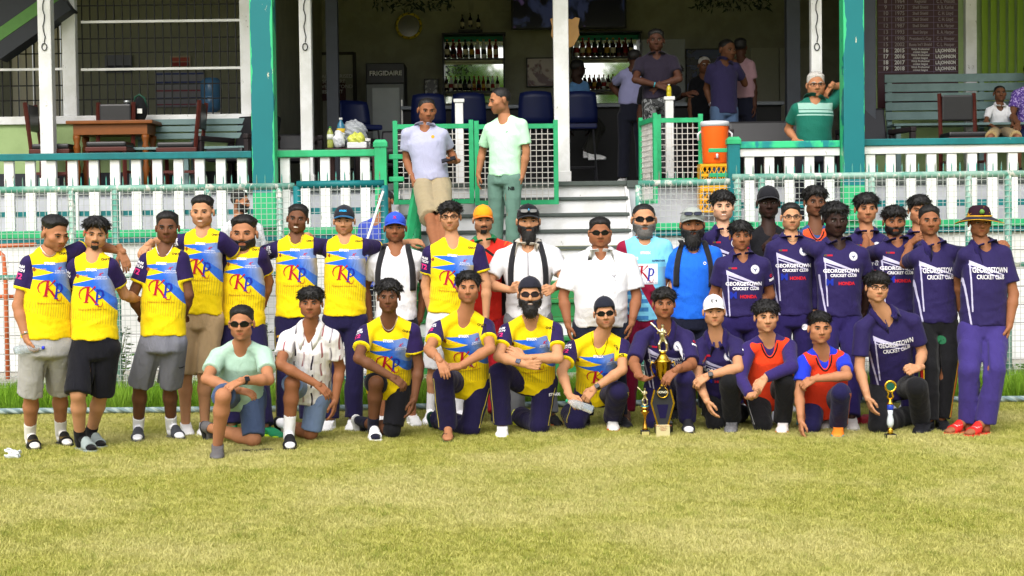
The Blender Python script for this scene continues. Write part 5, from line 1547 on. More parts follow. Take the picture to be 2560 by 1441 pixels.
        if not any(l_ and l_[0] in ('k', 'p') for l_ in legs):      # the legs part below the crotch
            km = (LG[0][1] + LG[1][1]) / 2
            G.carve_cone(v3(hp) + (km - v3(hp)) * .30 - V3(0, .085 * sc, 0), km - V3(0, .08, 0), .010, .034, .02); G.carve_cone(v3(hp) + (km - v3(hp)) * .42, km - V3(0, 0, .1), .014, .030, .02)
        v, f = G.mesh()
        bot = (v, f)
        m = shirt_mat(bc)
        po = child('shorts' if kind == 'shorts' else 'trousers', (v, f), m)
        if len(bottom) > 3 and bottom[3]:            # side stripe
            for s, (a, k, an, toe, up) in enumerate(LG):
                if kind != 'pants': continue
                bv_ = BVHTree.FromPolygons([tuple(q) for q in v], [tuple(int(i) for i in q) for q in f])
                for (off, wd, colr) in bottom[3]:
                    vs, fs = [], []
                    chain = [a + (k - a) * t for t in np.linspace(.12, 1, 8)] + [k + (an - k) * t for t in np.linspace(.1, .96, 8)]
                    for c_ in chain:
                        row = []
                        for dd in (-wd / 2, wd / 2):
                            aa = math.radians(off) + dd / .08
                            dr = Vector(((-1, 1)[s] * math.cos(aa), -math.sin(aa), 0))
                            hit = bv_.ray_cast(Vector(c_) + dr * .3, -dr)
                            row.append(hit[0] + dr * .004 if hit[0] is not None else Vector(c_) + dr * .075)
                        vs += row
                    for i in range(len(chain) - 1): fs.append((2 * i, 2 * i + 1, 2 * i + 3, 2 * i + 2))
                    mesh_obj('side_stripe', [Vector(q) - base for q in vs], fs, plain(colr, .7, vary=0), po)
    # --- shirt
    lo3 = np.array([j[0] for j in J] + [j[1] for j in J] + [v3(hp)] + ([j[2] for j in J] if max(sleeve, sleeve2 or 0) > 1 else [])).min(0) - .2
    hi3 = np.array([j[0] for j in J] + [j[1] for j in J] + [v3(nb)] + ([j[2] for j in J] if max(sleeve, sleeve2 or 0) > 1 else [])).max(0) + .2
    lo3[2] = min(lo3[2], hp.z - .2)
    th = -.10
    if hem is not None:
        q = at(hx if hip is None else hip[0], hem, hp.y)
        th = max(-.42, min(.25, (q - hp).dot(ax) / L))
    T2 = dict(T); T2['t0'] = min(th - .12, -.08)
    lz = loose
    T2['aa'] = [a + g + lz for a, g in zip([max(T['aa'][0], T['aa'][1])] + T['aa'][1:], (.024, .020, .026, .024, .016, .010, .006))]
    T2['bb'] = [a + g + lz for a, g in zip(T['bb'], (.026, .020, .024, .022, .016, .012, .008))]
    G = Grid(lo3, hi3, h)
    dT, x, y, s_ = d_torso(G.P, T2)
    G.D = np.minimum(G.D, dT).astype(np.float32)
    G.D = np.maximum(G.D, (th - s_) * L + .004 * np.sin(x * 40 + seed)).astype(np.float32)
    Sl = []
    for s, (a, e, wr, tip, o) in enumerate(J):
        slen = sleeve if (s == 0 or sleeve2 is None) else sleeve2
        if slen <= 0: Sl.append(None); continue
        G.cone(tp, a, .040 * sc, .057 * sc, .03)
        if slen <= 1:
            b = a + (e - a) * slen
            G.cone(a, b, .064 * sc, (.066 + lz * .5) * sc * (w + 1) / 2, .022, end=True)
            Sl.append((a, b))
        else:
            G.cone(a, e, .064 * sc, .053 * sc, .022)
            b = e + (wr - e) * .95
            G.cone(e, b, .053 * sc, .042 * sc, .02, end=True)
            Sl.append((a, b))
    if fold > 0:
        G.D += (fold * (.0044 * wob(G.P, seed, .9) + .0024 * wob(G.P, seed + 1, 2.0)) * np.clip(1.15 - s_, .25, 1) + fold * .0075 * crease(G.P, seed + 2) * np.clip(1.0 - s_ * 1.1, .12, .8)).astype(np.float32)
    hb3 = v3(hb_); nk0 = v3(nb) + nv * .26
    G.carve_cone(nk0, hb3 + (hb3 - nk0) * .5, nr * 1.06, nr * 1.5, .008)
    G.carve_cone(nk0, v3(nb) - T['Bs'] * .085 - v3(ax) * .012, nr * .95, nr * .5, .008)
    if collar in ('polo', 'open'):
        G.carve_cone(nk0 - T['Bs'] * .05, v3(nb) - T['Bs'] * .135 - v3(ax) * (.075 if collar == 'polo' else .13), .040, .010, .006)
    v, f = G.mesh()
    vp = (v[:, 0], v[:, 1], v[:, 2])
    dT, x, y, s_ = d_torso(vp, T2)
    tc = np.stack([x, (1.0 - s_) * L, -y + .02], 1)
    slv = np.full((len(v), 3), -1.0, np.float32)
    for s, q in enumerate(Sl):
        if q is None: continue
        a, b = q; ll = np.linalg.norm(b - a)
        dA = d_cone(vp, a, b, .064 * sc, .066 * sc)
        al = ((v - a) @ nrm(b - a)) / ll
        ww = np.minimum((np.abs(x) - (.138 * hb * sc)) + .03 * (al - .12), .022 - dA)
        ww = np.where((x * (-1, 1)[s] > 0), ww, -1)
        m_ = ww > slv[:, 0]
        slv[:, 0] = np.where(m_, ww, slv[:, 0]); slv[:, 1] = np.where(m_, al, slv[:, 1]); slv[:, 2] = np.where(m_, (-1, 1)[s], slv[:, 2])
    shirt = mesh_obj('shirt', v - bo, f, shirt_mat(top), E, True, {'tc': tc, 'sl': slv})
    bvh = BVHTree.FromPolygons([tuple(q) for q in v], [tuple(int(i) for i in q) for q in f])
    Fd = -Vector(T['Bs']).normalized(); Rv = Vector(T['Rs']); Uv = Vector(T['ax'])
    def print_on(vf, u0, v0, mat, name, par=shirt, org=None, R_=None, U_=None, F_=None, lift=.0035, rng=.5):
        org = nb if org is None else org; R_ = R_ or Rv; U_ = U_ or Uv; F_ = F_ or Fd
        vs, ok = [], []
        for p in vf[0]:
            q = org + R_ * (u0 + p[0]) + U_ * (v0 + p[1])
            hit = bvh.ray_cast(q + F_ * .4, -F_, rng + .1)
            if hit[0] is None: vs.append(q - base); ok.append(False)
            else: vs.append(hit[0] + F_ * lift - base); ok.append(True)
        fs = [q for q in vf[1] if all(ok[i] for i in q)]
        if fs: return mesh_obj(name, vs, fs, mat, par)
    if prints and top in PRINTS:
        for (vf, u0, v0, c, nm) in PRINTS[top]:
            lift = .0035 + (.002 if nm in ('crest_bird', 'crest_ring', 'letter_k', 'letter_p', 'badge_letters', 'sponsor_line') else 0)
            print_on(vf, u0 * hb, v0 + .02, INK[c], nm, lift=lift)
    if prints and top in SLEEVE_PRINTS and sleeve <= 1:
        s, lst = SLEEVE_PRINTS[top]
        if Sl[s] is not None:
            a, b = (Vector(q) for q in Sl[s]); dn = (b - a).normalized()
            F_ = Vector(((-1, 1)[s] * .55, -.84, 0)); F_ = (F_ - dn * F_.dot(dn)).normalized(); U_ = -dn; R_ = U_.cross(-F_).normalized()
            if R_.x < 0: R_ = -R_
            for (vf, d0, c, nm) in lst:
                print_on((np.array(vf[0]) * .9, vf[1]), 0, -d0, INK[c], nm, org=a, R_=R_, U_=U_, F_=F_, rng=.45)
    # --- collar
    if collar and (collar != 'round' or cuff):
        cc = collar if collar not in ('polo', 'open', 'round') else None
        vs, fs = [], []
        n = 24
        upn = nrm(hb3 - nk0); bk = nrm(T['Bs'] - upn * float(T['Bs'] @ upn)); rt = np.cross(bk, upn)
        rnd = collar == 'round'
        op = {'round': 0.0, 'polo': .20, 'open': .42}.get(collar, .3)
        for i in range(n + 1):
            an_ = -math.pi / 2 + op + (2 * math.pi - 2 * op) * i / n     # starts and ends at the front
            fr = max(0, -math.sin(an_))
            dr = rt * math.cos(an_) + bk * math.sin(an_)
            row = []
            for rm in ((1.10, 1.32) if rnd else (1.10, 1.24, 1.60, 1.98)):
                q = nk0 + dr * nr * rm - T['Bs'] * fr * (.016 if not rnd else .01)
                hit = bvh.ray_cast(Vector(q + upn * .12), Vector(-upn), .30)
                z = float((v3(hit[0]) - nk0) @ upn) if hit[0] is not None else -.02 * fr - .01
                row.append((q, z))
            ztop = max(r_[1] for r_ in row[1:]) if not rnd else 0
            for j_, (q, z) in enumerate(row):
                if rnd: zz = row[1][1] + (.008 if j_ == 0 else .005)
                else: zz = (ztop + .006, ztop + .026 - .012 * fr, max(z, row[2][1]) * .5 + ztop * .5 + .016, z + .007)[j_]
                vs.append(q + upn * zz)
        k4 = 2 if rnd else 4
        for i in range(n):
            for j in range(k4 - 1):
                a_ = i * k4 + j
                fs.append((a_, a_ + 1, a_ + k4 + 1, a_ + k4))
        co = mesh_obj('collar', np.array(vs, np.float32) - bo, np.array(fs, np.int32), cloth(cuff) if cuff else (cloth('241B4E') if top in ('gcc', 'gcc2') else cloth('E2C800') if top == 'kp' else cloth('F0EEEE') if top == 'stripes' else cloth('0E4A40') if top == 'teal' else shirt_mat(top)), shirt, True)
        md = co.modifiers.new('thick', 'SOLIDIFY'); md.thickness = .004
    # --- footwear
    for i, M in enumerate(FM):
        col1 = feet[1] if len(feet) > 1 else '222222'
        (a, k, an, toe, up) = LG[i]
        lift = Matrix.Translation((0, 0, .014 / 1.0))
        if socks:
            sv, sf = foot_part('foot', .008)
            G = Grid(np.minimum(an, k) - .1, np.maximum(an, k) + .1, .010)
            G.cone(an - (k - an) * .02, an + (k - an) * socks[1], .042 * sc, .047 * sc, .01, end=True)
            gv, gf = G.mesh()
            vs, fs, _, _ = merge([(xf(sv + V3(0, 0, .014 if fk_ == 'slide' else .004), M), sf, 0, None), (gv, gf, 0, None)])
            child('sock', (vs, fs), cloth(socks[0]))
        if fk_ == 'sneaker':
            so = child('shoe', foot_part('sneaker', .008), plain(col1, .55, .3, vary=.08, bump=.2, scale=30), M)
            v_, f_ = foot_part('sole', .008)
            mesh_obj('sole', xf(v_, M) - bo, f_, plain(feet[2], .6, vary=.06), so, True)
        elif fk_ == 'slide':
            so = child('slide', foot_part('strap', .008), plain(col1, .6, vary=.06), M @ lift)
            v_, f_ = foot_part('sole', .008)
            mesh_obj('sole', xf(v_ * V3(1, 1, .8), M) - bo, f_, plain(feet[2], .6, vary=.06), so, True)
            if len(feet) > 3:
                for q in (-.022, 0, .022):
                    vv = []
                    for kx in np.linspace(-.04, .046, 7):
                        for e_ in (-.005, .005):
                            zz = .014 + .026 + .037 * math.sqrt(max(0.02, 1 - (kx / .056) ** 2)) + (.13 - (.135 + q)) * .16
                            vv.append((kx, .135 + q + e_, zz + .007))
                    ff = [(2 * j, 2 * j + 1, 2 * j + 3, 2 * j + 2) for j in range(6)]
                    mesh_obj('stripe', xf(np.array(vv, np.float32), M) - bo, np.array(ff, np.int32), plain(feet[3], .6, vary=0), so)
        elif fk_ == 'clog':
            so = child('clog', foot_part('clog', .007), plain(col1, .6, vary=.5, scale=22), M)
        elif fk_ == 'flip':
            so = child('flip_flop', foot_part('thong', .006), plain(col1, .6, vary=0), M @ Matrix.Translation((0, 0, .012)))
            v_, f_ = foot_part('flat', .008)
            mesh_obj('sole', xf(v_, M) - bo, f_, plain(feet[2], .6, vary=.06), so, True)
    R = dict(bot=bot, po=po, E=E, base=base, bo=bo, HM=HM, J=J, LG=LG, T=T, nb=nb, hp=hp, bvh=bvh, Fd=Fd, Rv=Rv, Uv=Uv, shirt=shirt, print_on=print_on, child=child, nr=nr, sc=sc, hb=hb, nk0=nk0, FM=FM, v=v, f=f)
    PEOPLE.append(R)
    for ex in extras: ex(R)
    return R
# ------------------------------------------------------------------ things worn
def hchild(R, name, V, Fc, mat, par=None, smooth=True):
    return mesh_obj(name, xf(np.array(V, np.float32), R['HM']) - R['bo'], np.array(Fc, np.int32) if len({len(q) for q in Fc}) == 1 else Fc, mat, par or R['E'], smooth)
def cap(col, brim=None, back=False, tilt=0.0, mark=None, markc='cyan', panel=None):
    def f(R):
        G = Grid((-.11, -.13, -.03), (.11, .15, .16), .0065)
        P = G.P
        d = smin(d_ell(P, (0, .020, .038), (.0825, .1035, .100)), d_ell(P, (0, -.02, .055), (.070, .075, .075)), .02)
        rim = (.040 - .42 * (P[1] + .06) * (P[1] > -.06)) if not back else (.052 - .40 * (P[1] + .06) * (P[1] > -.06))
        d = np.maximum(d, rim - P[2] + 0 * P[0])
        inner = d_ell(P, (0, .018, .036), (.077, .097, .086))
        G.D = np.maximum(d, -inner - .0).astype(np.float32)
        v, q = G.mesh()
        c = R['child']('cap', (v, q), cloth(col), R['HM'])
        # brim: a curved, thick tongue
        V, Fq = [], []
        n, m = 14, 6
        sgn = 1 if back else -1
        for lay in (0, 1):
            for i in range(n + 1):
                a = math.pi * (i / n - .5) * .92
                for j in range(m + 1):
                    t = j / m
                    x = math.sin(a) * (.076 + .004 * t)
                    y0 = math.cos(a) * .083
                    y = y0 + t * .068 * math.cos(a) ** .55
                    z = (.046 if not back else .008) - .010 * t - 3.4 * x * x * (1 + .2 * t) + .007 - lay * .004
                    V.append((x, sgn * y + (.0 if not back else .03), z))
        w_ = m + 1; off = (n + 1) * w_
        for lay in (0, 1):
            for i in range(n):
                for j in range(m):
                    a = lay * off + i * w_ + j
                    Fq.append((a, a + 1, a + w_ + 1, a + w_) if lay else (a, a + w_, a + w_ + 1, a + 1))
        for i in range(n):
            a = i * w_ + m; Fq.append((a, a + w_, a + w_ + off, a + off))
        hchild(R, 'brim', V, Fq, cloth(brim or col), c)
        bt = MB().lathe([(.0, .004), (.005, .003), (.007, 0)], 8, (0, .02, .1375))
        hchild(R, 'button', bt.v, [q for q in bt.f], cloth(col), c)
        if mark:
            y = -.0935
            vf = text_mesh(mark, .034 if len(mark) < 4 else .019, .001, cell=.012)
            V = []
            for p in vf[0]:
                x = p[0]; yy = -.1 * math.sqrt(max(0, 1 - (x / .085) ** 2)) - .0005; z = .088 + p[1]
                yy = .02 - .1035 * math.sqrt(max(.05, 1 - (x / .0825) ** 2 - ((z - .038) / .1) ** 2)) - .006
                yy = min(yy, -.02 - .075 * math.sqrt(max(.05, 1 - (x / .07) ** 2 - ((z - .055) / .075) ** 2)) - .004)
                V.append((x, yy, z))
            hchild(R, 'cap_mark', V, vf[1], INK[markc], c, False)
    return f
def sunglasses(lens='0B0B0D', fr='101012', up=0.0, h=.019, w=.029, frame_only=False, dy=0.0):
    """up > 0 puts them on the cap"""
    def f(R):
        g = None
        z0 = .0 + up; yb = -.099 - dy
        par = None
        for s in (-1, 1):
            V, Fq = [], []
            n = 14
            for k, (sc_, yy) in enumerate(((1, 0), (1, .005), (.84, -.002))):
                for i in range(n):
                    a = 2 * math.pi * i / n
                    cx, cz = math.copysign(abs(math.cos(a)) ** .6, math.cos(a)), math.copysign(abs(math.sin(a)) ** .6, math.sin(a))
                    x = s * .032 + cx * w * sc_; z = z0 + cz * h * sc_ * (1 if cz > 0 else .9)
                    V.append((x, yb + yy + abs(x) ** 2 * 7.5, z))
            for k in (0,):
                for i in range(n):
                    j = (i + 1) % n
                    Fq.append((i, j, n + j, n + i)); Fq.append((i, 2 * n + i, 2 * n + j, j))
            fo = hchild(R, 'sunglasses' if not frame_only else 'glasses', V, Fq, plain(fr, .6, .1, vary=0), None if par is None else par, False)
            if par is None: par = fo
            if not frame_only:
                L = [V[2 * n + i] for i in range(n)] + [(s * .032, yb + .0005 + .032 ** 2 * 7.5 - .003, z0)]
                hchild(R, 'lens', L, [(i, (i + 1) % n, n) for i in range(n)], plain(lens, .22, .3, vary=0), par, True)
        br = MB().tube([(-.006, yb, z0 + .006), (.006, yb, z0 + .006)], .003, 6)
        hchild(R, 'bridge', br.v, br.f, plain(fr, .35, .5, vary=0), par)
        for s in (-1, 1):
            t = MB().tube([(s * .060, yb + .027, z0 + .008), (s * .080, -.03, z0 + .006), (s * .084, .02, z0 + .004)], [.0035, .003, .002], 6)
            hchild(R, 'temple', t.v, t.f, plain(fr, .35, .5, vary=0), par)
    return f
def glasses(fr='161414'): return sunglasses(fr=fr, frame_only=True, h=.0175, w=.027)
def band(side, col, r=.031, wd=.012, face=None, t=.06, gold=False):
    """watch or bracelet round a wrist"""
    def f(R):
        a, e, wr, tip, o = R['J'][side]
        d = nrm(wr - e); p = wr - d * t * .6
        r_ = r * R['sc']
        b = MB().tube([p - d * wd, p + d * wd], r_, 14, cap=False)
        V = np.array([tuple(q) for q in b.v], np.float32)
        c = mesh_obj('watch' if face else 'bracelet', V - R['bo'], b.f, plain(col, .4, .5, 1.0 if gold else 0.0, vary=0), R['E'], True)
        md = c.modifiers.new('thick', 'SOLIDIFY'); md.thickness = .004
        if face:
            n = V3(0, -1, .35); n = nrm(n - d * float(n @ d)); x = np.cross(n, d)
            q = p + n * (r_ + .003)
            m = MB().bevbox(-.019, .019, -.017, .017, -.006, .006, .004)
            Vf = np.array([q + d * vv[0] + x * vv[1] + n * vv[2] for vv in m.v], np.float32)
            mesh_obj('watch_face', Vf - R['bo'], m.f, plain(face, .2, .5, vary=0), c)
    return f
def chain(col='D8D2C4', low=.085, r=.0028, pendant=None):
    def f(R):
        pts = []
        nk = Vector(R['nk0']); U, Rr, Fd = R['Uv'], R['Rv'], R['Fd']
        for i in range(17):
            a = math.pi * i / 16
            q = nk + Rr * (-math.cos(a) * .066) + U * (.045 - low * math.sin(a) ** 1.4)
            hit = R['bvh'].ray_cast(q + Fd * .35, -Fd, .42)
            y = Fd * (.02 + .055 * math.sin(a))
            p = q + y
            if hit[0] is not None and (hit[0] - q).dot(Fd) > .02: p = hit[0] + Fd * .004
            else:
                p = q + Fd * (R['nr'] * 1.1 * math.sin(a) + .012)
            pts.append(p - R['base'])
        MB().tube(pts, r, 5).build('necklace', plain(col, .3, .6, .9, vary=0), R['E'], True)
    return f
def bib(col='E8401C', edge='1A1016'):
    """loose sleeveless training vest over the shirt"""
    def f(R):
        T = dict(R['T']); T['t0'] = -.30
        T['aa'] = [a + g for a, g in zip(T['aa'], (.045, .045, .052, .048, .030, .012, .002))]
        T['bb'] = [a + g for a, g in zip(T['bb'], (.045, .040, .044, .040, .030, .024, .022))]
        c = (v3(R['nb']) + v3(R['hp'])) / 2
        G = Grid(np.minimum(v3(R['nb']), v3(R['hp'])) - .3, np.maximum(v3(R['nb']), v3(R['hp'])) + .25, .011)
        d, x, y, s = d_torso(G.P, T)
        G.D = np.minimum(G.D, d).astype(np.float32)
        for (a, e, wr, tip, o) in R['J']:
            G.cone(v3(R['nb']) - v3(R['Uv']) * .03, a + (v3(R['nb']) - a) * .25, .070, .068, .03)
        G.D = np.maximum(G.D, (-.16 - s) * T['L'] + .012 * np.sin(x * 25))
        G.D = (G.D + .006 * wob(G.P, 77, .9)).astype(np.float32)
        for i, (a, e, wr, tip, o) in enumerate(R['J']):
            sg = (-1, 1)[i]
            G.carve_cone(a + T['Rs'] * sg * .080 + v3(R['Uv']) * .05, a + T['Rs'] * sg * .075 - v3(R['Uv']) * .12, .055, .055, .01)
        nk = R['nk0']
        G.carve_cone(nk, R['nk0'] + v3(R['Uv']) * .2, R['nr'] * 1.22, R['nr'] * 1.6, .01)
        G.carve_cone(nk + v3(R['Fd']) * .04, nk + v3(R['Fd']) * .15 - v3(R['Uv']) * .10, R['nr'] * 1.0, .035, .01)
        v, q = G.mesh()
        b = R['child']('bib', (v, q), cloth(col))
        # dark binding round the neck opening
        pts = []
        bv = BVHTree.FromPolygons([tuple(p) for p in v], [tuple(int(i) for i in p) for p in q])
        for i in range(15):
            a = math.pi * i / 14
            p = Vector(nk) + R['Rv'] * (-math.cos(a) * R['nr'] * 1.35) + R['Uv'] * (.03 - .145 * math.sin(a) ** 1.5)
            hit = bv.ray_cast(p + R['Fd'] * .4, -R['Fd'], .6)
            if hit[0] is not None: pts.append(hit[0] + R['Fd'] * .002 - R['base'])
        if len(pts) > 3: MB().tube(pts, .006, 6).build('binding', plain(edge, .8, vary=0), b, True)
    return f
def backpack(label, col='1B1B1F'):
    def f(R):
        E = thing('backpack', label, 'backpack', R['base'] + Vector((0, .2, R['nb'].z - R['base'].z - .45)))
        ob = v3(E.location)
        c = v3(R['nb']) + R['T']['Bs'] * .21 - v3(R['Uv']) * .24
        G = Grid(c - .3, c + .3, .013)
        G.ell(c, (.15, .10, .24), .02); G.ell(c + V3(0, .06, -.09), (.12, .07, .12), .03)
        v, q = G.mesh()
        mesh_obj('pack', v - ob, q, cloth(col), E, True)
        for s in (-1, 1):
            n, rows = 14, []
            for i in range(n):
                t = i / (n - 1)
                u = s * (.098 + .018 * math.sin(t * math.pi) + .045 * t); vv = .045 - .36 * t
                row = []
                for e in (-.020, -.010, .010, .020):
                    p = R['nb'] + R['Rv'] * (u + e) + R['Uv'] * vv
                    hit = R['bvh'].ray_cast(p + R['Fd'] * .4, -R['Fd'], .7)
                    h = hit[0] if hit[0] is not None else p + R['Fd'] * .05
                    row.append(h + R['Fd'] * (.014 if abs(e) < .02 else .004))
                rows.append(row)
            top = [q + Vector(R['T']['Bs']) * .14 + R['Uv'] * .02 for q in rows[0]]
            rows.insert(0, top)
            V = [q - Vector(ob) for r in rows for q in r]
            Fq = [(i * 4 + j, i * 4 + j + 1, i * 4 + 5 + j, i * 4 + 4 + j) for i in range(len(rows) - 1) for j in range(3)]
            o = mesh_obj('strap', V, Fq, cloth('232327'), E, True)
            o.modifiers.new('thick', 'SOLIDIFY').thickness = .006
    return f
def sun_hat(R):
    V, Fq = [], []
    n = 28
    prof = [(.0, .150), (.05, .147), (.078, .125), (.090, .085), (.094, .050), (.115, .046), (.155, .034), (.190, .024), (.190, .020), (.155, .029), (.10, .038)]
    for (r, z) in prof:
        for k in range(n):
            a = 2 * math.pi * k / n
            V.append((r * math.cos(a) * .96, .02 + r * math.sin(a) * 1.1, z + .010 * math.sin(2 * a) * (r > .1) - .02 * (r > .1) * math.cos(a) ** 2 * (r - .1) / .07))
    for i in range(len(prof) - 1):
        for k in range(n):
            a, b = i * n + k, i * n + (k + 1) % n
            Fq.append((a, b, b + n, a + n))
    M = Mat('hat_cloth', .85, .15)
    x, y, z = M.xyz()
    wv = M.noise(14, 2, .5, dist=1.2)
    M.color(M.mix('2A1420', 'C98A1E', wv > .64))
    h = hchild(R, 'hat', V[:5 * n], Fq[:4 * n], M.m)
    hchild(R, 'brim', V[4 * n:], [tuple(i - 4 * n for i in q) for q in Fq[4 * n:]], cloth('1E1826'), h)
    rim = MB().tube([V[7 * n + k] for k in range(n)] + [V[7 * n]], .0026, 6)
    hchild(R, 'rim', rim.v, rim.f, plain('D8A21E', .7, vary=0), h)
    rib = MB().tube([(.096 * math.cos(2 * math.pi * k / n) * .96, .02 + .096 * math.sin(2 * math.pi * k / n) * 1.1, .056) for k in range(n + 1)], .006, 6)
    hchild(R, 'hat_band', rib.v, rib.f, plain('D8A21E', .7, vary=0), h)
    cr = MB().tube([(0, -.088, .075), (0, -.086, .095), (0, -.082, .112)], [.016, .02, .008], 8)
    hchild(R, 'hat_crest', cr.v, cr.f, plain('5E8A3A', .7, vary=.2), h)
def chest(text, u, v, ink, size=.03, bold=.001, name='chest_print'):
    def f(R): R['print_on'](text_mesh(text, size, bold), u, v, INK[ink], name)
    return f
def chest_shape(vf, u, v, ink, name='chest_badge'):
    def f(R): R['print_on'](cut(vf), u, v, INK[ink], name)
    return f
def zip_(R):
    R['print_on'](cut(rectf(.012, .20)), 0, -.14, INK['grey'], 'zip')
def mark(vf, px, py, ink, name='cloth_mark', k=1.0, rot=0.0):
    """small print on the trousers where the photograph shows it"""
    def f(R):
        if R['bot'] is None: return
        v, q = R['bot']; bv = BVHTree.FromPolygons([tuple(p) for p in v], [tuple(int(i) for i in p) for p in q])
        o = Vector((0, 0, CAM_H)); d = ray(px, py).normalized(); hit = bv.ray_cast(o, d)
        if hit[0] is None: return
        c = hit[0]; vs = []
        for p in cut(vf, .03)[0]:
            x, y = p[0] * k, p[1] * k; x, y = x * math.cos(rot) - y * math.sin(rot), x * math.sin(rot) + y * math.cos(rot)
            h2 = bv.ray_cast(c + Vector((x, -.3, y)), Vector((0, 1, 0)), .6)
            vs.append((h2[0] if h2[0] is not None else c + Vector((x, 0, y))) + Vector((0, -.004, 0)) - R['base'])
        mesh_obj(name, vs, cut(vf, .03)[1], INK[ink], R['po'])
    return f
SWOOSH = stroke([(-.03, .004), (-.022, -.008), (-.005, -.006), (.03, .012)], [.002, .011, .010, .001])
def knee_sleeve(side):
    def f(R):
        a, k, an, toe, up = R['LG'][side]
        G = Grid(k - .16, k + .16, .011)
        G.cone(k + nrm(a - k) * .13, k, .066, .064, .01, start=True)
        G.cone(k, k + nrm(an - k) * .05, .064, .060, .01, end=True)
        R['child']('knee_sleeve', G.mesh(), cloth('131316'))
    return f
# ------------------------------------------------------------------ the two teams, as they stand and kneel
SHORT = dict(top=.019, side=.0025, pad=.019, front=.078, temple=.030, nape=-.045); FADE = dict(top=.024, side=.0, pad=.022, front=.080, temple=.042, nape=-.02); BUZZ = dict(top=.005, side=.001, pad=.008, front=.080, temple=.036, nape=-.03)
CURLY = dict(top=.030, side=.010, curl=.009, freq=130, pad=.036, front=.058); MESSY = dict(top=.028, side=.007, curl=.008, freq=75, lean=.012, front=.052, pad=.034)
FRINGE = dict(top=.024, side=.009, curl=.005, freq=80, front=.046, lean=.010, pad=.026, temple=.008); CAPPED = dict(top=.004, side=.004, pad=.024)
FULL = dict(thick=.003); LONG = dict(thick=.006, long=.05); GOAT = dict(thick=.002, goatee=True); TRIM = None
NAVY, DPUR = '1B163A', '241B50'
PIPE = [(35, .006, 'D8C84A')]
KT = 'group of players in yellow and blue shirts'; GT = 'group of players in purple polo shirts'
HANG = dict(curl=.32)

person('player in yellow shirt and pale grey shorts looking sideways, holding a water bottle', 11.8, (140, 536, 627, 50, 14, 0), ((56, 646), (180, 618)),
       (((44, 765, 1), (66, 845), (84, 893), dict(curl=.9)), ((232, 612, 1), (302, 628), (318, 664), dict(pn=(-.3, .6, -.6), curl=.3))), hip=(116, 866), legs=(((78, 985), (75, 1092), (124, 1142)), ((150, 975), (152, 1084), (212, 1131))),
       top='kp', bottom=('shorts', 'A9A7A6', 1.0), feet=('slide', '15130F', '101010', 'B08A2E'), socks=('E8E5E0', .34), skin='tan', hair=FADE, stub=.6, yaw=24, hem=846, group=KT, w=1.06, extras=(chain(), band(0, 'B8B8BC', gold=True)))
person('player in yellow shirt and black shorts with red glasses arm at his temple', 11.86, (240, 536, 622, 14, 8, 6), ((172, 648), (292, 648)),
       (((168, 740, 1), (160, 800, 1), (150, 830)), ((312, 738, 1), (352, 752, 1), (380, 752, 1))), hip=(238, 872), legs=(((195, 985), (200, 1098), (238, 1130)), ((252, 985), (226, 1088), (280, 1124))),
       top='kp', bottom=('shorts', '15151C', 1.0), feet=('slide', '8E9A98', '88938F'), socks=('121214', .22), skin='light', hair=dict(MESSY, front=.062, lean=.018), beard=GOAT, stub=.3, hem=848, group=KT, yaw=6, extras=(mark(SWOOSH, 296, 932, 'white'),))
person('player in yellow shirt and slate grey shorts standing with hands behind his back', 12.2, (418, 525, 607, 6, 2, 0), ((352, 636), (468, 630)),
       (((330, 742, 1), (362, 800, 1), (395, 805, 1)), ((472, 738, 1), (455, 800, 1), (420, 805, 1))), hip=(408, 856), legs=(((350, 962), (346, 1072), (342, 1120)), ((424, 962), (428, 1068), (488, 1108))),
       top='kp', bottom=('shorts', '73747F', .98), feet=('slide', '3E4046', '3A3C42'), socks=('ECECF0', .28), skin='deep', hair=SHORT, stub=.3, hem=838, group=KT, extras=(mark(SWOOSH, 456, 918, 'black', k=.7), chain('C8C8CC', .10),))
person('tall smiling player in yellow shirt and khaki shorts', 12.8, (505, 485, 568, -2, 2, 0), ((448, 588), (566, 582)),
       (((402, 605, 1), (372, 612), (352, 634), dict(pn=(0, .6, -.8), curl=.5)), ((610, 650, 1), (640, 640, 1), (660, 640, 1))), hip=(502, 800), legs=(((463, 937), (464, 1058), (472, 1088)), ((511, 937), (512, 1058), (508, 1090))),
       top='kp', bottom=('shorts', 'A98F6C', 1.0), feet=('sneaker', 'E6E4E2', 'F0F0F0'), skin='light', hair=FADE, beard=TRIM, stub=.7, smile=True, hem=784, group=KT)
person('player with full black beard in yellow shirt and navy trousers', 12.95, (609, 534, 627, 0, 0, 0), ((552, 624), (666, 622)),
       (((540, 700, 1), (560, 770, 1), (580, 800, 1)), ((672, 705, 1), (655, 770, 1), (640, 800, 1))), hip=(608, 826), legs=((None, (580, 1062), (574, 1088)), (None, (662, 1066), (686, 1092))),
       top='kp', bottom=('pants', NAVY), feet=('sneaker', '1E8A5A', 'B6E01E'), skin='tan', hair=FADE, beard=FULL, hem=814, group=KT, w=1.04)
person('dark skinned smiling player in yellow shirt with arms over both neighbours', 13.1, (744, 507, 583, 2, 0, 6), ((680, 606), (802, 596)),
       (((640, 640, 1), (622, 630), (604, 640), dict(pn=(0, .6, -.8))), ((850, 620, 1), (880, 600, 1), (900, 600, 1))), hip=(742, 802), legs=((None, (712, 1050), (702, 1085)), (None, (770, 1050), (782, 1085))),
       top='kp', bottom=('pants', NAVY, 1.0, PIPE), feet=('sneaker', 'E6E4E2', 'F0F0F0'), skin='deep', hair=SHORT, smile=True, hem=792, group=KT, extras=(mark(text_mesh('2', .09, .003), 698, 850, 'gold'), chain('C0A070', .12, .002),))
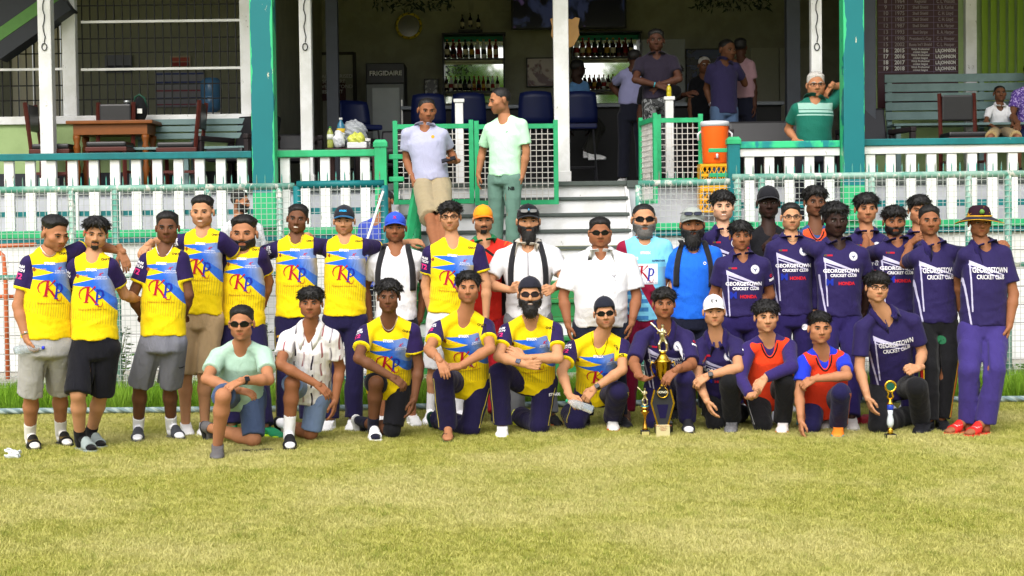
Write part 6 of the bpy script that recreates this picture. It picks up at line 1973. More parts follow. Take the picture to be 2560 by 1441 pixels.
person('player in yellow shirt and dark cap with blue brim', 13.15, (860, 510, 587, 0, 2, 0), ((802, 606), (924, 598)),
       (((770, 610, 1), (740, 600, 1), (772, 586, 1), dict(pn=(0, .6, -.8))), ((962, 622, 1), (1020, 606, 1), (1062, 604), dict(pn=(0, .6, -.8), curl=.5))), hip=(862, 800), legs=((None, (826, 1048), (808, 1082)), (None, (884, 1046), (878, 1076))),
       top='kp', bottom=('pants', NAVY), feet=('sneaker', 'ECECEC', 'F4F4F4'), skin='light', hair=CAPPED, beard=TRIM, stub=.8, hem=788, group=KT, extras=(cap('25262E', '1C5C86', mark='STIGIX', markc='cyan'),))
person('man in plain white T-shirt and blue cap with backpack', 13.25, (988, 527, 605, 2, 0, 0), ((922, 636), (1058, 630)),
       (((912, 720, 1), (925, 800, 1), (935, 840, 1)), ((1062, 715, 1), (1050, 795, 1), (1040, 830, 1))), hip=(990, 812), legs=(None, None),
       top='DADAE0', bottom=('shorts', '16161A', 1.0), feet=('sneaker', 'D8D8D8', 'F0F0F0'), skin='brown', hair=CAPPED, beard=TRIM, stub=.9, hem=800, collar='round',
       extras=(cap('2C50C4', mark='X', markc='crim'), backpack('black backpack on the man in the plain white T-shirt')))
person('slim player with wild black hair and glasses in yellow shirt', 13.1, (1125, 498, 577, -2, 2, -2), ((1060, 618), (1208, 612)),
       (((1064, 715, 1), (1080, 790), (1090, 830)), ((1216, 712, 1), (1215, 790, 1), (1215, 830, 1))), hip=(1120, 795), legs=((None, (1078, 1034), (1060, 1074)), (None, (1150, 1040), (1160, 1074))),
       top='kp', bottom=('shorts', 'D6D6DA', 1.05), feet=('slide', 'E2E2E4', 'E8E8EA'), socks=('EAEAEE', .5), skin='light', hair=MESSY, stub=.4, hem=782, group=KT, w=.96, extras=(glasses(),))
person('stout man with orange cap and red black-trimmed shirt', 13.6, (1208, 510, 583, 6, 4, 0), ((1142, 618), (1284, 606)),
       (((1136, 705, 1), (1150, 780, 1), (1160, 810, 1)), ((1290, 705, 1), (1285, 780, 1), (1280, 820, 1))), hip=(1215, 800), legs=((None, (1190, 1035), (1180, 1058)), (None, (1240, 1035), (1246, 1058))),
       top='red', bottom=('pants', '9A1420'), feet=('sneaker', '2A2A2E', '8A8A8A'), skin='light', hair=CAPPED, beard=GOAT, stub=1.0, hem=800, collar='polo', cuff='1E7A4A', w=1.1, extras=(cap('F59A1A', 'F07A1A'),))
person('bearded man in white zip polo gripping backpack straps', 13.35, (1321, 507, 590, 2, 2, 0), ((1240, 626), (1398, 618)),
       (((1220, 712), (1278, 726), (1296, 720), dict(curl=1.1, pn=(0, 1, 0))), ((1412, 704), (1382, 722), (1366, 730), dict(curl=1.1, pn=(0, 1, 0)))), hip=(1322, 800), legs=((None, (1290, 1032), (1296, 1060)), (None, (1376, 1036), (1398, 1066))),
       top='D6D5D8', bottom=('pants', '6E7074'), feet=('sneaker', '1B1B1E', 'C8582A'), skin='light', hair=CAPPED, beard=dict(LONG), hem=792, collar='polo', cuff='CFC8BC', w=1.12, sleeve=.7,
       extras=(cap('16171B', mark='A', markc='cyan'), sunglasses('8A8A8C', '55555A', up=.083, dy=.014, h=.015), zip_, backpack('black backpack worn by the bearded man in white zip polo')))
person('heavy set older man in white crested polo and dark sunglasses', 13.0, (1500, 540, 617, 0, 2, 0), ((1414, 640), (1588, 638)),
       (((1408, 742, 1), (1420, 812), (1426, 850), HANG), ((1592, 742, 1), (1580, 806), (1572, 846), HANG)), hip=(1502, 812), legs=(None, None),
       top='D9D9DC', bottom=('pants', '1E2436'), feet=('sneaker', '2A2A2E', '444444'), skin='brown', hair=SHORT, stub=.1, hem=816, collar='polo', w=1.24, belly=.05, sleeve=.78, jaw=1.12, loose=.01,
       extras=(sunglasses(), chest_shape(_bird(), .10, -.17, 'grey'), chest('GEORGETOWN CRICKET', .10, -.135, 'grey', .014, 0), chest('CLUB', .10, -.205, 'grey', .014, 0)))
person('man with grey beard and sunglasses in sky blue and maroon shirt', 13.45, (1610, 506, 588, 0, 0, 0), ((1546, 606), (1676, 600)),
       (((1540, 700, 1), (1556, 770, 1), (1570, 800, 1)), ((1684, 695, 1), (1680, 770, 1), (1670, 800, 1))), hip=(1612, 800), legs=((None, (1566, 1030), (1560, 1060)), (None, (1640, 1036), (1650, 1062))),
       top='sky', bottom=('pants', '7A1030'), feet=('slide', '6A4A3A', '4A3428'), skin='light', hair=BUZZ, beard=dict(thick=.006, long=.006), beardc='5A5754', hem=800, collar='round', cuff='8E1236', w=1.05, extras=(sunglasses(),))
person('man in bright blue T-shirt with long black beard and grey cap', 13.45, (1731, 514, 600, -2, 0, 0), ((1664, 630), (1800, 618)),
       (((1652, 722, 1), (1665, 790, 1), (1680, 820, 1)), ((1806, 720, 1), (1800, 790, 1), (1790, 820, 1))), hip=(1730, 805), legs=(None, None),
       top='1E66D8', bottom=('pants', '171A2C'), feet=('sneaker', '1B1B1E', '3A3A3E'), skin='brown', hair=CAPPED, beard=dict(thick=.010, long=.055), hem=798, collar='round', w=1.06,
       extras=(cap('9AA09A', '8A908A'), sunglasses('3A3E52', '22242A', up=.082, dy=.014, h=.015), chest_shape(ringf(.008, .013), .09, -.12, 'white', 'chest_mark'), backpack('dark backpack worn by the man in bright blue T-shirt')))
# ---- purple side, standing
person('smiling wavy haired player in purple polo standing behind the others', 13.8, (1807, 470, 552, -2, 0, 0), ((1756, 584), (1868, 582)), hip=(1812, 780), top='gcc', bottom=('pants', DPUR), skin='fair', hair=dict(CURLY, front=.050), smile=True, collar='polo', group=GT, hem=780)
person('player in purple polo crossing his wrists in front', 13.0, (1852, 547, 625, 0, 2, 0), ((1790, 646), (1922, 646)),
       (((1784, 740, 1), (1832, 786), (1862, 806), dict(pn=(0, 1, -.2))), ((1926, 738, 1), (1862, 778), (1832, 792), dict(pn=(0, 1, -.2)))), hip=(1856, 806), top='gcc', bottom=('pants', DPUR), feet=('sneaker', '1A1A1E', '3A3A3E'), skin='brown', hair=FRINGE, stub=0, collar='polo', group=GT, hem=790, w=.95)
person('dark man in black cap and black T-shirt behind the purple players', 13.9, (1921, 461, 545, -4, 0, 0), ((1868, 582), (1976, 580)), hip=(1922, 780), top='17171B', bottom=('pants', '17171B'), skin='black', hair=CAPPED, stub=.3, collar='round', extras=(cap('1D1D22'),))
person('player in glasses and long sleeved purple polo', 13.25, (1978, 504, 576, -2, 0, 0), ((1918, 606), (2040, 598)),
       (((1912, 700, 1), (1920, 780), (1925, 820, 1)), ((2044, 695, 1), (2034, 775), (2028, 812), HANG)), hip=(1980, 795), top='gcc', bottom=('pants', DPUR), feet=('sneaker', 'C8C8CC', 'F0F0F0'), skin='light', hair=SHORT, collar='polo', sleeve=1.5, group=GT, hem=786, w=.96, smile=False, extras=(mark(disc(.026), 2012, 818, 'white'), glasses('4A4444'), chain('C8B890', .08, .002)))
person('curly haired youth in blue T-shirt and orange bib behind the purple players', 13.9, (2038, 459, 541, 2, 0, 0), ((1988, 580), (2092, 580)), hip=(2040, 790), top='2A4A7A', bottom=('pants', DPUR), skin='deep', hair=CURLY, stub=0, collar='round', extras=(bib('D8502A'),))
person('very dark player in purple polo with arm round his neighbour', 13.1, (2089, 500, 592, 4, 2, 0), ((2026, 606), (2168, 622)),
       (((1985, 606, 1), (1935, 598, 1), (1906, 626), dict(pn=(0, .8, -.5), curl=.5)), ((2172, 712, 1), (2160, 780, 1), (2150, 810, 1))), hip=(2098, 800), legs=((None, (2068, 1042), (2060, 1070)), (None, (2128, 1044), (2136, 1076))),
       top='gcc', bottom=('pants', DPUR), feet=('sneaker', 'B8B4B0', 'E0E0E0'), skin='black', hair=dict(CURLY, top=.028, side=.006, curl=.003, pad=.028), collar='polo', sleeve=1.5, sleeve2=.62, group=GT, hem=790, w=1.05)
person('youth with heavy fringe in purple polo behind the others', 13.9, (2166, 478, 557, -2, 2, 0), ((2116, 592), (2218, 588)), hip=(2168, 790), top='gcc', bottom=('pants', DPUR), skin='tan', hair=FRINGE, stub=0, collar='polo', group=GT, hem=790)
person('bearded player in purple polo with hand on a team mate shoulder', 13.2, (2236, 509, 589, -4, 2, 0), ((2188, 612), (2294, 604)),
       (((2160, 640, 1), (2166, 600, 1), (2178, 624), dict(pn=(0, .7, -.6), curl=.5)), ((2300, 700, 1), (2290, 770, 1), (2280, 800, 1))), hip=(2240, 800), top='gcc', bottom=('pants', DPUR), feet=('sneaker', 'B8B4B0', 'E0E0E0'), skin='brown', hair=dict(MESSY, front=.045), beard=FULL, collar='polo', group=GT, hem=795)
person('youth partly hidden in purple polo between two taller players', 13.9, (2298, 483, 560, -6, 2, 0), ((2250, 594), (2346, 592)), hip=(2300, 790), top='gcc', bottom=('pants', DPUR), skin='tan', hair=FRINGE, stub=0, collar='polo', group=GT, hem=790)
person('player in purple shirt and black trousers with red and yellow side stripe', 12.65, (2324, 510, 588, -6, 0, 0), ((2276, 628), (2396, 614)),
       (((2262, 660, 1), (2276, 610, 1), (2300, 590), dict(pn=(0, .7, -.6))), ((2440, 640, 1), (2480, 616, 1), (2508, 606), dict(pn=(0, .7, -.6), curl=.5))), hip=(2338, 812), legs=(((2324, 916), (2322, 1052), (2306, 1082)), ((2372, 905), (2352, 1048), (2366, 1078))),
       top='gcc2', bottom=('pants', '121215', 1.0, [(30, .028, 'C8281E'), (44, .010, 'E0B020')]), feet=('sneaker', '17171A', '303034'), skin='brown', hair=SHORT, collar='polo', group=GT, hem=806, extras=(mark(disc(.034), 2353, 850, 'green'),))
person('man in broad brimmed team hat, purple shirt and purple trousers', 12.35, (2450, 514, 592, -4, 0, 0), ((2398, 622), (2524, 616)),
       (((2398, 700, 1), (2400, 770, 1), (2410, 810, 1)), ((2534, 736, 1), (2524, 812), (2512, 862), HANG)), hip=(2458, 822), legs=(((2424, 926), (2420, 1056), (2372, 1085)), ((2486, 926), (2464, 1060), (2436, 1088))),
       top='gcc2', bottom=('pants', '392E6E', 1.05), feet=('slide', 'C8241E', 'C8241E', 'F0F0F0'), skin='brown', hair=CAPPED, stub=.2, collar='polo', group=GT, hem=812, w=1.06, sleeve=.72, extras=(sun_hat,))

# ---- kneeling in front
KN = dict(hipdy=.46, sdy=.20, hdy=.11)
person('kneeling man in sea green T-shirt and sunglasses with forearms on his knee', 11.62, (603, 760, 850, 0, 2, 0), ((528, 874), (676, 868)),
       (((516, 948), (590, 975), (640, 985), dict(pn=(0, .5, -.8))), ((672, 950), (606, 952), (570, 968), dict(pn=(0, .5, -.8)))), hip=(600, 990), legs=(((558, 990), (544, 1112), (544, 1143)), ('k', 632, 1122, 525, 1070)),
       top='A5C4B2', bottom=('shorts', '41506E', .93), feet=('sneaker', '5E5C5E', '2E2E30'), skin='tan', hair=SHORT, stub=.4, hem=1010, collar='round', w=1.08, **KN, extras=(sunglasses(), band(1, '1E2028', face='14161C', t=.03)))
person('kneeling youth in white shirt with dark and pink wavy stripes', 11.8, (777, 711, 795, 0, 0, 0), ((702, 830), (846, 826)),
       (((700, 912), (790, 960), (822, 985), dict(pn=(0, .6, -.7))), ((850, 920, 1), (838, 1000), (832, 1045), HANG)), hip=(772, 972), legs=(((730, 958), (722, 1090), (730, 1130)), ('k', 775, 1106, 706, 1062)),
       top='stripes', bottom=('shorts', '7286A8', .93), feet=('slide', '18181C', '141416'), socks=('ECECF0', .42), skin='brown', hair=dict(MESSY, front=.040), stub=.2, hem=1000, collar='open', **KN, extras=(band(0, 'B89070', r=.028, wd=.003),))
person('kneeling dark skinned player with curly hair, yellow shirt and black shorts', 11.98, (971, 692, 780, 0, 2, 0), ((898, 816), (1046, 810)),
       (((896, 896), (978, 942), (1014, 966), dict(pn=(0, .6, -.7), curl=.5)), ((1048, 915, 1), (1036, 996), (1026, 1040), HANG)), hip=(972, 956), legs=(((940, 958), (932, 1070), (958, 1118)), ('k', 980, 1100, 902, 1056)),
       top='kp', bottom=('shorts', '14141A', .9), feet=('slide', 'ECECEC', 'E8E8E8'), socks=('15162A', .26), skin='deep', hair=CURLY, stub=.2, hem=985, w=1.04, group=KT, **KN, extras=(chain('C8C8CC', .09, .002), knee_sleeve(1)))
person('kneeling player with long swept back hair and moustache in yellow shirt', 12.1, (1170, 673, 757, 0, 0, 0), ((1082, 806), (1232, 800)),
       (((1072, 874), (1098, 900), (1112, 930), dict(pn=(0, .6, -.7), curl=.4)), ((1226, 872), (1150, 916), (1116, 918), dict(pn=(0, .6, -.7)))), hip=(1172, 956), legs=(((1108, 945), (1120, 1072), (1121, 1112)), ('k', 1175, 1092, 1092, 1060)),
       top='kp', bottom=('pants', NAVY, 1.05, PIPE), feet=('flip', '1E1A1A', '1E4A3A'), skin='tan', hair=dict(top=.026, side=.016, curl=.005, freq=60, front=.072, nape=-.09, pad=.026), beard=TRIM, stub=.7, hem=985, group=KT, **KN, extras=(band(0, 'E0E0E0', r=.030, wd=.004),))
person('kneeling bearded player in backwards cap and sunglasses giving a thumbs up', 12.22, (1325, 688, 775, 0, 0, 0), ((1252, 812), (1402, 808)),
       (((1246, 892), (1316, 912), (1344, 914), dict(pn=(0, .9, 0), curl=1.0, thumb=-.4)), ((1396, 896), (1310, 896), (1268, 872), dict(pn=(0, .8, -.3)))), hip=(1336, 956), legs=(((1248, 932), (1256, 1062), (1254, 1104)), ('k', 1348, 1086, 1300, 1040)),
       top='kp', bottom=('pants', NAVY, 1.05, PIPE), feet=('sneaker', 'ECECEA', 'D8DC3A'), skin='light', hair=CAPPED, beard=dict(thick=.009, long=.035), smile=True, hem=970, group=KT, **KN, extras=(mark(text_mesh('STIGIX', .03, .001), 1386, 986, 'white'), cap('23232E', back=True), sunglasses('2A1E24', '1A1416'), band(0, '1C1C20', face='1C2A4A', t=.10)))
person('kneeling player in navy cap and sunglasses holding a plastic bottle', 12.45, (1512, 738, 820, 0, 0, -4), ((1416, 856), (1572, 850)),
       (((1404, 930), (1424, 990), (1444, 1016), dict(curl=.8, pn=(.3, .7, -.4))), ((1556, 925), (1486, 972), (1456, 1004), dict(curl=.7, pn=(0, .7, -.5)))), hip=(1492, 985), legs=(('k', 1440, 1078, 1424, 1050), ((1546, 980), (1530, 1046), (1546, 1092))),
       top='kp', bottom=('pants', NAVY, 1.05, PIPE), feet=('sneaker', 'F0EEEC', 'E8642A'), skin='light', hair=CAPPED, beard=TRIM, stub=.8, hem=1000, group=KT, **KN, extras=(cap('20222E', back=True), sunglasses(), band(1, '1A1A1E', face='101216', t=.05), chain('2A2220', .16, .0018)))
person('kneeling player in purple polo and gold chain resting a hand on the trophies', 12.42, (1660, 714, 795, 0, 0, 0), ((1588, 830), (1732, 828)),
       (((1584, 908), (1600, 942), (1622, 952), dict(pn=(0, -.4, 1), curl=.3)), ((1730, 912), (1690, 926), (1664, 950), dict(pn=(0, .6, -.8), curl=.5))), hip=(1668, 968), legs=(('k', 1640, 1076, 1632, 1050), ((1714, 946), (1718, 1052), (1728, 1090))),
       top='gcc', bottom=('pants', '201A48', 1.0, [(20, .005, 'B03040')]), feet=('slide', '26262A', '1E1E20'), socks=('E6E6EA', .34), skin='brown', hair=dict(MESSY, front=.048), stub=0, hem=980, collar='polo', sleeve=.85, group=GT, **KN, extras=(chain('D8B050', .085, .0028),))
person('kneeling player in white lettered cap, purple polo and black trousers', 12.4, (1785, 734, 815, -4, 0, -2), ((1728, 856), (1858, 846)),
       (((1744, 950), (1766, 1000), (1782, 1040), HANG), ((1846, 920), (1770, 940), (1738, 960), dict(pn=(0, .7, -.6), curl=.6))), hip=(1802, 985), legs=(('k', 1792, 1078, 1856, 1050), ((1824, 955), (1830, 1050), (1824, 1090))),
       top='gcc', bottom=('pants', '141417', 1.0), feet=('clog', '6A6A6C'), skin='light', hair=CAPPED, stub=.1, hem=995, collar='polo', group=GT, yaw=-10, **KN, extras=(cap('ECECF0', 'F0F0F2', mark='E*4', markc='black'), band(1, '1A1A1E', face='16181E', t=.03)))
person('kneeling curly haired boy in orange bib over long purple sleeves', 12.3, (1916, 744, 830, 0, 0, 0), ((1856, 858), (1988, 850)),
       (((1850, 945), (1876, 990), (1900, 985), dict(pn=(0, -.8, .5), curl=.4)), ((1978, 918), (1912, 946), (1892, 974), dict(pn=(0, .7, -.6), curl=.5))), hip=(1920, 985), legs=(('k', 1908, 1082, 1900, 1050), ((1962, 952), (1958, 1052), (1952, 1094))),
       top='30245E', bottom=('pants', '141417', 1.0, [(30, .006, 'E0E0E0')]), feet=('sneaker', 'ECE6E2', 'E07A3A'), skin='light', hair=dict(CURLY, front=.045), stub=0, hem=985, collar='round', sleeve=1.5, w=1.04, sc=.97, **KN, extras=(bib(),))
person('kneeling boy in orange bib over blue T-shirt with orange shoes', 12.12, (2050, 777, 858, 0, 0, 0), ((1996, 890), (2122, 884)),
       (((1998, 985), (2002, 1050), (2004, 1090), HANG), ((2118, 940), (2036, 948), (1998, 968), dict(pn=(0, .7, -.6), curl=.6))), hip=(2062, 1005), legs=(('k', 2032, 1086, 2010, 1060), ((2102, 982), (2096, 1062), (2094, 1100))),
       top='2036C0', bottom=('pants', '1A1740', 1.0, [(30, .006, 'E07A2A'), (44, .006, 'E07A2A')]), feet=('sneaker', 'F0862A', '3AA0B8'), skin='tan', hair=dict(SHORT, top=.026, curl=.004, freq=90, front=.055), stub=0, hem=1005, collar='round', sc=.93, **KN, extras=(bib('DE3A1C'),))
person('kneeling youth in glasses and purple shirt beside a small trophy', 12.18, (2194, 676, 754, 2, 0, 4), ((2140, 806), (2298, 784)),
       (((2148, 922, 1), (2168, 992), (2182, 1034), HANG), ((2306, 884, 1), (2296, 920), (2270, 926), dict(curl=1.1, pn=(0, .8, -.4)))), hip=(2232, 968), legs=(('k', 2200, 1086, 2270, 1062), ((2292, 968), (2304, 1052), (2290, 1096))),
       top='gcc2', bottom=('pants', '141417', 1.05), feet=('sneaker', '1A1A1E', '2A2A2E'), skin='light', hair=dict(FRINGE, front=.030, top=.03), stub=0, hem=985, collar='open', sleeve=.7, group=GT, **KN, extras=(glasses('1A1A1E'),))

# ---- people at the pavilion
BG = 'onlookers at the pavilion'
def onlooker(*a, **k):
    k.setdefault('h', .014); k.setdefault('group', BG)
    return person(*a, **k)
onlooker('bearded man in white shirt seen sideways behind the wire fence', 15.9, (604, 474, 532, 80, 4, 0), ((560, 560), (650, 560)), z0=.2, top='E6E6EA', bottom=('pants', '2A2A30'), skin='tan', hair=SHORT, beard=FULL, yaw=50)
onlooker('man in blue shirt partly hidden behind the open gate leaf', 15.9, (962, 474, 530, -30, 0, 0), ((900, 556), (985, 560)), z0=.2, top='3D4EA8', bottom=('pants', '23232B'), skin='brown', hair=BUZZ, yaw=-20)
onlooker('smiling man in lilac polo and khaki shorts on the steps with a phone', 16.55, (1068, 243, 306, 14, 10, 2), ((1006, 322), (1118, 324)),
         (((1016, 400, 1), (1032, 446), (1033, 474), dict(curl=.7)), ((1128, 385, 1), (1140, 404), (1122, 408), dict(curl=.6, pn=(0, .2, 1)))), hip=(1080, 462), legs=((None, (1096, 650), (1090, 668)), (None, (1112, 650), (1118, 668))),
         z0=1.253, top='A9ABC6', bottom=('shorts', '9C8E70', 1.0), feet=('sneaker', '1A1A1E', '3A3A3E'), skin='brown', hair=BUZZ, collar='polo', hem=450, w=1.08, extras=(band(0, 'D0D0D0', r=.030, wd=.004), chest_shape(disc(.018, 10), .075, -.10, 'gold', 'chest_badge')))
onlooker('tall man in pale mint T-shirt and sage trousers looking aside on the steps', 16.7, (1246, 217, 284, -68, 8, 0), ((1214, 312), (1314, 298)),
         (((1206, 380, 1), (1196, 436), (1194, 466), HANG), ((1316, 380, 1), (1306, 440), (1298, 474), HANG)), hip=(1262, 446), legs=((None, (1240, 640), (1225, 660)), (None, (1282, 640), (1276, 662))),
         z0=1.253, top='BDEFC8', bottom=('pants', '66877A'), feet=('sneaker', '8A8A8A', 'DDDDDD'), skin='tan', hair=BUZZ, beard=TRIM, stub=.8, yaw=-30, hem=440, w=1.05, sleeve=.72, extras=(mark(text_mesh('NB', .05, .002), 1278, 472, 'black'), chest_shape(join2(stroke([(-.01, -.006), (.0, .008)], .004), stroke([(.0, -.006), (.01, .012)], .004)), .08, -.12, 'black', 'chest_mark'),))
onlooker('white haired man in glasses and green panelled polo at the railing', 17.05, (2040, 176, 243, -2, 2, 0), ((1980, 262), (2092, 244)),
         (((1970, 325, 1), (1992, 352), (2016, 352), dict(pn=(0, .2, -1))), ((2112, 216, 1), (2078, 216), (2056, 246), dict(pn=(0, .4, -.8), curl=.5))), hip=(2034, 392), z0=1.6, top='teal', bottom=('pants', '2A2C36'), skin='tan', hair=dict(SHORT, top=.016), hairc='B9B5B0', stub=0, collar='polo', hem=385, w=1.12, belly=.02, extras=(glasses('3A342E'),))
onlooker('young man in dark polo and camouflage trousers leaning on a post', 18.35, (1640, 70, 128, -4, 2, 0), ((1590, 146), (1692, 140)),
         (((1588, 200), (1644, 214), (1668, 220), dict(pn=(0, .8, -.4))), ((1698, 198), (1644, 214), (1622, 238), dict(pn=(0, .8, -.4), curl=.4))), hip=(1645, 258), z0=2.14, top='26202E', bottom=('pants', 'camo', 1.05), feet=('slide', '222222', '222222'), skin='dark', hair=SHORT, collar='polo', hem=248, extras=(band(0, '1E9AB0', r=.030, wd=.006),))
onlooker('man in pale lilac shirt turned to the bar with hand on hip', 19.6, (1588, 122, 168, 150, 0, 0), ((1548, 178), (1612, 176)), (((1530, 215, 1), (1556, 248), (1566, 252), {}), None), z0=2.14, top='8C8CB4', bottom=('pants', '1A1C28'), skin='dark', hair=BUZZ, hem=258)
onlooker('man in light blue shirt seated at the bar counter', 21.6, (1447, 148, 196, 120, 10, 0), ((1425, 206), (1470, 206)), z0=1.95, hip=(1452, 290), legs=(('p', (1490, 318, -.3), (1478, 385, -.3), (1500, 396, -.4)), ('p', (1500, 322, -.1), (1466, 380, -.1), (1484, 394, -.25))), top='5A86B8', bottom=('pants', '2A2A26'), skin='black', hair=BUZZ, hem=285)
onlooker('bearded man in violet short sleeved shirt and pale jeans', 19.8, (1820, 96, 152, 32, 6, 0), ((1770, 162), (1848, 158)), (((1766, 222, 1), (1780, 268), (1788, 296), HANG), ((1862, 210, 1), (1845, 165), (1838, 150), {})), z0=2.14, top='363055', bottom=('pants', '5A7396'), feet=('sneaker', '444444', '888888'), skin='deep', hair=BUZZ, beard=TRIM, beardc='7A7672', yaw=20, hem=285, collar='polo', extras=(band(0, 'C0C0C4', face='D0D0D0'),))
onlooker('man in pink shirt with backpack turned away from the field', 20.4, (1852, 94, 142, 160, 0, 0), ((1826, 156), (1884, 152)), z0=2.14, top='B08A94', bottom=('pants', '1B1D2C'), skin='dark', hair=SHORT, hem=245, yaw=-30)
onlooker('elderly man in black shirt in the shade by the bar', 21.2, (1762, 140, 186, 10, 4, 0), ((1726, 196), (1790, 196)), z0=2.14, top='131318', bottom=('pants', '131318'), skin='deep', hair=BUZZ, hairc='B9B5B0', hem=290)
onlooker('curly haired person in black behind the young man in camouflage trousers', 19.0, (1692, 158, 204, 30, 4, 0), ((1600, 214), (1700, 216)), (None, ((1690, 245, 1), (1716, 236), (1736, 230), {})), z0=2.1, top='121216', bottom=('pants', '121216'), skin='dark', hair=CURLY, hem=300)
onlooker('small boy in white school shirt sitting on the grey bench', 19.65, (2500, 212, 254, -4, -4, 0), ((2466, 270), (2532, 268)), (((2464, 306), (2486, 318), (2498, 326), {}), ((2534, 304), (2530, 316), (2538, 310), {})), hip=(2500, 330), legs=(((2476, 345), (2470, 420), (2470, 426)), ((2545, 345), (2548, 420), (2548, 426))),
         z0=2.14, top='E4E4EA', bottom=('shorts', '8A7650', .85), feet=('sneaker', '222222', '222222'), skin='deep', hair=BUZZ, sc=.66, hem=318, collar='polo', hipdy=.12)
onlooker('woman in violet patterned blouse sitting at the end of the grey bench', 19.65, (2580, 150, 205, -20, 0, 0), ((2532, 226), (2628, 226)), (((2530, 290), (2545, 310), (2540, 322), {}), None), hip=(2580, 330), legs=(((2548, 345), (2550, 440), (2546, 446)), ((2610, 345), (2612, 440), (2612, 446))), z0=2.14, top='florid', bottom=('pants', '2A3A6A'), skin='deep', hair=dict(top=.02, side=.02, nape=-.1, pad=.02), hem=318, w=1.15, hipdy=.1)
# ------------------------------------------------------------------ trophies and things in the grass
GOLD = plain('E0B23A', .18, .6, 1.0, vary=.06); CHAMP = plain('DCD2A8', .28, .6, 1.0, vary=.04); BLK = plain('101012', .25, .5, vary=.1); PLAQ = plain('D8CC8A', .35, .5, .6, vary=.05)
def figure(base_, h_, mat, parent, bat=True):
    """cast batsman on top of a trophy"""
    s = h_ / .22; G = Grid((-.10, -.07, -.01), (.10, .07, .25), .0042)
    G.ell((0, 0, .002), (.035, .025, .008), .004)
    G.chain([V3(-.024, 0, .01), V3(-.03, -.005, .055), V3(-.004, 0, .105)], [.009, .011, .015], .006); G.chain([V3(.034, 0, .01), V3(.030, -.012, .06), V3(.006, 0, .105)], [.009, .011, .015], .006)
    G.chain([V3(0, 0, .10), V3(-.004, -.002, .135), V3(-.002, -.002, .165)], [.020, .022, .020], .008); G.ell((.0, -.004, .203), (.0135, .0145, .016), .006); G.cone((0, -.003, .175), (0, -.003, .195), .008, .008, .005)
    G.ell((.0, -.016, .208), (.014, .012, .004), .003)
    G.chain([V3(-.022, 0, .168), V3(-.042, -.012, .145), V3(-.034, -.03, .165)], [.009, .007, .006], .004); G.chain([V3(.02, 0, .168), V3(.024, -.03, .15), V3(-.02, -.036, .158)], [.009, .007, .006], .004)
    if bat: G.chain([V3(-.03, -.034, .16), V3(-.058, -.02, .195)], [.005, .005], .003); G.chain([V3(-.058, -.02, .195), V3(-.09, -.005, .225)], [.008, .010], .003)
    v, f = G.mesh(); mesh_obj('figurine', v * s + v3(base_), f, mat, parent, True)
# large cup with batsman, standing on the shield trophy's far side
def ear(x, z, w_, h_, s): return [(x, 0, z), (x + s * w_ * .7, 0, z + h_ * .15), (x + s * w_, 0, z - h_ * .25), (x + s * w_ * .55, 0, z - h_ * .7), (x + s * w_ * .1, 0, z - h_)]
p = ground(1646, 1088); p.y += .05; p.x = X_(1654, p.y)
e = thing('trophy_cup', 'tall golden two handled trophy cup topped by a batsman figure', 'trophy', p)
zc = at(1654, 948, p.y).z
MB().bevbox(-.07, .07, -.05, .05, 0, .10, .006).build('base', BLK, e)
MB().lathe([(.05, .10), (.05, .13), (.022, .16), (.018, .2), (.018, zc - .09), (.03, zc - .05), (.012, zc - .03), (.03, zc - .0), (.050, zc + .03), (.060, zc + .09), (.066, zc + .135), (.069, zc + .14), (.056, zc + .15), (.045, zc + .165), (.022, zc + .2), (.028, zc + .205), (.03, zc + .215), (.0, zc + .218)], 24).build('cup', GOLD, e, True)
for s in (-1, 1): MB().tube(ear(s * .060, zc + .12, .038, .10, s), .006, 6).build('handle', GOLD, e, True)
figure((0, 0, zc + .217), .215, CHAMP, e)
# black shield award
p = ground(1657, 1094)
e = thing('shield_award', 'black and gold shield award lettered HONOR on a pale base', 'trophy', p)
H = at(1657, 966, p.y).z
MB().bevbox(-.052, .052, -.04, .03, 0, .10, .004).build('base', plain('D9CFA0', .35, .5, .4, vary=.05), e)
def slab(pts, y0, y1, mat, name):
    n = len(pts); MB().add([(x, y, z) for y in (y0, y1) for (x, z) in pts], [tuple(range(n)), tuple(range(2 * n - 1, n - 1, -1))] + [(i, i + n, (i + 1) % n + n, (i + 1) % n) for i in range(n)]).build(name, mat, e)
slab([(-.035, .101), (.035, .101), (.080, H - .13), (.060, H - .035), (-.060, H - .035), (-.080, H - .13)], -.008, .012, plain('2A2B2E', .35, vary=.1), 'shield')
slab([(-.022, .15), (.022, .15), (.045, H - .14), (-.045, H - .14)], -.012, -.009, plain('17123A', .2, vary=.1), 'inset')
for s in (-1, 1):
    q = [(s * .035, .101), (s * .047, .101), (s * .094, H - .13), (s * .066, H - .02), (s * .056, H - .03), (s * .080, H - .13)]
    slab(q if s > 0 else q[::-1], -.014, .006, GOLD, 'gold_edge')
MB().lathe([(.0, -.03), (.046, -.03), (.048, -.012), (.0, -.011)], 24, (0, 0, H - .045), 'Y').build('medallion', BLK, e); MB().tube([(.040 * math.cos(a), -.031, H - .045 + .040 * math.sin(a)) for a in [math.radians(t) for t in range(110, 431, 16)]], .004, 6).build('laurel', GOLD, e, True)
M = Matrix(((1, 0, 0, 0), (0, 0, 1, -.0325), (0, 1, 0, H - .043), (0, 0, 0, 1))); place_flat('lettering', text_mesh('HONOR', .024, .0006, 0), M, plain('D8D2B8', .5, vary=0), e)
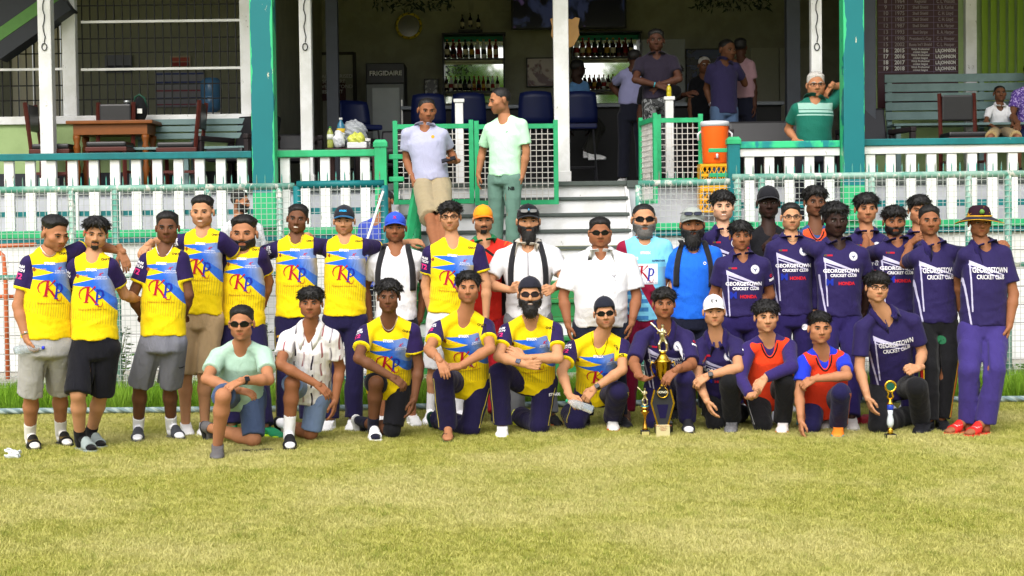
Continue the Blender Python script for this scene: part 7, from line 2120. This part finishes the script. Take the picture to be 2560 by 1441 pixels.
M = Matrix(((1, 0, 0, 0), (0, 0, 1, -.043), (0, 1, 0, .078), (0, 0, 0, 1))); place_flat('inscription', text_mesh('Georgetown Cricket Club\nUnder 19\nCompetition\nWinners', .012, .0002, 0), M, plain('9A4A3A', .5, vary=0), e)
# small cricketer trophy
p = ground(1613, 1092); e = thing('small_trophy', 'small trophy with stacked gold cups and a batting figure', 'trophy', p); H = at(1613, 1012, p.y).z
MB().bevbox(-.036, .036, -.03, .03, 0, .05, .004).build('base', BLK, e); bx('plate', -.028, .028, -.033, -.0301, .010, .042, PLAQ, e, 0)
MB().lathe([(.024, .051), (.020, .07), (.008, .13), (.012, .16), (.032, .19), (.034, .20), (.012, .215), (.010, .225), (.034, H - .03), (.036, H - .02), (.012, H - .01), (.015, H)], 18).build('stem', plain('D8A040', .18, .6, 1.0, vary=.3, scale=25), e, True)
MB().lathe([(.030, H - .018), (.031, H - .008)], 18).build('blue_ring', plain('4A8AA0', .3, metal=.4), e, True); figure((0, 0, H), .13, CHAMP, e)
# crystal trophy at the far right
p = ground(2226, 1100); e = thing('crystal_trophy', 'slim trophy with clear stem, blue collar and gold medal top', 'trophy', p); H = at(2226, 952, p.y).z
MB().bevbox(-.04, .04, -.035, .035, 0, .045, .004).build('base', BLK, e); bx('plate', -.032, .032, -.038, -.0351, .006, .040, PLAQ, e, 0)
MB().lathe([(.026, .046), (.018, .06), (.022, .075), (.015, .09)], 18).build('foot', GOLD, e, True)
CR = plain('C4CCD2', .06, .8, vary=.1); MB().lathe([(.014, .091), (.026, .12), (.026, .15), (.017, .19), (.022, .225)], 12).build('stem', CR, e, True); MB().lathe([(.023, .226), (.025, .232), (.025, .258), (.022, .264)], 16).build('collar', plain('1E3AA0', .2, .5), e, True); MB().lathe([(.022, .265), (.025, .275), (.012, .285), (.010, H - .13)], 14).build('gold_neck', GOLD, e, True)
for s in (-1, 1): MB().tube([(s * .006, 0, H - .14), (s * .022, 0, H - .12), (s * .012, 0, H - .095), (s * .024, 0, H - .07)], .008, 6).build('scroll', GOLD, e, True)
MB().lathe([(.0, -.012), (.040, -.011), (.040, .008), (.0, .009)], 20, (0, 0, H - .042), 'Y').build('medal', plain('1E5A4A', .3, metal=.3), e); MB().tube([(.039 * math.cos(2 * math.pi * i / 24), -.01, H - .042 + .039 * math.sin(2 * math.pi * i / 24)) for i in range(25)], .009, 6).build('wreath', GOLD, e, True)
# bottles and litter
CLR = Mat('clear_plastic', .08, .5); CLR.color('DCE6EC'); CLR.b.inputs['Transmission Weight'].default_value = .75; CLR.b.inputs['IOR'].default_value = 1.2
R0 = PEOPLE[0]; w_ = Vector(R0['J'][0][2]); t_ = Vector(R0['J'][0][3])
hp_ = w_ + (t_ - w_) * .62
e = pet('water_bottle', hp_ + Vector((-.115, -.02, .0)), .22, .031, 'C8D4DC', '2436C8', 'clear water bottle with blue cap held by player in pale grey shorts', mat=CLR.m); e.rotation_euler = (0, math.radians(86), 0)
K6 = next(r_ for r_ in PEOPLE if 'holding a plastic bottle' in r_['E']['label']); w_ = Vector(K6['J'][0][2]); t_ = Vector(K6['J'][0][3])
q = w_ + (t_ - w_) * .6
e = pet('water_bottle', q + Vector((.13, -.05, -.045)), .22, .032, 'C8D4DC', '1E9A6A', 'crumpled clear bottle with green cap held by kneeling player', mat=CLR.m); e.rotation_euler = (0, math.radians(-70), 0)
p = ground(32, 1150, 0); e = thing('plastic_cup', 'crumpled clear plastic cup lying on the grass', 'cup', p); G = Grid((-.09, -.08, -.01), (.09, .08, .12), .007); G.cone((-.05, 0, .042), (.05, 0, .036), .044, .032, .01, end=True, start=True); G.carve_cone((-.06, 0, .042), (.03, 0, .04), .036, .022, .006); G.D = (G.D + .008 * wob(G.P, 3, 4)).astype(np.float32); v, f = G.mesh(); mesh_obj('cup', v, f, plain('D6DCE0', .25, .5, vary=.05), e, True)
p = ground(672, 1128, .0); e = thing('sandal', 'dark rubber sandal left lying in the grass', 'sandal', p, rz=1.9); v, f = foot_part('flat', .008); mesh_obj('sole', v, f, plain('1E1E22', .6), e, True)
# cricket pad on the grass behind the kneeling youth
p = ground(2166, 1062, .0); e = thing('cricket_pad', 'maroon and white cricket pad lying on the grass', 'pad', p, rz=-.3)
for i in range(5): MB().bevbox(-.22 + i * .088, -.22 + i * .088 + .084, -.10, .10, .002, .075 + .012 * (i % 2), .02).build('roll', plain('9A1E2E' if i < 3 else 'D8D4D0', .55, vary=.1), e)
# phone in the hand on the steps
G3 = next(r_ for r_ in PEOPLE if 'with a phone' in r_['E']['label']); w_ = Vector(G3['J'][1][2]); t_ = Vector(G3['J'][1][3])
p = w_ + (t_ - w_) * .8 + Vector((0, -.03, .035)); e = thing('phone', 'dark phone held by the man in lilac polo', 'phone', p); o = MB().bevbox(-.075, .075, -.04, .04, -.006, .006, .005).build('case', plain('17171A', .3, vary=.05), e); e.rotation_euler = (.5, -.25, 0)
R0 = next(r_ for r_ in PEOPLE if 'red glasses arm' in r_['E']['label'])
t = MB().tube([(-.085, .03, .010), (-.086, -.03, .012), (-.070, -.08, .014), (-.05, -.096, .012)], .0032, 6); hchild(R0, 'glasses_arm', t.v, t.f, plain('C02A22', .4, vary=0))
# ------------------------------------------------------------------ trees across the ground, seen in the bar mirrors
def leaf_mat(): 
    M = Mat('tree_leaves', .6, .25); i = M.nt.nodes.new('ShaderNodeObjectInfo'); n = M.noise(.35, 4, .6); M.color(M.mix('4E7A22', '94B84A', n.ss(.35, .65))); return M.m
def tree_mesh(seed):
    r = random.Random(seed); v, f = [], []; tr = MB()
    tr.tube([(0, 0, 0), (.2, .1, 3), (0, 0, 6), (.3, 0, 9)], [.45, .36, .28, .1], 8); cl = []
    for i in range(26):
        a = r.uniform(0, 6.28); z = r.uniform(4.5, 12); R_ = 4.6 * math.sqrt(max(.1, 1 - ((z - 7.5) / 5.2) ** 2)); rr_ = R_ * r.uniform(.3, 1); c = Vector((math.cos(a) * rr_, math.sin(a) * rr_, z)); cl.append(c)
        if i < 9: tr.tube([(0, 0, r.uniform(3, 7)), (c.x * .5, c.y * .5, c.z - 1), c], [.16, .09, .03], 6)
    for c in cl:
        for j in range(210):
            d = Vector((r.gauss(0, 1), r.gauss(0, 1), r.gauss(0, .7))); p = c + d * .75; n = Vector((r.gauss(0, 1), r.gauss(0, 1), r.gauss(0, 1) + .6)).normalized(); u = n.orthogonal().normalized(); w2 = n.cross(u); s = r.uniform(.2, .4); k = len(v)
            v += [p - u * s, p + w2 * s * .5, p + u * s, p - w2 * s * .5]; f.append((k, k + 1, k + 2, k + 3))
    return tr, v, f
LM = leaf_mat(); tms = []
for s in range(2):
    tr, v, f = tree_mesh(s + 11); tms.append((tr.build('trunk', plain('5A4A38', .8, vary=.3), None), mesh_obj('crown', v, f, LM)))
first = [True, True]; r = random.Random(9)
for i in range(9):
    e = thing('tree', 'broad leafy tree beyond the far side of the ground', 'tree', (-40 + i * 10 + r.uniform(-2, 2), -62 + r.uniform(-6, 4), 0), 'trees across the ground', r.uniform(0, 6)); e.scale = [r.uniform(.85, 1.15)] * 3
    for o in tms[i % 2]:
        c = o if first[i % 2] else o.copy()
        if not first[i % 2]: C.objects.link(c)
        c.parent = e
    first[i % 2] = False
